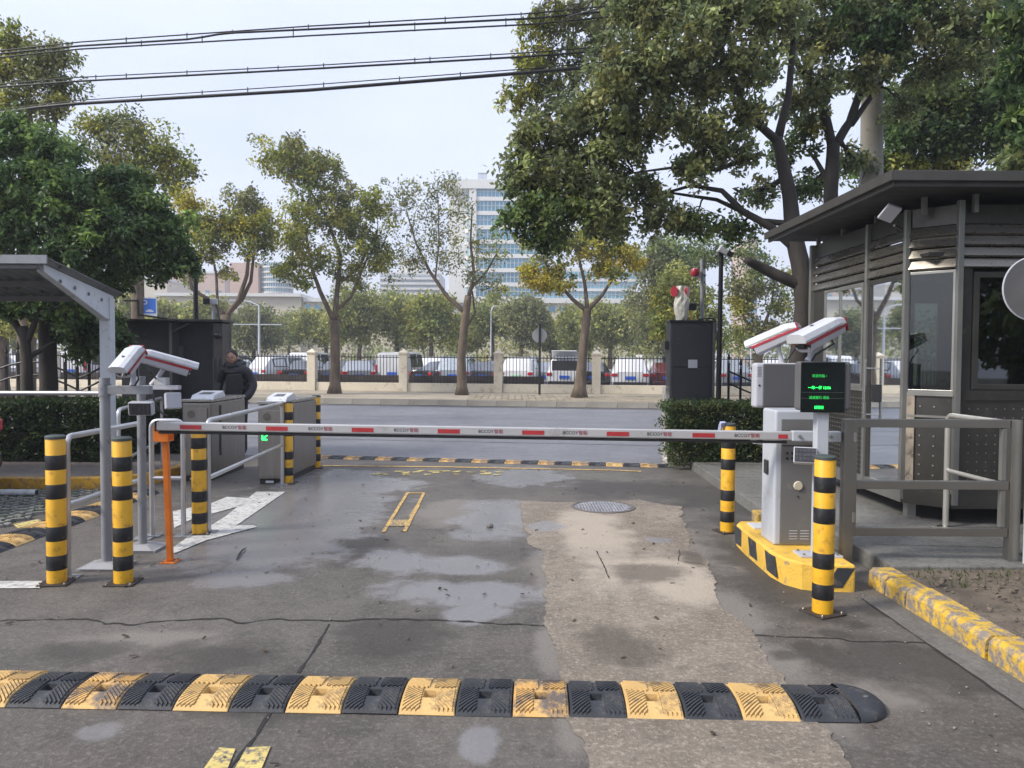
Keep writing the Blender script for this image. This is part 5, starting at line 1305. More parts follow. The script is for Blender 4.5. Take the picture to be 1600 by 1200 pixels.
CW = mat('car_white', (.62, .63, .65), .25, 0, .03, 2, coat=.6); CS = mat('car_silver', (.4, .42, .44), .3, .6, .05, 2, coat=.5); CK = mat('car_black', (.015, .015, .018), .22, .1, .1, 2, coat=.8)
CB = mat('car_pale_blue', (.38, .43, .48), .28, .3, .05, 2, coat=.5); CR = mat('car_dark_red', (.14, .015, .02), .25, .2, .1, 2, coat=.8); CG = mat('car_grey', (.1, .105, .115), .28, .4, .05, 2, coat=.6)
SPEC = [  # px, depth, kind, paint, turn, label, plate, open
 (-60, 39, 'suv', CW, 0, 'white SUV at the far left end of the parked row, beyond the iron fence', 0, 0),
 (30, 39, 'sedan', CS, 0, 'silver saloon parked behind the left tree trunks', 0, 0),
 (110, 39, 'van', CW, 0, 'white van parked left of the canopy post, beyond the far fence', 0, 0),
 (190, 39, 'sedan', CR, 0, 'dark red saloon hidden mostly behind the dark gate housing', 0, 0),
 (270, 39, 'suv', CG, 0, 'grey SUV behind the dark gate housing', 0, 0),
 (340, 39, 'sedan', CW, 0, 'white saloon behind the right end of the gate housing', 0, 0),
 (398, 39, 'suv', CW, R(-30), 'white SUV parked at a slant right behind the standing man', 0, 0),
 (458, 37.8, 'sedan', CK, 0, 'black car with a red rear lamp band and blue plate left of the first pillar', 1, 0),
 (513, 38.6, 'sedan', CG, 0, 'dark grey saloon just right of the first cream pillar', 0, 0),
 (561, 38, 'sedan', CS, R(20), 'silver car with a red tail lamp between the first tree and second pillar', 0, 0),
 (612, 38.6, 'van', CW, 0, 'white boxy van seen left of the second cream pillar', 0, 0),
 (655, 38, 'sedan', CK, R(-30), 'dark saloon turned sideways right of the second cream pillar', 0, 0),
 (706, 38, 'suv', CB, 0, 'pale blue car with red lamps behind the middle street tree', 0, 0),
 (752, 38.6, 'sedan', CG, R(12), 'dark grey saloon left of the third cream pillar', 0, 0),
 (806, 37.9, 'suv', CW, R(-6), 'white hatchback with greenish rear window right of the third pillar', 2, 0),
 (850, 38.7, 'sedan', CS, 0, 'silver car partly behind the round sign pole', 0, 0),
 (882, 37.2, 'suv', CW, 0, 'white SUV with its tailgate raised left of the third street tree', 1, 1),
 (926, 38.8, 'sedan', CK, 0, 'black car hidden behind the fourth cream pillar', 0, 0),
 (985, 36.8, 'suv', CW, 0, 'white SUV with two red lamps and blue plate right of the fourth pillar', 1, 0),
 (1044, 38.8, 'sedan', CR, 0, 'dark red saloon beside the charcoal gate pillar', 0, 0),
 (1100, 38.8, 'van', CB, 0, 'pale blue van hidden behind the charcoal gate pillar', 0, 0),
 (1152, 38.2, 'suv', CS, R(25), 'silver car seen through the spear fence right of the black pole', 0, 0),
 (1215, 38.8, 'sedan', CW, 0, 'white saloon behind the trunk of the big tree', 0, 0),
 (1290, 38.8, 'suv', CW, 0, 'white SUV at the right end of the parked row behind the booth', 0, 0),
]
proto = {}
for px, Y, kd, pt, rz, lb, pl_, op in SPEC:
    key = (kd, pt.name, pl_, op)
    p = P(px, 560, Y)
    Yb = Y - .13*(p.x)  # rows follow the street
    p = P(px, 560, Yb)
    if key not in proto: o = car(lb, kd, pt, plate=M_plateg if pl_ == 2 else M_plate, open_tail=bool(op)); proto[key] = o
    else: o = copy_tree(proto[key])
    o['label'] = lb; o['group'] = 'cars parked behind the far fence'; o.location = (p.x, Yb, 0); o.rotation_euler = (0, 0, ang+rz)
# second row, seen only as roofs
for i, px in enumerate((70, 240, 385, 500, 590, 690, 780, 905, 1010, 1075, 1190)):
    kd, pt = (('suv', CW), ('sedan', CG), ('suv', CG), ('van', CW), ('sedan', CK))[i % 5]
    key = next((q for q in proto if q[0] == kd and q[1] == pt.name and not q[3]), None) or list(proto)[i % 5]
    p = P(px, 560, 50); o = copy_tree(proto[key]); Yb = 50-.13*p.x; p = P(px, 560, Yb)
    o.location = (p.x, Yb, 0); o.rotation_euler = (0, 0, ang+math.pi); o['group'] = 'second row of cars, only roofs showing'
    o['label'] = 'roof of a second row parked car, ' + ('behind the left tree trunks', 'behind the gate housing', 'behind the white SUV near the man', 'above the first cream pillar', 'above the silver car by the first tree', 'above the dark car turned sideways', 'above the third cream pillar', 'behind the raised tailgate', 'above the white SUV with blue plate', 'behind the charcoal gate pillar', 'behind the spear topped fence')[i]
# dark vehicle nose at the left edge
o = car('dark vehicle with a pale lamp poking in at the far left edge', 'sedan', CK); 
o.location = (-5.86-.0, 7.95, 0); o.rotation_euler = (0, 0, R(90)); o.scale = (1, 1, 1.0)
o['label'] = 'dark car whose tail pokes in at the far left edge beside the bollard'

# ------------------------------------------------------------------ buildings
M_bwhite = mat('building_white', (.62, .62, .6), .7, 0, .04, .2, dirt=.1, dcol=(.5, .5, .48), dscale=.6)
M_bglass = mat('building_glass', (.06, .24, .36), .08, .2, .35, .25, spec=1.0)
M_bglass2 = mat('building_glass_pale', (.13, .33, .42), .12, .1, .3, .3, spec=1.0)
M_pink = mat('building_pink', (.5, .35, .28), .8, 0, .05, .3); M_bbeige = mat('building_beige', (.56, .5, .4), .8, 0, .05, .3)
M_mull = mat('mullion', (.4, .44, .45), .5, .3)
def facade(root, a, b, z0, z1, floors, nm, gl=M_bglass, bandh=.28, depth=.4, name='floor_glass'):
    """storeys of glass with white bands between two ground points"""
    a = Vector((*a, 0)); b = Vector((*b, 0)); d = (b-a); n = Vector((d.y, -d.x, 0)).normalized()
    if n.y > 0 and abs(n.y) > .2: n = -n
    h = (z1-z0)/floors
    for i in range(floors):
        zz = z0+i*h; k = MB()
        k.extr([a+n*.0+Vector((0,0,zz+h*bandh)), b+Vector((0,0,zz+h*bandh)), b+Vector((0,0,zz+h)), a+Vector((0,0,zz+h))], n*.05); f = k.build(name, gl, root)
        k = MB(); k.extr([a+Vector((0,0,zz)), b+Vector((0,0,zz)), b+Vector((0,0,zz+h*bandh)), a+Vector((0,0,zz+h*bandh))], n*depth); k.build('floor_band', M_bwhite, root)
        k = MB()
        for j in range(nm+1):
            p = a+d*(j/nm); k.extr([p+n*.05+Vector((0,0,zz+h*bandh)), p+d.normalized()*.14+n*.05+Vector((0,0,zz+h*bandh)), p+d.normalized()*.14+n*.05+Vector((0,0,zz+h)), p+n*.05+Vector((0,0,zz+h))], n*.12)
        p0 = a+n*.05; zq = zz+h*(bandh+1)/2
        k.extr([p0+Vector((0,0,zq)), p0+d+Vector((0,0,zq)), p0+d+Vector((0,0,zq+.12)), p0+Vector((0,0,zq+.12))], n*.1)
        k.build('mullion', M_mull, f, kind='stuff')
Yb = 150
def bx(px, Y=Yb): return P(px, 560, Y).x
def bz(py, Y=Yb, px=800): return P(px, py, Y).z
tb = thing('office_building', 'tall blue glass office building with white floor bands behind the street trees', 'building', (bx(760), Yb+12, 0))
x0, x1, x2, x3 = bx(698), bx(733), bx(850), bx(992)
k = MB(); k.box(x0+.3, x2, Yb+.6, Yb+24, 0, bz(284)); k.box(x2, x3-.2, Yb+.6, Yb+24, 0, bz(418)); k.build('core_block', M_bwhite, tb)
facade(tb, (x1+1.2, Yb), (x2, Yb), bz(470), bz(292), 8, 18)
facade(tb, (x0, Yb+6), (x1, Yb), bz(470), bz(300), 8, 7, M_bglass2)
facade(tb, (x2+.1, Yb-.2), (x3, Yb-.2), bz(470), bz(424), 3, 22, M_bglass2)
k = MB(); k.box(x1-.1, x1+1.3, Yb-.6, Yb+2, 0, bz(284)); k.build('white_pier', M_bwhite, tb)
k = MB(); k.box(x0-.5, x2+.4, Yb-.8, Yb+24, bz(296)+.01, bz(282)); k.build('parapet', M_bwhite, tb)
k = MB(); k.box(bx(748), bx(790), Yb+4, Yb+12, bz(282), bz(276)); 
for i in range(7): k.box(bx(746+i*2)-.06, bx(746+i*2)+.06, Yb+2, Yb+2.1, bz(276), bz(266))
k.box(bx(745), bx(760), Yb+2, Yb+2.1, bz(268), bz(267)); k.build('roof_plant', mat('roof_plant_grey', (.25, .26, .28), .6), tb)
# pale tower mid
Y2 = 230
mb = thing('apartment_tower', 'hazy pale tower with balconies between the first and second street tree', 'building', (bx(640, Y2), Y2, 0))
k = MB(); k.box(bx(594, Y2), bx(686, Y2), Y2+1, Y2+20, 0, bz(426, Y2)); k.box(bx(620, Y2), bx(655, Y2), Y2+3, Y2+15, bz(426, Y2), bz(402, Y2)); k.build('core_block', M_bwhite, mb)
facade(mb, (bx(594, Y2), Y2), (bx(686, Y2), Y2), bz(470, Y2), bz(430, Y2), 5, 14, mat('tower_glass', (.3, .34, .38), .3), .45, .8)
Y3 = 190
rb = thing('apartment_tower', 'pink tower with a curved blue glass corner on the left behind the trees', 'building', (bx(400, Y3), Y3, 0))
k = MB(); k.box(bx(360, Y3), bx(404, Y3), Y3, Y3+20, 0, bz(413, Y3)); k.build('pink_wall', M_pink, rb)
cxr = bx(427, Y3); rr_ = (bx(450, Y3)-bx(404, Y3))/2
for i in range(7):
    z0 = bz(468, Y3)+i*(bz(412, Y3)-bz(468, Y3))/7; hh = (bz(412, Y3)-bz(468, Y3))/7
    MB().lathe((cxr, Y3+rr_, 0), [(rr_, z0+hh*.3), (rr_, z0+hh)], 32).build('floor_glass', M_bglass2 if i % 2 else M_bglass, rb)
    MB().lathe((cxr, Y3+rr_, 0), [(rr_+.3, z0), (rr_+.3, z0+hh*.3)], 32).build('floor_band', M_bwhite, rb)
k = MB()
for j in range(40):
    t_ = j/40*6.283; k.obox((cxr+math.cos(t_)*(rr_+.05), Y3+rr_+math.sin(t_)*(rr_+.05), bz(440, Y3)), .2, .2, bz(412, Y3)-bz(468, Y3), t_)
k.build('mullion', M_mull, rb, kind='stuff')
# long low white building
Y4 = 125
lb_ = thing('low_hall', 'long low cream hall stretching behind the car park trees', 'building', (bx(650, Y4), Y4+8, 0))
k = MB(); k.box(bx(250, Y4), bx(470, Y4), Y4, Y4+15, 0, bz(466, Y4)); k.build('wall', M_bbeige, lb_)
k = MB(); k.box(bx(470, Y4)+.02, bx(1040, Y4), Y4+1, Y4+15, 0, bz(473, Y4)); k.build('wall', M_bbeige, lb_)
k = MB(); k.box(bx(245, Y4), bx(472, Y4), Y4-.8, Y4+15.5, bz(466, Y4), bz(461, Y4)); k.box(bx(473, Y4), bx(1042, Y4), Y4+.4, Y4+15.5, bz(473, Y4), bz(467, Y4)); k.build('cornice', M_bwhite, lb_)
for px in list(range(474, 1030, 16)):
    k = MB(); k.box(bx(px, Y4), bx(px+9, Y4), Y4+.9, Y4+.99, bz(486, Y4), bz(477, Y4)); k.build('window', M_bglass, lb_)
for i, (pa, pb, pt_, Yq, mt, lb) in enumerate(((180, 262, 442, 210, M_bbeige, 'beige block behind the parking sign'), (262, 352, 430, 240, M_pink, 'pink residential block left of the curved glass tower'), (1165, 1182, 372, 260, M_pink, 'pink tower glimpsed between the right tree branches'), (520, 560, 440, 300, M_bwhite, 'faint white block far behind the first street tree'))):
    t = thing('apartment_block', lb, 'building', (bx((pa+pb)/2, Yq), Yq, 0))
    k = MB(); k.box(bx(pa, Yq), bx(pb, Yq), Yq, Yq+18, 0, bz(pt_, Yq)); k.build('wall', mt, t)
    k = MB(); k.box(bx(pa, Yq)-.3, bx(pb, Yq)+.3, Yq-.3, Yq+18.3, bz(pt_, Yq), bz(pt_, Yq)+.6); k.build('roof', M_bwhite, t)
    wd = bx(pb, Yq)-bx(pa, Yq); nx_ = max(2, int(wd/3.4)); nz_ = max(3, int((bz(pt_, Yq)-3)/3.2))
    k0 = MB(); k0.box(-.7, .7, -.08, 0, 0, 1.5); w0 = None
    for ix in range(nx_):
        for iz in range(nz_):
            lc = Vector((bx(pa, Yq)+(ix+.5)*wd/nx_, Yq, 1.5+iz*3.2)) - Vector(t.location)
            if w0 is None: w0 = k0.build('window', M_bglass, t); w0.data.transform(Matrix.Translation(Vector(t.location))); w0.location = lc
            else: link_copy(w0, t, 'window', lc)

# ------------------------------------------------------------------ concrete utility pole and cables
yU = 12.5; q = P(1362, 560, yU)
up_ = thing('utility_pole', 'thick round concrete utility pole rising behind the booth among the trees', 'pole', (q.x, yU, 0))
top = P(1362, 60, yU)
MB().cyl((q.x, yU, 0), (top.x, yU, top.z+.8), .2, .155, 22).build('pole', mat('pole_concrete', (.26, .245, .21), .85, 0, .12, 2, bump=.4, dirt=.3, dcol=(.15, .14, .12)), up_, smooth=True)
MB().bar((top.x-.7, yU-.18, top.z+.3), (top.x+.7, yU-.18, top.z+.3), .08, .08).build('cross_arm', M_greysteel, up_)
def cable(label, pts, r, ties=None, Y0=14.6, Y1=12.3):
    """pts in the picture, running along the street"""
    xs = [p[0] for p in pts]
    W3 = []
    for px in np.linspace(pts[0][0], pts[-1][0], 60):
        py = np.interp(px, xs, [p[1] for p in pts]); u = (px-120)/1240; Y = Y0+(Y1-Y0)*u; W3.append(P(px, py, Y))
    t = thing('overhead_cable', label, 'cable', W3[30])
    MB().tube(W3, r, 6).build('wire', M_iron, t, smooth=True)
    return t, W3
def ties(t, A, B, n, seed):
    rr = random.Random(seed); k = MB()
    for i in range(n):
        j = int(3+i*(54/n)+rr.uniform(0, 3)); 
        if j < 59: k.cyl(A[j]+Vector((0, 0, .03)), B[j]-Vector((0, 0, .02)), .01, n=5)
    k.build('spacer_tie', M_iron, t, kind='stuff')
t, A = cable('topmost overhead wire of the upper bundle', [(-40, 84), (120, 66), (480, 41), (830, 21), (1360, -30)], .012)
t2_, B = cable('sagging middle wire of the upper bundle', [(-40, 88), (120, 72), (300, 61), (350, 52), (480, 46), (830, 29), (1360, -22)], .018)
t3_, C_ = cable('lowest wire of the upper bundle', [(-40, 94), (120, 77), (480, 56), (830, 38), (1360, -12)], .014)
ties(t, A, B, 12, 1); ties(t3_, B, C_, 9, 2)
t, A = cable('thin upper wire of the middle pair', [(-40, 135), (120, 121), (480, 103), (830, 82), (1360, 40)], .01)
t2_, B = cable('thicker lower wire of the middle pair', [(-40, 139), (120, 127), (480, 108), (830, 88), (1360, 48)], .018)
ties(t2_, A, B, 16, 3)
t, A = cable('thin wire just above the heaviest cable', [(-40, 176), (120, 157), (480, 133), (830, 107), (1360, 60)], .009)
t2_, B = cable('heaviest lowest black cable crossing the sky', [(-40, 182), (60, 168), (120, 162), (480, 141), (830, 113), (1360, 66)], .03)
ties(t, A, B, 14, 4)
cable('wire passing right behind the pole toward the upper right corner', [(1340, 52), (1480, 43), (1620, 50)], .012, None, 12.5, 12.5)
cable('second wire passing right behind the pole', [(1340, 66), (1480, 64), (1620, 68)], .014, None, 12.5, 12.5)

# crumpled plastic and rubble at the corner of the right hedge
pb_ = thing('plastic_bag', 'crumpled dirty white plastic heap at the corner of the right platform', 'rubbish', G(1064, 722))
rr = random.Random(6); k = MB()
for i in range(7):
    c = G(1050+i*8, 722+rr.uniform(-3, 3))
    n0 = len(k.v); k.ball(c+Vector((0, 0, .03)), rr.uniform(.08, .15), 1.2, .8, .65, 9, 7)
    for j in range(n0, len(k.v)):
        v = Vector(k.v[j]); v = c+(v-c)*(1+rr.uniform(-.25, .3)); k.v[j] = (v.x, v.y, max(.0, v.z))
k.build('bag', mat('dirty_plastic', (.5, .48, .46), .5, 0, .2, 20, dirt=.4, dcol=(.25, .22, .2)), pb_)
for a, b, lb in (((1086, 718), (1106, 713), 'short pale strip lying left of the white pipe'), ((1100, 719), (1128, 714), 'thin white pipe lying on the platform edge by the hedge')):
    q = thing('loose_pipe', lb, 'pipe', G(a[0], a[1], .13)); MB().tube([G(a[0], a[1], .14), G(b[0], b[1], .16)], .018, 8).build('pipe', M_white, q)
# cloth or glove lying on the bollard top beside the boom
gv = thing('rag', 'small blue and white rag hooked behind the bollard left of the machine', 'rag', P(1128, 662, 7.0))
k = MB(); c = P(1129, 663, 7.05); k.obox(c, .05, .03, .045, .3, .4); k.obox(c+Vector((-.02, 0, -.03)), .02, .03, .06, .6, .2); k.build('cloth', mat('rag_cloth', (.35, .38, .55), .8, 0, .5, 30), gv)

# ------------------------------------------------------------------ the man behind the turnstiles
def skin(name, verts, edges, radii, mt, parent, root=0, sub=2):
    me = bpy.data.meshes.new(name); o0 = wloc(parent); me.from_pydata([tuple(Vector(v)-o0) for v in verts], edges, [])
    o = bpy.data.objects.new(name, me); COL.objects.link(o); o.parent = parent
    bm_ = o.modifiers.new('skin', 'SKIN'); bm_.use_smooth_shade = True
    lay = me.skin_vertices[0] if me.skin_vertices else None
    if lay is None:
        import bmesh
        b = bmesh.new(); b.from_mesh(me); b.verts.layers.skin.verify(); b.to_mesh(me); b.free(); lay = me.skin_vertices[0]
    for i, r in enumerate(radii):
        rr_ = r if isinstance(r, tuple) else (r, r); lay.data[i].radius = rr_; lay.data[i].use_root = (i == root)
    s = o.modifiers.new('sub', 'SUBSURF'); s.levels = sub; s.render_levels = sub
    me.materials.append(mt); return o
pY = 12.35; hp = P(364, 560, pY); X0 = hp.x
man = thing('person', 'man in a black puffy hooded jacket standing beside the dark gate housing, hands in pockets', 'person', (X0, pY, 0))
M_skin = mat('skin', (.42, .24, .17), .55, 0, .08, 8); M_jac = mat('black_down_jacket', (.012, .013, .018), .5, 0, .3, 8, bump=.3, bscale=20)
M_trou = mat('dark_trousers', (.02, .02, .025), .8, 0, .2, 8); M_hair = mat('dark_hair', (.02, .014, .012), .6, 0, .3, 30)
H = P(363, 547, pY).z
def V3(x, y, z): return (X0+x, pY+y, z)
sH = H-.28
skin('body', [V3(.06, 0, .9), V3(.06, 0, 1.15), V3(.06, 0, sH), V3(.02, -.02, H-.23), V3(0, -.03, H-.16), V3(-.0, -.04, H-.1),
              V3(.15, 0, .85), V3(.16, -.02, .48), V3(.17, .02, .1), V3(.17, -.12, .05), V3(-.03, 0, .85), V3(-.04, -.02, .48), V3(-.05, .02, .1), V3(-.05, -.12, .05)],
     [(0, 1), (1, 2), (2, 3), (3, 4), (4, 5), (0, 6), (6, 7), (7, 8), (8, 9), (0, 10), (10, 11), (11, 12), (12, 13)],
     [(.16, .11), (.17, .11), (.1, .08), .055, (.07, .08), (.072, .085), .1, .07, .05, .045, .1, .07, .05, .045], M_trou, man)
# head with features
hc = Vector(V3(0, -.04, H-.125)); k = MB(); k.ball(hc, .1, .78, .92, 1.2, 20, 16)
for j in range(len(k.v)):
    v = Vector(k.v[j])-hc
    if v.y < -.02:
        if abs(v.x) < .018 and -.035 < v.z < .025: v.y -= .02*(1-abs(v.x)/.018)
        if abs(v.z-.012) < .016 and .015 < abs(v.x) < .05: v.y += .008
    if v.z < -.05: v.x *= .82
    k.v[j] = tuple(hc+v)
k.v = [tuple(x) for x in k.v]
hd = k.build('head', M_skin, man, smooth=True)
k = MB(); k.tube([hc+Vector((0, -.07, -.0)), hc+Vector((0, -.112, -.026)), hc+Vector((0, -.09, -.036))], [.007, .014, .012], 8); k.build('nose', M_skin, hd, smooth=True)
k = MB()
for s in (-1, 1): k.ball(hc+Vector((s*.032, -.083, .006)), .009, 1.3, .6, .7, 8, 6)
k.build('eye', M_blackpl, hd)
k = MB(); k.obox(hc+Vector((0, -.089, -.058)), .045, .01, .01); k.build('mouth', mat('lips', (.3, .12, .1), .5), hd)
k = MB()
for s in (-1, 1): k.ball(hc+Vector((s*.08, .0, -.005)), .03, .35, .6, 1, 8, 6)
k.build('ear', M_skin, hd)
k = MB(); k.ball(hc+Vector((0, .018, .03)), .107, .82, .9, 1.02, 18, 12)
k.v = [v for v in k.v]; 
for j in range(len(k.v)):
    v = Vector(k.v[j])-hc
    if v.y < -.03 and v.z < .055: v.y = -.03; 
    if v.z < -.03: v.z = -.03
    k.v[j] = tuple(hc+v)
k.build('hair', M_hair, man, smooth=True)
# glasses
k = MB()
for s in (-1, 1): k.tube([hc+Vector((s*.033+.02*math.cos(t), -.098, .006+.016*math.sin(t))) for t in np.linspace(0, 6.283, 13)], .0022, 5, False)
k.build('glasses', M_blackpl, hd)
# jacket
j0 = sH
skin('jacket', [V3(.06, 0, .78), V3(.06, 0, .95), V3(.06, 0, 1.15), V3(.05, 0, 1.33), V3(.03, 0, j0), V3(.0, -.01, j0+.07),
                V3(-.15, 0, j0-.05), V3(-.25, .03, 1.14), V3(-.19, -.13, .95), V3(-.09, -.17, .92),
                V3(.23, 0, j0-.06), V3(.32, .02, 1.14), V3(.27, -.12, .96), V3(.19, -.17, .93)],
     [(0, 1), (1, 2), (2, 3), (3, 4), (4, 5), (4, 6), (6, 7), (7, 8), (8, 9), (4, 10), (10, 11), (11, 12), (12, 13)],
     [(.19, .14), (.2, .15), (.2, .16), (.19, .15), (.14, .12), (.09, .09), .09, .085, .075, .05, .09, .085, .075, .05], M_jac, man, 2)
k = MB()
for z, w__ in ((.86, .2), (.98, .21), (1.1, .21), (1.22, .205), (1.34, .19)):
    k.tube([V3(.06+w__*math.cos(t), w__*.72*math.sin(t), z+.004*math.sin(5*t)) for t in np.linspace(0, 6.283, 25)], .007, 5, False)
k.build('quilt_seam', M_blackpl, man)
k = MB(); k.tube([V3(-.1+.0, -.0, j0+.06), V3(-.02, -.12, j0+.02), V3(.1, -.1, j0+.03), V3(.16, .02, j0+.07), V3(.08, .13, j0+.1), V3(-.06, .1, j0+.09), V3(-.1, 0, j0+.06)], .045, 10); k.build('hood', M_jac, man, smooth=True)
for s, x, nm in ((-1, -.1, 'hand'), (1, .19, 'hand')):
    k = MB(); b = Vector(V3(x, -.16, .88)); k.ball(b, .038, .9, .6, 1.1, 10, 8)
    for f in range(4):
        k.tube([b+Vector(((f-1.5)*.017, -.005, -.03)), b+Vector(((f-1.5)*.018, -.014, -.055)), b+Vector(((f-1.5)*.018, -.004, -.075+.006*abs(f-1.3)))], [.009, .008, .006], 6)
    k.tube([b+Vector((-s*.03, -.01, .0)), b+Vector((-s*.045, -.02, -.025)), b+Vector((-s*.04, -.02, -.045))], [.011, .01, .007], 6)
    k.build('hand', M_skin, man, smooth=True)
# ------------------------------------------------------------------ foliage
def leaves(name, parent, centers, radii, counts, col, size, seed=1, squash=.8, mix=None, kind=None, droop=0.2):
    """many small folded leaves in clumps; centers Nx3, radii N, counts N"""
    rs = np.random.RandomState(seed); C = np.asarray(centers, float); Rr = np.asarray(radii, float); cnt = np.asarray(counts, int)
    idx = np.repeat(np.arange(len(C)), cnt); n = len(idx)
    d = rs.normal(0, 1, (n, 3)); d /= np.linalg.norm(d, axis=1)[:, None]; rad = rs.uniform(0, 1, n)**.45
    p = C[idx] + d*(rad*Rr[idx])[:, None]*np.array([1, 1, squash])
    t = rs.normal(0, 1, (n, 3)); t[:, 2] -= droop*1.5; t /= np.linalg.norm(t, axis=1)[:, None]
    nn = rs.normal(0, 1, (n, 3)) + np.array([0, 0, .8]); s = np.cross(t, nn); s /= np.linalg.norm(s, axis=1)[:, None]; nn = np.cross(s, t)
    L_ = size*rs.uniform(.7, 1.35, n)[:, None]; Wd = L_*.26
    v0 = p; v1 = p+t*L_*.45+s*Wd+nn*L_*.08; v2 = p+t*L_; v3 = p+t*L_*.45-s*Wd+nn*L_*.08
    v = np.stack([v0, v1, v2, v3], 1).reshape(-1, 3) - np.array(wloc(parent) if parent else (0, 0, 0))
    me = bpy.data.meshes.new(name); me.vertices.add(4*n); me.vertices.foreach_set('co', v.ravel())
    li = (np.arange(n)[:, None]*4 + np.array([[0, 1, 2, 0, 2, 3]])).astype(np.int32).ravel()
    me.loops.add(6*n); me.loops.foreach_set('vertex_index', li); me.polygons.add(2*n)
    me.polygons.foreach_set('loop_start', np.arange(2*n, dtype=np.int32)*3); me.polygons.foreach_set('loop_total', np.full(2*n, 3, dtype=np.int32))
    cols = np.array(col, float); w_ = np.array(mix if mix is not None else [1]*len(cols), float); w_ /= w_.sum()
    cl = cols[rs.choice(len(cols), len(C), p=w_)]                    # clump hue
    own = cols[rs.choice(len(cols), n, p=w_)]
    c = cl[idx]*.72 + own*.28; c = c*np.exp(rs.normal(0, .22, len(C)))[idx][:, None]*np.exp(rs.normal(0, .28, n))[:, None]
    c = np.clip(c, .004, .6); c = np.repeat(np.c_[c, np.ones(n)], 4, 0).astype(np.float32)
    at = me.attributes.new('leafcol', 'FLOAT_COLOR', 'POINT'); at.data.foreach_set('color', c.ravel())
    me.update(); me.materials.append(LEAF)
    o = bpy.data.objects.new(name, me); COL.objects.link(o)
    if parent: o.parent = parent; WL[o.name] = wloc(parent)
    if kind: o['kind'] = kind
    return o
GREEN = [(.08, .125, .045), (.11, .155, .05), (.06, .095, .04), (.15, .18, .055)]
OLIVE = [(.17, .2, .055), (.25, .26, .06), (.12, .16, .05), (.29, .26, .06)]
YELL = [(.38, .32, .05), (.46, .36, .05), (.3, .27, .05), (.22, .23, .05)]
DEEP = [(.058, .1, .042), (.085, .14, .05), (.042, .078, .036), (.15, .21, .065)]
GREYG = [(.15, .17, .07), (.19, .19, .09), (.12, .145, .06), (.22, .22, .1)]
BIG = [(.13, .16, .08), (.175, .205, .095), (.1, .13, .068), (.22, .25, .1), (.25, .24, .095)]
LAT = [(.2, .225, .08), (.26, .28, .09), (.14, .175, .07), (.32, .3, .09)]
def limb(k, a, b, ra, rb, rr, n=6, wob=.06, sag=.0):
    a = Vector(a); b = Vector(b); L_ = (b-a).length; pts = []
    off = Vector((rr.uniform(-1, 1), rr.uniform(-1, 1), rr.uniform(.2, 1)))*L_*.12
    for i in range(n+1):
        t = i/n; p = a.lerp(b, t) + off*math.sin(t*math.pi) + Vector((rr.gauss(0, 1), rr.gauss(0, 1), rr.gauss(0, 1)))*L_*wob*.35*(0 if i in (0, n) else 1); pts.append(p)
    k.tube(pts, [ra+(rb-ra)*i/n for i in range(n+1)], 7); return pts
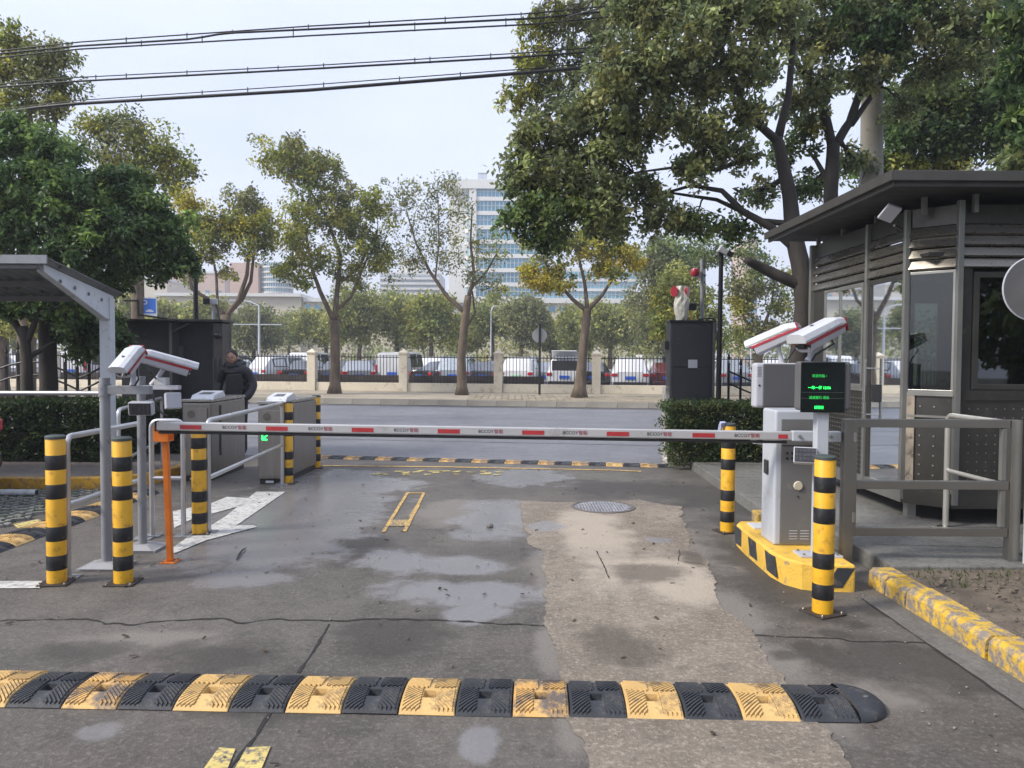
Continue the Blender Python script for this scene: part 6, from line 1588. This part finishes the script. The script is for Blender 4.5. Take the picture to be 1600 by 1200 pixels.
def tree(name, label, cat, trunk, limbs, blobs, leaf, bark=M_bark, seed=1, group=None, twigs=4, dens=1.0, base=None, clump=.34, kids_=None, thick=1.0, ncm=1.0):
    """trunk, limbs: lists of (px, py, Y, radius); blobs: (px, py, Y, rx_px, ry_px, clumps, colours[, mix])"""
    rr = random.Random(seed); rs = np.random.RandomState(seed)
    tp = [P(a, b, c) for a, b, c, _ in trunk]; rad = [r for *_, r in trunk]
    bz_ = base if base is not None else 0
    tp[0] = Vector((tp[0].x, tp[0].y, bz_)) if base is not None else tp[0]
    t = thing(name, label, cat, tp[0], group)
    def dense(pts, rad, n=4, w=.02):
        out = []; ro = []
        for i in range(len(pts)-1):
            for j in range(n):
                u = j/n; out.append(pts[i].lerp(pts[i+1], u)+Vector((rr.gauss(0, w), rr.gauss(0, w), 0))*rad[i]*8*w*10); ro.append(rad[i]+(rad[i+1]-rad[i])*u)
        return out+[pts[-1]], ro+[rad[-1]]
    tp2, r2 = dense(tp, rad); r2[0] *= 1.35
    MB().tube(tp2, r2, 12).build('trunk', bark, t, smooth=True, ang=180)
    nodes = list(zip(tp2, r2))[len(tp2)//2:]
    for L_ in limbs:
        lp = [P(a, b, c) for a, b, c, _ in L_]; lr = [r*.8 for *_, r in L_]
        l2, q2 = dense(lp, lr, 4); MB().tube(l2, q2, 9).build('limb', bark, t, smooth=True, ang=180); nodes += list(zip(l2, q2))[1:]
    kt = MB(); C = []; RR = []; CT = []; parts = []
    if ncm == 2.0: blobs = [((b_[0], b_[1], 14.4)+tuple(b_[3:]) if b_[0] < 945 and b_[1] < 175 else b_) for b_ in blobs]   # this side of the crown hangs behind the cables
    for bi, bl in enumerate(blobs):
        px, py, Y, rx, ry, nc, cols = bl[:7]; mixw = bl[7] if len(bl) > 7 else None
        c = P(px, py, Y); Rx = rx*Y/F; Rz = ry*Y/F; Ry = (Rx+Rz)/2*.95
        near = min(nodes, key=lambda q: (q[0]-c).length); 
        ra = max(.012, min(near[1]*.6, .05+.02*Rx))
        pts = limb(kt, near[0], c, ra, ra*.35, rr)
        cc = []
        nc = int(nc*ncm)
        for i in range(nc):
            d = Vector((rr.gauss(0, 1), rr.gauss(0, 1), rr.gauss(0, 1))).normalized(); r = rr.random()**.42*(1 if rr.random() < .8 else rr.uniform(1.15, 1.5))
            p = c + Vector((d.x*Rx*r, d.y*Ry*r, d.z*Rz*r)); cc.append(p)
            if rr.random() < twigs/ max(6, nc)*3:
                q = rr.choice(pts[2:]); limb(kt, q, p, ra*.3, .005, rr, 4, .1)
        cs = clump*(.7+.5*min(1.5, Rx))
        parts.append((cc, [cs*rr.uniform(.6, 1.35) for _ in cc], [max(6, int(leaf[1]*dens*rr.uniform(.6, 1.4))) for _ in cc], cols, mixw))
    kt.build('branches', bark, t, smooth=True, ang=180, kind='stuff')
    for i, (cc, r_, ct, cols, mixw) in enumerate(parts):
        leaves('crown', t, [tuple(x) for x in cc], r_, ct, cols, leaf[0], seed*31+i, .85, mixw)
    return t
# merge crown blobs of equal colour into one crown part, to keep one crown per tree
def merge_crowns(t):
    pass

# ---- street trees on the far pavement
tree('street_tree', 'olive and yellow street tree with a forked trunk left of the second cream pillar', 'tree',
     [(523, 619, 31.2, .24), (524, 560, 31.2, .2), (522, 500, 31.2, .19)],
     [[(521, 500, 31.2, .14), (500, 455, 31, .11), (486, 415, 31, .08), (478, 360, 31, .05)], [(523, 500, 31.2, .16), (527, 450, 31.2, .12), (532, 400, 31.3, .1), (510, 340, 31.3, .07), (480, 290, 31, .04)],
      [(525, 485, 31.2, .1), (548, 465, 31, .08), (575, 400, 31, .05)], [(533, 440, 31.2, .08), (560, 420, 31.3, .06), (590, 360, 31, .04)]],
     [(437, 245, 31, 38, 26, 26, OLIVE), (470, 262, 31, 40, 30, 30, OLIVE), (500, 268, 31.2, 34, 26, 22, OLIVE), (452, 228, 31, 22, 16, 10, GREYG), (497, 315, 31, 46, 40, 34, OLIVE), (460, 360, 31, 48, 36, 32, OLIVE), (530, 345, 31.4, 34, 34, 20, GREYG), (490, 400, 30.6, 48, 30, 22, OLIVE), (556, 345, 31, 36, 36, 26, OLIVE), (585, 318, 31, 26, 20, 14, OLIVE), (575, 392, 31, 38, 34, 26, OLIVE), (600, 410, 31, 20, 22, 10, OLIVE), (548, 432, 31.4, 30, 22, 10, OLIVE), (445, 418, 31, 24, 22, 10, OLIVE), (535, 300, 31, 20, 26, 8, GREYG), (470, 440, 31, 20, 16, 7, OLIVE)],
     (.14, 44), seed=11, clump=.3, ncm=1.7, group='street trees on the far pavement', base=.13)
tree('street_tree', 'sparse greyish street tree with three limbs in the middle of the view', 'tree',
     [(722, 621, 30.6, .22), (721, 560, 30.6, .17), (726, 500, 30.6, .16), (732, 462, 30.6, .14)],
     [[(726, 487, 30.6, .13), (700, 465, 30.6, .1), (672, 425, 30.5, .08), (650, 380, 30.5, .05), (635, 330, 30.5, .03)], [(732, 465, 30.6, .12), (741, 430, 30.6, .08), (735, 380, 30.6, .06), (738, 320, 30.6, .03)],
      [(736, 450, 30.6, .07), (760, 425, 30.7, .05), (782, 385, 30.7, .03)], [(730, 510, 30.6, .07), (742, 490, 30.7, .06), (738, 455, 30.7, .04)], [(680, 435, 30.5, .05), (686, 380, 30.6, .04), (684, 300, 30.6, .02)]],
     [(640, 305, 30.5, 36, 30, 15, GREYG), (690, 292, 30.6, 30, 26, 13, GREYG), (610, 330, 30.5, 26, 34, 14, OLIVE), (680, 345, 30.6, 44, 34, 18, GREYG), (716, 335, 30.6, 34, 34, 11, GREYG), (650, 380, 30.5, 34, 30, 14, GREYG), (695, 395, 30.6, 36, 30, 13, GREYG), (745, 380, 30.7, 34, 34, 10, OLIVE), (735, 425, 30.6, 36, 22, 10, GREYG), (638, 410, 30.5, 24, 22, 10, GREYG), (775, 390, 30.7, 22, 22, 7, OLIVE), (760, 440, 30.7, 26, 12, 6, GREYG), (780, 455, 30.4, 26, 8, 5, OLIVE)],
     (.12, 26), seed=12, clump=.3, ncm=1.7, group='street trees on the far pavement', base=.13)
tree('street_tree', 'yellow leaved street tree beside the raised tailgate SUV on the right', 'tree',
     [(905, 627, 28.8, .26), (910, 560, 28.8, .17), (916, 500, 28.8, .16), (918, 482, 28.8, .15)],
     [[(917, 486, 28.8, .12), (895, 468, 28.8, .09), (870, 440, 28.8, .07), (845, 400, 28.8, .04)], [(918, 484, 28.8, .11), (914, 445, 28.8, .08), (905, 405, 28.8, .06), (890, 370, 28.8, .04)], [(919, 484, 28.8, .12), (940, 462, 28.8, .09), (955, 440, 28.8, .06), (975, 410, 28.8, .04)]],
     [(845, 440, 28.7, 30, 12, 18, YELL), (868, 448, 28.6, 22, 10, 10, YELL), (880, 420, 28.8, 26, 18, 10, OLIVE), (825, 425, 28.7, 16, 12, 8, YELL), (935, 398, 28.8, 30, 24, 20, YELL), (970, 398, 28.8, 28, 22, 18, YELL), (990, 410, 28.8, 16, 14, 9, YELL), (905, 378, 28.8, 34, 28, 22, OLIVE), (945, 425, 28.8, 22, 14, 9, YELL), (860, 385, 28.8, 34, 30, 20, OLIVE), (965, 430, 28.7, 14, 10, 5, OLIVE), (930, 360, 28.9, 30, 26, 14, OLIVE)],
     (.13, 46), seed=13, clump=.27, ncm=1.7, group='street trees on the far pavement', base=.13)
tree('street_tree', 'golden green street tree rising behind the left gate housing and the man', 'tree',
     [(352, 622, 29, .2), (352, 540, 29, .2), (353, 492, 29, .19)],
     [[(352, 495, 29, .13), (372, 470, 29, .11), (386, 430, 29, .09), (390, 380, 29, .06)], [(356, 490, 29, .12), (378, 468, 29.2, .1), (392, 440, 29.2, .08), (398, 385, 29, .05)], [(350, 492, 29, .12), (330, 470, 28.8, .09), (300, 452, 28.6, .08), (290, 400, 28.6, .05)], [(340, 480, 29, .07), (338, 430, 29, .06), (330, 390, 29, .04)]],
     [(298, 335, 29, 22, 30, 18, YELL), (285, 315, 29, 18, 16, 10, YELL), (320, 365, 29, 30, 28, 22, OLIVE), (352, 352, 29, 34, 28, 26, OLIVE), (385, 355, 29, 32, 26, 24, YELL, [1, 1, 2, 3]), (415, 345, 29, 24, 24, 15, OLIVE), (378, 308, 29, 32, 20, 18, GREYG), (398, 325, 29, 20, 16, 8, GREYG), (405, 385, 29, 30, 22, 16, OLIVE), (340, 390, 29, 26, 18, 10, OLIVE), (310, 405, 29, 20, 16, 7, OLIVE), (360, 425, 29.2, 16, 16, 5, OLIVE), (300, 430, 29, 24, 14, 7, OLIVE)],
     (.13, 42), seed=14, clump=.29, ncm=1.7, group='street trees on the far pavement', base=.13)
# ---- taller trees behind on the left
tree('broadleaf_tree', 'tall pale green tree at the top left corner crossed by the cables', 'tree',
     [(40, 620, 17, .2), (42, 450, 17, .18), (40, 300, 17, .15), (42, 180, 17, .1)], [[(40, 300, 17, .1), (85, 200, 17, .06), (100, 120, 17, .03)], [(40, 260, 17, .08), (10, 160, 17, .05), (0, 90, 17, .03)]],
     [(25, 60, 17, 26, 24, 13, OLIVE), (55, 90, 17, 44, 30, 20, GREYG), (15, 110, 17, 40, 34, 20, OLIVE), (95, 85, 17, 26, 26, 12, GREYG), (80, 130, 17, 44, 30, 20, GREYG), (20, 160, 17, 40, 26, 18, OLIVE), (105, 150, 17, 14, 20, 5, OLIVE), (75, 175, 17, 26, 22, 10, GREYG), (-30, 100, 17, 30, 60, 14, OLIVE)],
     (.1, 60), seed=15, clump=.3, base=0)
tree('broadleaf_tree', 'open crowned tree showing above the dense green tree at upper left', 'tree',
     [(215, 620, 22, .2), (215, 450, 22, .17), (212, 300, 22, .12)], [[(213, 330, 22, .08), (170, 250, 22, .05), (150, 210, 22, .03)], [(213, 320, 22, .08), (250, 260, 22, .05), (270, 230, 22, .03)]],
     [(150, 195, 22, 28, 22, 15, OLIVE), (190, 200, 22, 32, 26, 20, GREYG), (175, 240, 22, 44, 26, 22, GREYG), (240, 225, 22, 36, 24, 20, OLIVE), (270, 245, 22, 24, 18, 10, OLIVE), (220, 262, 22, 50, 26, 22, OLIVE), (285, 265, 22, 22, 14, 9, OLIVE), (265, 285, 22, 28, 16, 9, OLIVE)],
     (.12, 60), seed=16, clump=.36, base=0)
# ---- dense evergreen pair on the left, near
tree('evergreen_tree', 'dense dark green camphor tree filling the left side above the canopy', 'tree',
     [(77, 700, 11.6, .14), (76, 600, 11.6, .125), (74, 520, 11.6, .12), (72, 440, 11.6, .1)],
     [[(74, 520, 11.6, .1), (110, 440, 11.4, .07), (180, 380, 11.4, .04)], [(73, 480, 11.6, .1), (40, 400, 11.4, .06), (10, 330, 11.4, .04)], [(72, 450, 11.6, .09), (100, 350, 11.5, .06), (130, 290, 11.5, .04)]],
     [(20, 215, 11.3, 50, 40, 34, DEEP), (80, 245, 11.3, 50, 36, 36, DEEP), (30, 300, 11, 60, 50, 44, DEEP), (110, 310, 11, 60, 50, 44, DEEP), (180, 300, 11.4, 46, 40, 32, DEEP), (230, 340, 11.4, 44, 40, 34, DEEP), (262, 375, 11.4, 36, 44, 26, DEEP), (180, 370, 11, 60, 46, 42, DEEP), (110, 390, 10.9, 60, 36, 34, DEEP), (30, 370, 10.9, 60, 40, 34, DEEP), (215, 410, 11.3, 60, 34, 34, DEEP), (285, 410, 11.4, 22, 22, 10, DEEP), (150, 440, 11.6, 44, 30, 20, DEEP), (-40, 300, 11.2, 50, 90, 40, DEEP), (210, 290, 11.7, 34, 20, 14, GREEN)],
     (.08, 62), bark=M_barkd, seed=17, clump=.16, ncm=1.8, base=.11)
tree('evergreen_tree', 'slim dark tree with hanging foliage between canopy post and gate housing', 'tree',
     [(42, 700, 11.2, .085), (44, 620, 11.2, .075), (42, 560, 11.2, .07), (36, 510, 11.2, .065)],
     [[(38, 530, 11.2, .07), (15, 490, 11.2, .05), (-10, 470, 11.2, .03)], [(40, 540, 11.2, .06), (60, 490, 11.2, .05), (90, 455, 11.2, .03)], [(42, 560, 11.2, .05), (110, 520, 11.4, .03), (160, 500, 11.6, .02)]],
     [(60, 470, 11.3, 50, 22, 20, DEEP), (10, 470, 11.2, 40, 26, 18, DEEP), (115, 490, 11.4, 34, 34, 22, DEEP), (150, 510, 11.7, 34, 40, 26, DEEP), (125, 540, 11.7, 30, 24, 14, DEEP), (165, 480, 11.9, 18, 36, 15, DEEP), (184, 535, 12.1, 9, 26, 8, DEEP), (70, 500, 11.9, 16, 16, 7, YELL), (82, 480, 12, 14, 12, 5, YELL)],
     (.085, 90), bark=M_barkd, seed=18, clump=.2, base=.11)
# ---- the big trees on the right
T1 = tree('camphor_tree', 'big dark trunked camphor tree left of the booth spreading over the right half', 'tree',
     [(1246, 640, 10.8, .15), (1248, 560, 10.8, .13), (1256, 480, 10.8, .125), (1252, 420, 10.8, .13), (1240, 370, 10.8, .12), (1234, 310, 10.8, .1), (1222, 250, 10.8, .085), (1214, 215, 10.8, .075)],
     [[(1250, 445, 10.8, .11), (1215, 430, 10.8, .1), (1190, 418, 10.8, .09), (1166, 406, 10.7, .06)], [(1238, 385, 10.8, .08), (1205, 355, 10.8, .07), (1160, 330, 10.8, .06), (1128, 298, 10.8, .045), (1080, 290, 10.9, .03), (1010, 310, 11, .02)], [(1236, 350, 10.8, .06), (1190, 345, 10.9, .05), (1120, 312, 11, .035), (1040, 300, 11.2, .02)],
      [(1214, 220, 10.8, .08), (1180, 190, 10.6, .06), (1160, 160, 10.5, .05), (1120, 60, 10.3, .03)], [(1216, 215, 10.8, .08), (1232, 150, 10.8, .06), (1240, 60, 10.8, .05), (1230, -60, 10.8, .03)], [(1150, 110, 10.5, .035), (1080, 130, 10.5, .03), (1010, 145, 10.6, .018)], [(1190, 240, 10.8, .05), (1120, 265, 10.6, .04), (1050, 262, 10.6, .025), (990, 270, 10.7, .015)], [(1120, 60, 10.3, .03), (1050, 30, 10.3, .025), (980, -30, 10.4, .015)]],
     [(840, 45, 11.2, 30, 36, 16, OLIVE), (880, 30, 11.2, 34, 34, 18, OLIVE), (838, 100, 11, 34, 34, 20, OLIVE), (815, 160, 11, 34, 34, 20, OLIVE), (870, 140, 10.8, 40, 40, 28, BIG), (920, 90, 10.8, 46, 46, 32, BIG), (940, 30, 10.8, 50, 40, 34, BIG), (1000, 20, 10.6, 50, 44, 36, BIG), (1070, 20, 10.5, 56, 44, 38, BIG), (1140, 20, 10.5, 56, 40, 34, BIG), (1210, 20, 10.6, 50, 40, 28, BIG),
      (835, 215, 11, 42, 30, 24, BIG), (900, 200, 10.8, 46, 40, 32, BIG), (960, 160, 10.6, 50, 44, 36, BIG), (1030, 110, 10.5, 50, 40, 34, BIG), (1100, 120, 10.5, 44, 40, 28, BIG), (1170, 100, 10.5, 46, 44, 28, BIG), (1030, 190, 10.6, 50, 40, 30, BIG), (1100, 200, 10.5, 44, 36, 26, BIG), (960, 235, 10.7, 46, 34, 28, BIG),
      (820, 270, 10.9, 40, 36, 24, BIG), (880, 270, 10.8, 44, 40, 30, BIG), (820, 330, 10.9, 40, 34, 24, GREEN), (880, 335, 10.8, 46, 38, 32, GREEN), (940, 300, 10.8, 46, 36, 28, BIG), (950, 350, 10.9, 40, 24, 20, BIG), (850, 375, 10.9, 34, 16, 12, GREEN), (1000, 300, 10.9, 34, 30, 15, BIG), (1030, 340, 11, 46, 20, 18, BIG), (1090, 260, 10.7, 34, 26, 16, BIG), (1150, 240, 10.6, 34, 30, 15, BIG), (1170, 180, 10.5, 34, 26, 13, BIG), (1090, 350, 11, 40, 18, 13, GREEN), (1150, 360, 11.2, 34, 18, 9, GREEN), (1190, 300, 11, 28, 22, 8, BIG), (1080, 60, 10.2, 60, 50, 24, BIG), (980, 100, 10.3, 60, 50, 28, BIG)],
     (.085, 33), bark=M_barkd, seed=21, clump=.155, ncm=2.0, base=.0)
tree('camphor_tree', 'second camphor tree with a V shaped fork rising behind the booth roof', 'tree',
     [(1298, 640, 11.8, .16), (1298, 420, 11.8, .12), (1298, 300, 11.8, .105), (1302, 225, 11.8, .095)],
     [[(1300, 230, 11.8, .09), (1288, 170, 11.7, .08), (1262, 125, 11.6, .07), (1240, 90, 11.5, .05), (1210, 40, 11.4, .03)], [(1304, 228, 11.8, .09), (1328, 190, 11.8, .08), (1345, 140, 11.7, .07), (1372, 90, 11.7, .05), (1392, 20, 11.6, .03)], [(1330, 195, 11.8, .06), (1358, 155, 11.8, .05), (1385, 115, 11.9, .04), (1430, 100, 11.9, .03), (1480, 75, 11.9, .015)], [(1297, 290, 11.8, .06), (1275, 250, 11.9, .04), (1262, 235, 12, .02)]],
     [(1415, 170, 11.9, 30, 24, 8, BIG), (1500, 90, 11.7, 44, 36, 18, BIG), (1420, -5, 11.5, 60, 30, 26, DEEP), (1350, 20, 11.3, 50, 36, 24, BIG), (1390, 90, 11.6, 34, 26, 12, DEEP), (1560, 10, 11.7, 44, 40, 22, BIG), (1260, 60, 11.4, 46, 44, 26, BIG), (1320, 50, 11.4, 50, 44, 32, DEEP), (1380, 40, 11.4, 50, 44, 32, DEEP), (1440, 50, 11.5, 46, 44, 22, BIG), (1290, 130, 11.4, 34, 26, 12, BIG), (1250, 160, 11.5, 34, 26, 13, BIG), (1350, 110, 11.5, 40, 30, 15, BIG), (1490, 30, 11.6, 40, 34, 16, BIG), (1240, 230, 12, 40, 34, 14, GREEN), (1275, 190, 11.8, 26, 20, 7, OLIVE), (1330, 250, 12.3, 34, 22, 10, BIG), (1270, 290, 12.2, 34, 20, 10, GREEN), (1540, 60, 11.8, 34, 44, 14, BIG), (1440, 120, 11.9, 40, 20, 9, BIG), (1300, -20, 11.4, 90, 40, 30, BIG), (1450, -20, 11.4, 90, 40, 22, BIG)],
     (.085, 36), bark=M_barkd, seed=22, clump=.16, ncm=2.0, base=.0)
tree('broadleaf_tree', 'lighter green leafy tree behind the pole and above the booth roof', 'tree',
     [(1500, 640, 14.5, .18), (1495, 400, 14.5, .15), (1490, 260, 14.5, .12)], [[(1490, 270, 14.5, .07), (1440, 200, 14.4, .05), (1410, 160, 14.4, .03)], [(1492, 260, 14.5, .07), (1540, 190, 14.4, .05), (1580, 150, 14.4, .03)]],
     [(1400, 165, 14.5, 36, 36, 22, GREEN), (1450, 145, 14.5, 40, 30, 24, GREEN), (1500, 165, 14.4, 40, 34, 26, GREEN), (1550, 160, 14.4, 40, 40, 28, DEEP), (1600, 150, 14.3, 40, 46, 26, DEEP), (1400, 220, 14.6, 36, 30, 18, DEEP), (1450, 210, 14.5, 40, 34, 26, DEEP), (1500, 225, 14.5, 40, 30, 22, GREEN), (1560, 220, 14.4, 34, 30, 18, DEEP), (1610, 220, 14.3, 30, 40, 20, DEEP), (1420, 255, 14.6, 40, 16, 14, OLIVE), (1480, 260, 14.6, 40, 12, 10, OLIVE), (1560, 105, 14.4, 40, 30, 12, OLIVE), (1490, 108, 14.5, 30, 20, 8, OLIVE), (1600, 50, 14, 40, 60, 18, DEEP), (1350, 270, 14.8, 40, 22, 14, DEEP)],
     (.1, 95), bark=M_barkd, seed=23, clump=.27, base=.0)
tree('broadleaf_tree', 'dark foliage hanging into the upper right corner of the picture', 'tree',
     [(1720, 640, 9, .16), (1710, 300, 9, .13), (1690, 100, 9, .1)], [[(1690, 150, 9, .06), (1640, 90, 8.9, .04), (1600, 60, 8.8, .02)]],
     [(1598, 30, 8.8, 26, 30, 12, DEEP), (1590, 100, 8.8, 24, 34, 12, DEEP), (1600, 190, 8.9, 26, 40, 14, DEEP), (1598, 255, 8.9, 30, 14, 9, BIG), (1640, 120, 8.9, 30, 90, 26, DEEP)],
     (.1, 75), bark=M_barkd, seed=24, clump=.14, base=.0)
# ---- trees in and behind the car park
rr = random.Random(40)
row = [(20, 66, 30, 'round'), (105, 70, 34, ''), (195, 64, 34, ''), (262, 60, 38, ''), (330, 58, 44, ''), (395, 66, 48, ''), (450, 90, 42, ''), (508, 68, 46, ''), (560, 60, 52, ''), (618, 63, 44, ''), (672, 60, 52, ''), (722, 70, 34, ''), (768, 66, 36, ''), (812, 60, 50, ''), (862, 72, 30, ''), (905, 66, 38, ''), (952, 62, 50, ''), (1000, 70, 40, '')]
tops = {20: 460, 105: 455, 195: 455, 262: 468, 330: 462, 395: 478, 450: 482, 508: 486, 560: 452, 618: 452, 672: 458, 722: 496, 768: 456, 812: 462, 862: 505, 905: 482, 952: 458, 1000: 470}
names = ['olive bushy', 'rounded mid green', 'dull green', 'yellowish green', 'broad grey green', 'dark bushy']
where = {20: 'at the far left behind the parked vans', 105: 'left of the canopy post', 195: 'left of the parking sign', 262: 'just right of the parking sign', 330: 'behind the boxy camera on the gate housing', 395: 'left of the crossbar lamp', 450: 'right of the crossbar lamp and farthest back', 508: 'directly behind the first street tree trunk', 560: 'right of the first street tree trunk', 618: 'above the white boxy van', 672: 'left of the sparse street tree', 722: 'low behind the sparse street tree trunk', 768: 'behind the thin lamp pole', 812: 'left of the round sign', 862: 'low between the round sign and third street tree', 905: 'behind the yellow street tree trunk', 952: 'above the fourth cream pillar', 1000: 'left of the wrapped siren'}
for i, (px, Y, rpx, _) in enumerate(row):
    tp = tops[px]; bl = []
    cs = [LAT, GREYG, OLIVE, LAT][i % 4] if i % 3 else LAT
    mid = (tp+548)/2; hh = (548-tp)/2
    for j in range(9):
        a = rr.uniform(0, 6.28); q = rr.random()**.5
        bl.append((px+math.cos(a)*rpx*.62*q, mid+math.sin(a)*hh*.62*q, Y+rr.uniform(-1.2, 1.2), rpx*rr.uniform(.42, .62), hh*rr.uniform(.4, .58), 16, cs))
    tree('car_park_tree', names[i % 6]+' tree '+where[px]+', beyond the car park', 'tree', [(px, 566, Y, .2), (px+2, 540, Y, .16), (px, mid, Y, .1)], [], bl, (.3, 52), seed=50+i, clump=.75, twigs=1, group='trees behind the car park', base=0)
tree('tall_conifer', 'tall dark grey green tree left of the wrapped siren', 'tree', [(1035, 566, 46, .3), (1035, 480, 46, .25), (1035, 400, 46, .15)], [],
     [(1035, 390, 46, 26, 26, 18, GREEN), (1020, 420, 46, 30, 26, 20, GREYG), (1055, 420, 46, 30, 30, 20, GREEN), (1025, 460, 46, 34, 30, 24, GREYG), (1060, 465, 46, 30, 26, 18, GREEN), (1030, 505, 46, 36, 30, 22, GREYG), (1075, 400, 46, 26, 30, 16, GREEN), (1030, 540, 46, 36, 16, 14, GREYG)], (.22, 90), seed=80, clump=.6, base=0)
tree('broadleaf_tree', 'bright yellow green tree behind the charcoal gate pillar', 'tree', [(1075, 600, 27, .2), (1075, 520, 27, .16)], [[(1075, 530, 27, .1), (1070, 490, 27, .08), (1075, 440, 27, .04)]],
     [(1065, 440, 27, 24, 22, 14, LAT), (1045, 470, 27, 26, 24, 18, OLIVE), (1085, 465, 27, 26, 24, 18, LAT), (1060, 505, 27, 34, 24, 24, OLIVE), (1100, 500, 27, 26, 24, 16, LAT), (1035, 515, 27, 20, 16, 9, OLIVE), (1110, 530, 27, 22, 16, 9, OLIVE)], (.13, 85), seed=81, clump=.4, base=.1)
tree('broadleaf_tree', 'mixed green and brown tree between the black camera pole and the big trunk', 'tree', [(1185, 610, 30, .2), (1185, 520, 30, .15)], [[(1185, 540, 30, .1), (1160, 490, 30, .07), (1150, 440, 30, .04)], [(1185, 530, 30, .1), (1205, 480, 30, .06), (1210, 440, 30, .03)]],
     [(1150, 440, 30, 26, 24, 13, GREYG), (1185, 420, 30, 26, 26, 12, GREEN), (1215, 440, 30, 26, 26, 14, OLIVE), (1145, 480, 30, 24, 24, 12, OLIVE), (1180, 470, 30, 28, 26, 13, GREYG), (1215, 480, 30, 24, 24, 12, OLIVE), (1150, 520, 30, 24, 22, 10, OLIVE), (1190, 515, 30, 26, 22, 10, GREYG), (1225, 515, 30, 22, 22, 10, LAT), (1130, 400, 31, 30, 24, 12, GREEN), (1100, 390, 31, 26, 20, 11, GREEN), (1170, 395, 31, 26, 20, 10, GREEN)], (.14, 62), seed=82, clump=.42, base=.1)
tree('broadleaf_tree', 'dull tree low behind the left iron fence at the edge', 'tree', [(5, 620, 26, .2), (5, 520, 26, .15)], [[(5, 530, 26, .1), (0, 490, 26, .06)]],
     [(10, 500, 26, 34, 20, 14, LAT), (-25, 510, 26, 30, 26, 14, LAT), (50, 505, 26, 26, 18, 9, OLIVE), (110, 500, 27, 30, 24, 12, LAT)], (.14, 60), seed=83, clump=.45, base=.1)
# distant woodland mass closing gaps at the horizon
c0 = []; rr = random.Random(77)
for i in range(330):
    px = rr.uniform(-300, 1900); Y = rr.uniform(85, 120); p = P(px, 560, Y); c0.append((p.x, Y, rr.uniform(0, 6.5)))
leaves('distant_woodland', None, c0, [2.6]*len(c0), [70]*len(c0), LAT+GREYG, .6, 90, .8, kind='stuff')

# ---- unseen trees added to darken reflections and shade the booth front
for i, (x, y, h, cs, lb) in enumerate(((6.5, -7, 7, DEEP, 'unseen dense tree added behind the viewer on the right'), (1.5, -12, 8, GREEN, 'unseen tall tree added behind the viewer in the middle'), (11, -3, 7, DEEP, 'unseen dense tree added to the right rear of the booth front'), (-9, -12, 8, GREEN, 'unseen tall tree added behind the viewer on the left'), (9.5, 6.5, 6, DEEP, 'unseen dense tree added to the right of the guard booth'))):
    t = thing('unseen_shade_tree', lb, 'tree', (x, y, 0)); rq = random.Random(i)
    MB().tube([(x, y, 0), (x+.1, y, h*.3), (x, y+.1, h*.7)], [.22, .16, .08], 8).build('trunk', M_barkd, t, smooth=True)
    cc = []
    for j in range(260):
        d = Vector((rq.gauss(0, 1), rq.gauss(0, 1), rq.gauss(0, 1))).normalized()*rq.random()**.4
        cc.append((x+d.x*3.2, y+d.y*3, h*.62+d.z*h*.42))
    leaves('crown', t, cc, [.55]*len(cc), [46]*len(cc), cs, .26, 200+i)
wb = thing('side_hall', 'pale hall with a blue window band far to the left, mirrored in the booth door', 'building', (-40, 22, 0))
MB().box(-48, -40, 4, 46, 0, 5.5).build('wall', M_bwhite, wb)
MB().box(-39.99, -39.9, 6, 44, 2.2, 3.3).build('window_band', M_blue, wb)

# ---- hedges
HDG = [(.02, .04, .016), (.03, .055, .02), (.015, .03, .012), (.05, .07, .02)]
def hedge(label, x0, x1, y0, y1, z0, z1, n, cols, seed, size=.045):
    t = thing('hedge', label, 'hedge', ((x0+x1)/2, (y0+y1)/2, z0)); rr = random.Random(seed)
    cc = []; 
    for i in range(n):
        f = rr.random()
        x = rr.uniform(x0, x1); y = rr.uniform(y0, y1); z = rr.uniform(z0+.05, z1)
        if f < .45: y = y0+rr.uniform(0, .08)
        elif f < .75: z = z1-rr.uniform(0, .07)
        cc.append((x, y, z))
    k = MB()
    for i in range(60):
        x = rr.uniform(x0+.05, x1-.05); y = rr.uniform(y0+.1, y1-.05); k.tube([(x, y, z0), (x+rr.uniform(-.08, .08), y, (z0+z1)/2), (x+rr.uniform(-.15, .15), y+rr.uniform(-.1, .1), z1-.04)], [.012, .009, .004], 5)
    k.build('stems', M_barkd, t, kind='stuff')
    leaves('foliage', t, cc, [.085]*n, [34]*n, cols, size, seed, 1.0, kind='stuff', droop=0)
    return t
ha, hb = P(1050, 600, 11.0).x, P(1205, 600, 11.0).x
hedge('clipped dark green hedge in front of the charcoal gate pillar', ha, hb+.6, 11.05, 12.0, .05, P(1100, 634, 11.05).z, 1100, [(.035, .06, .022), (.05, .085, .03), (.025, .045, .02), (.09, .1, .03)], 5)
hedge('dark unclipped hedge below the iron fence on the left', P(-60, 600, 10.6).x, P(200, 600, 10.6).x, 10.7, 11.5, .1, P(100, 632, 10.7).z, 1000, HDG, 6, .055)
hedge('low dark hedge left of the gate housing behind the camera posts', P(200, 600, 11.6).x, P(290, 600, 11.6).x, 11.7, 12.3, .1, .75, 350, HDG, 7, .05)

# ------------------------------------------------------------------ haze
M = bpy.data.materials.new('haze'); M.use_nodes = True; t = M.node_tree; t.nodes.remove(t.nodes['Principled BSDF'])
pv_ = t.nodes.new('ShaderNodeVolumePrincipled'); pv_.inputs['Density'].default_value = HAZE; pv_.inputs['Color'].default_value = (.88, .92, 1, 1); pv_.inputs['Anisotropy'].default_value = .2
t.links.new(pv_.outputs[0], t.nodes['Material Output'].inputs['Volume'])
if HAZE: MB().box(-505, 505, -65, 505, -1.1, 64).build('haze', M, kind='stuff')
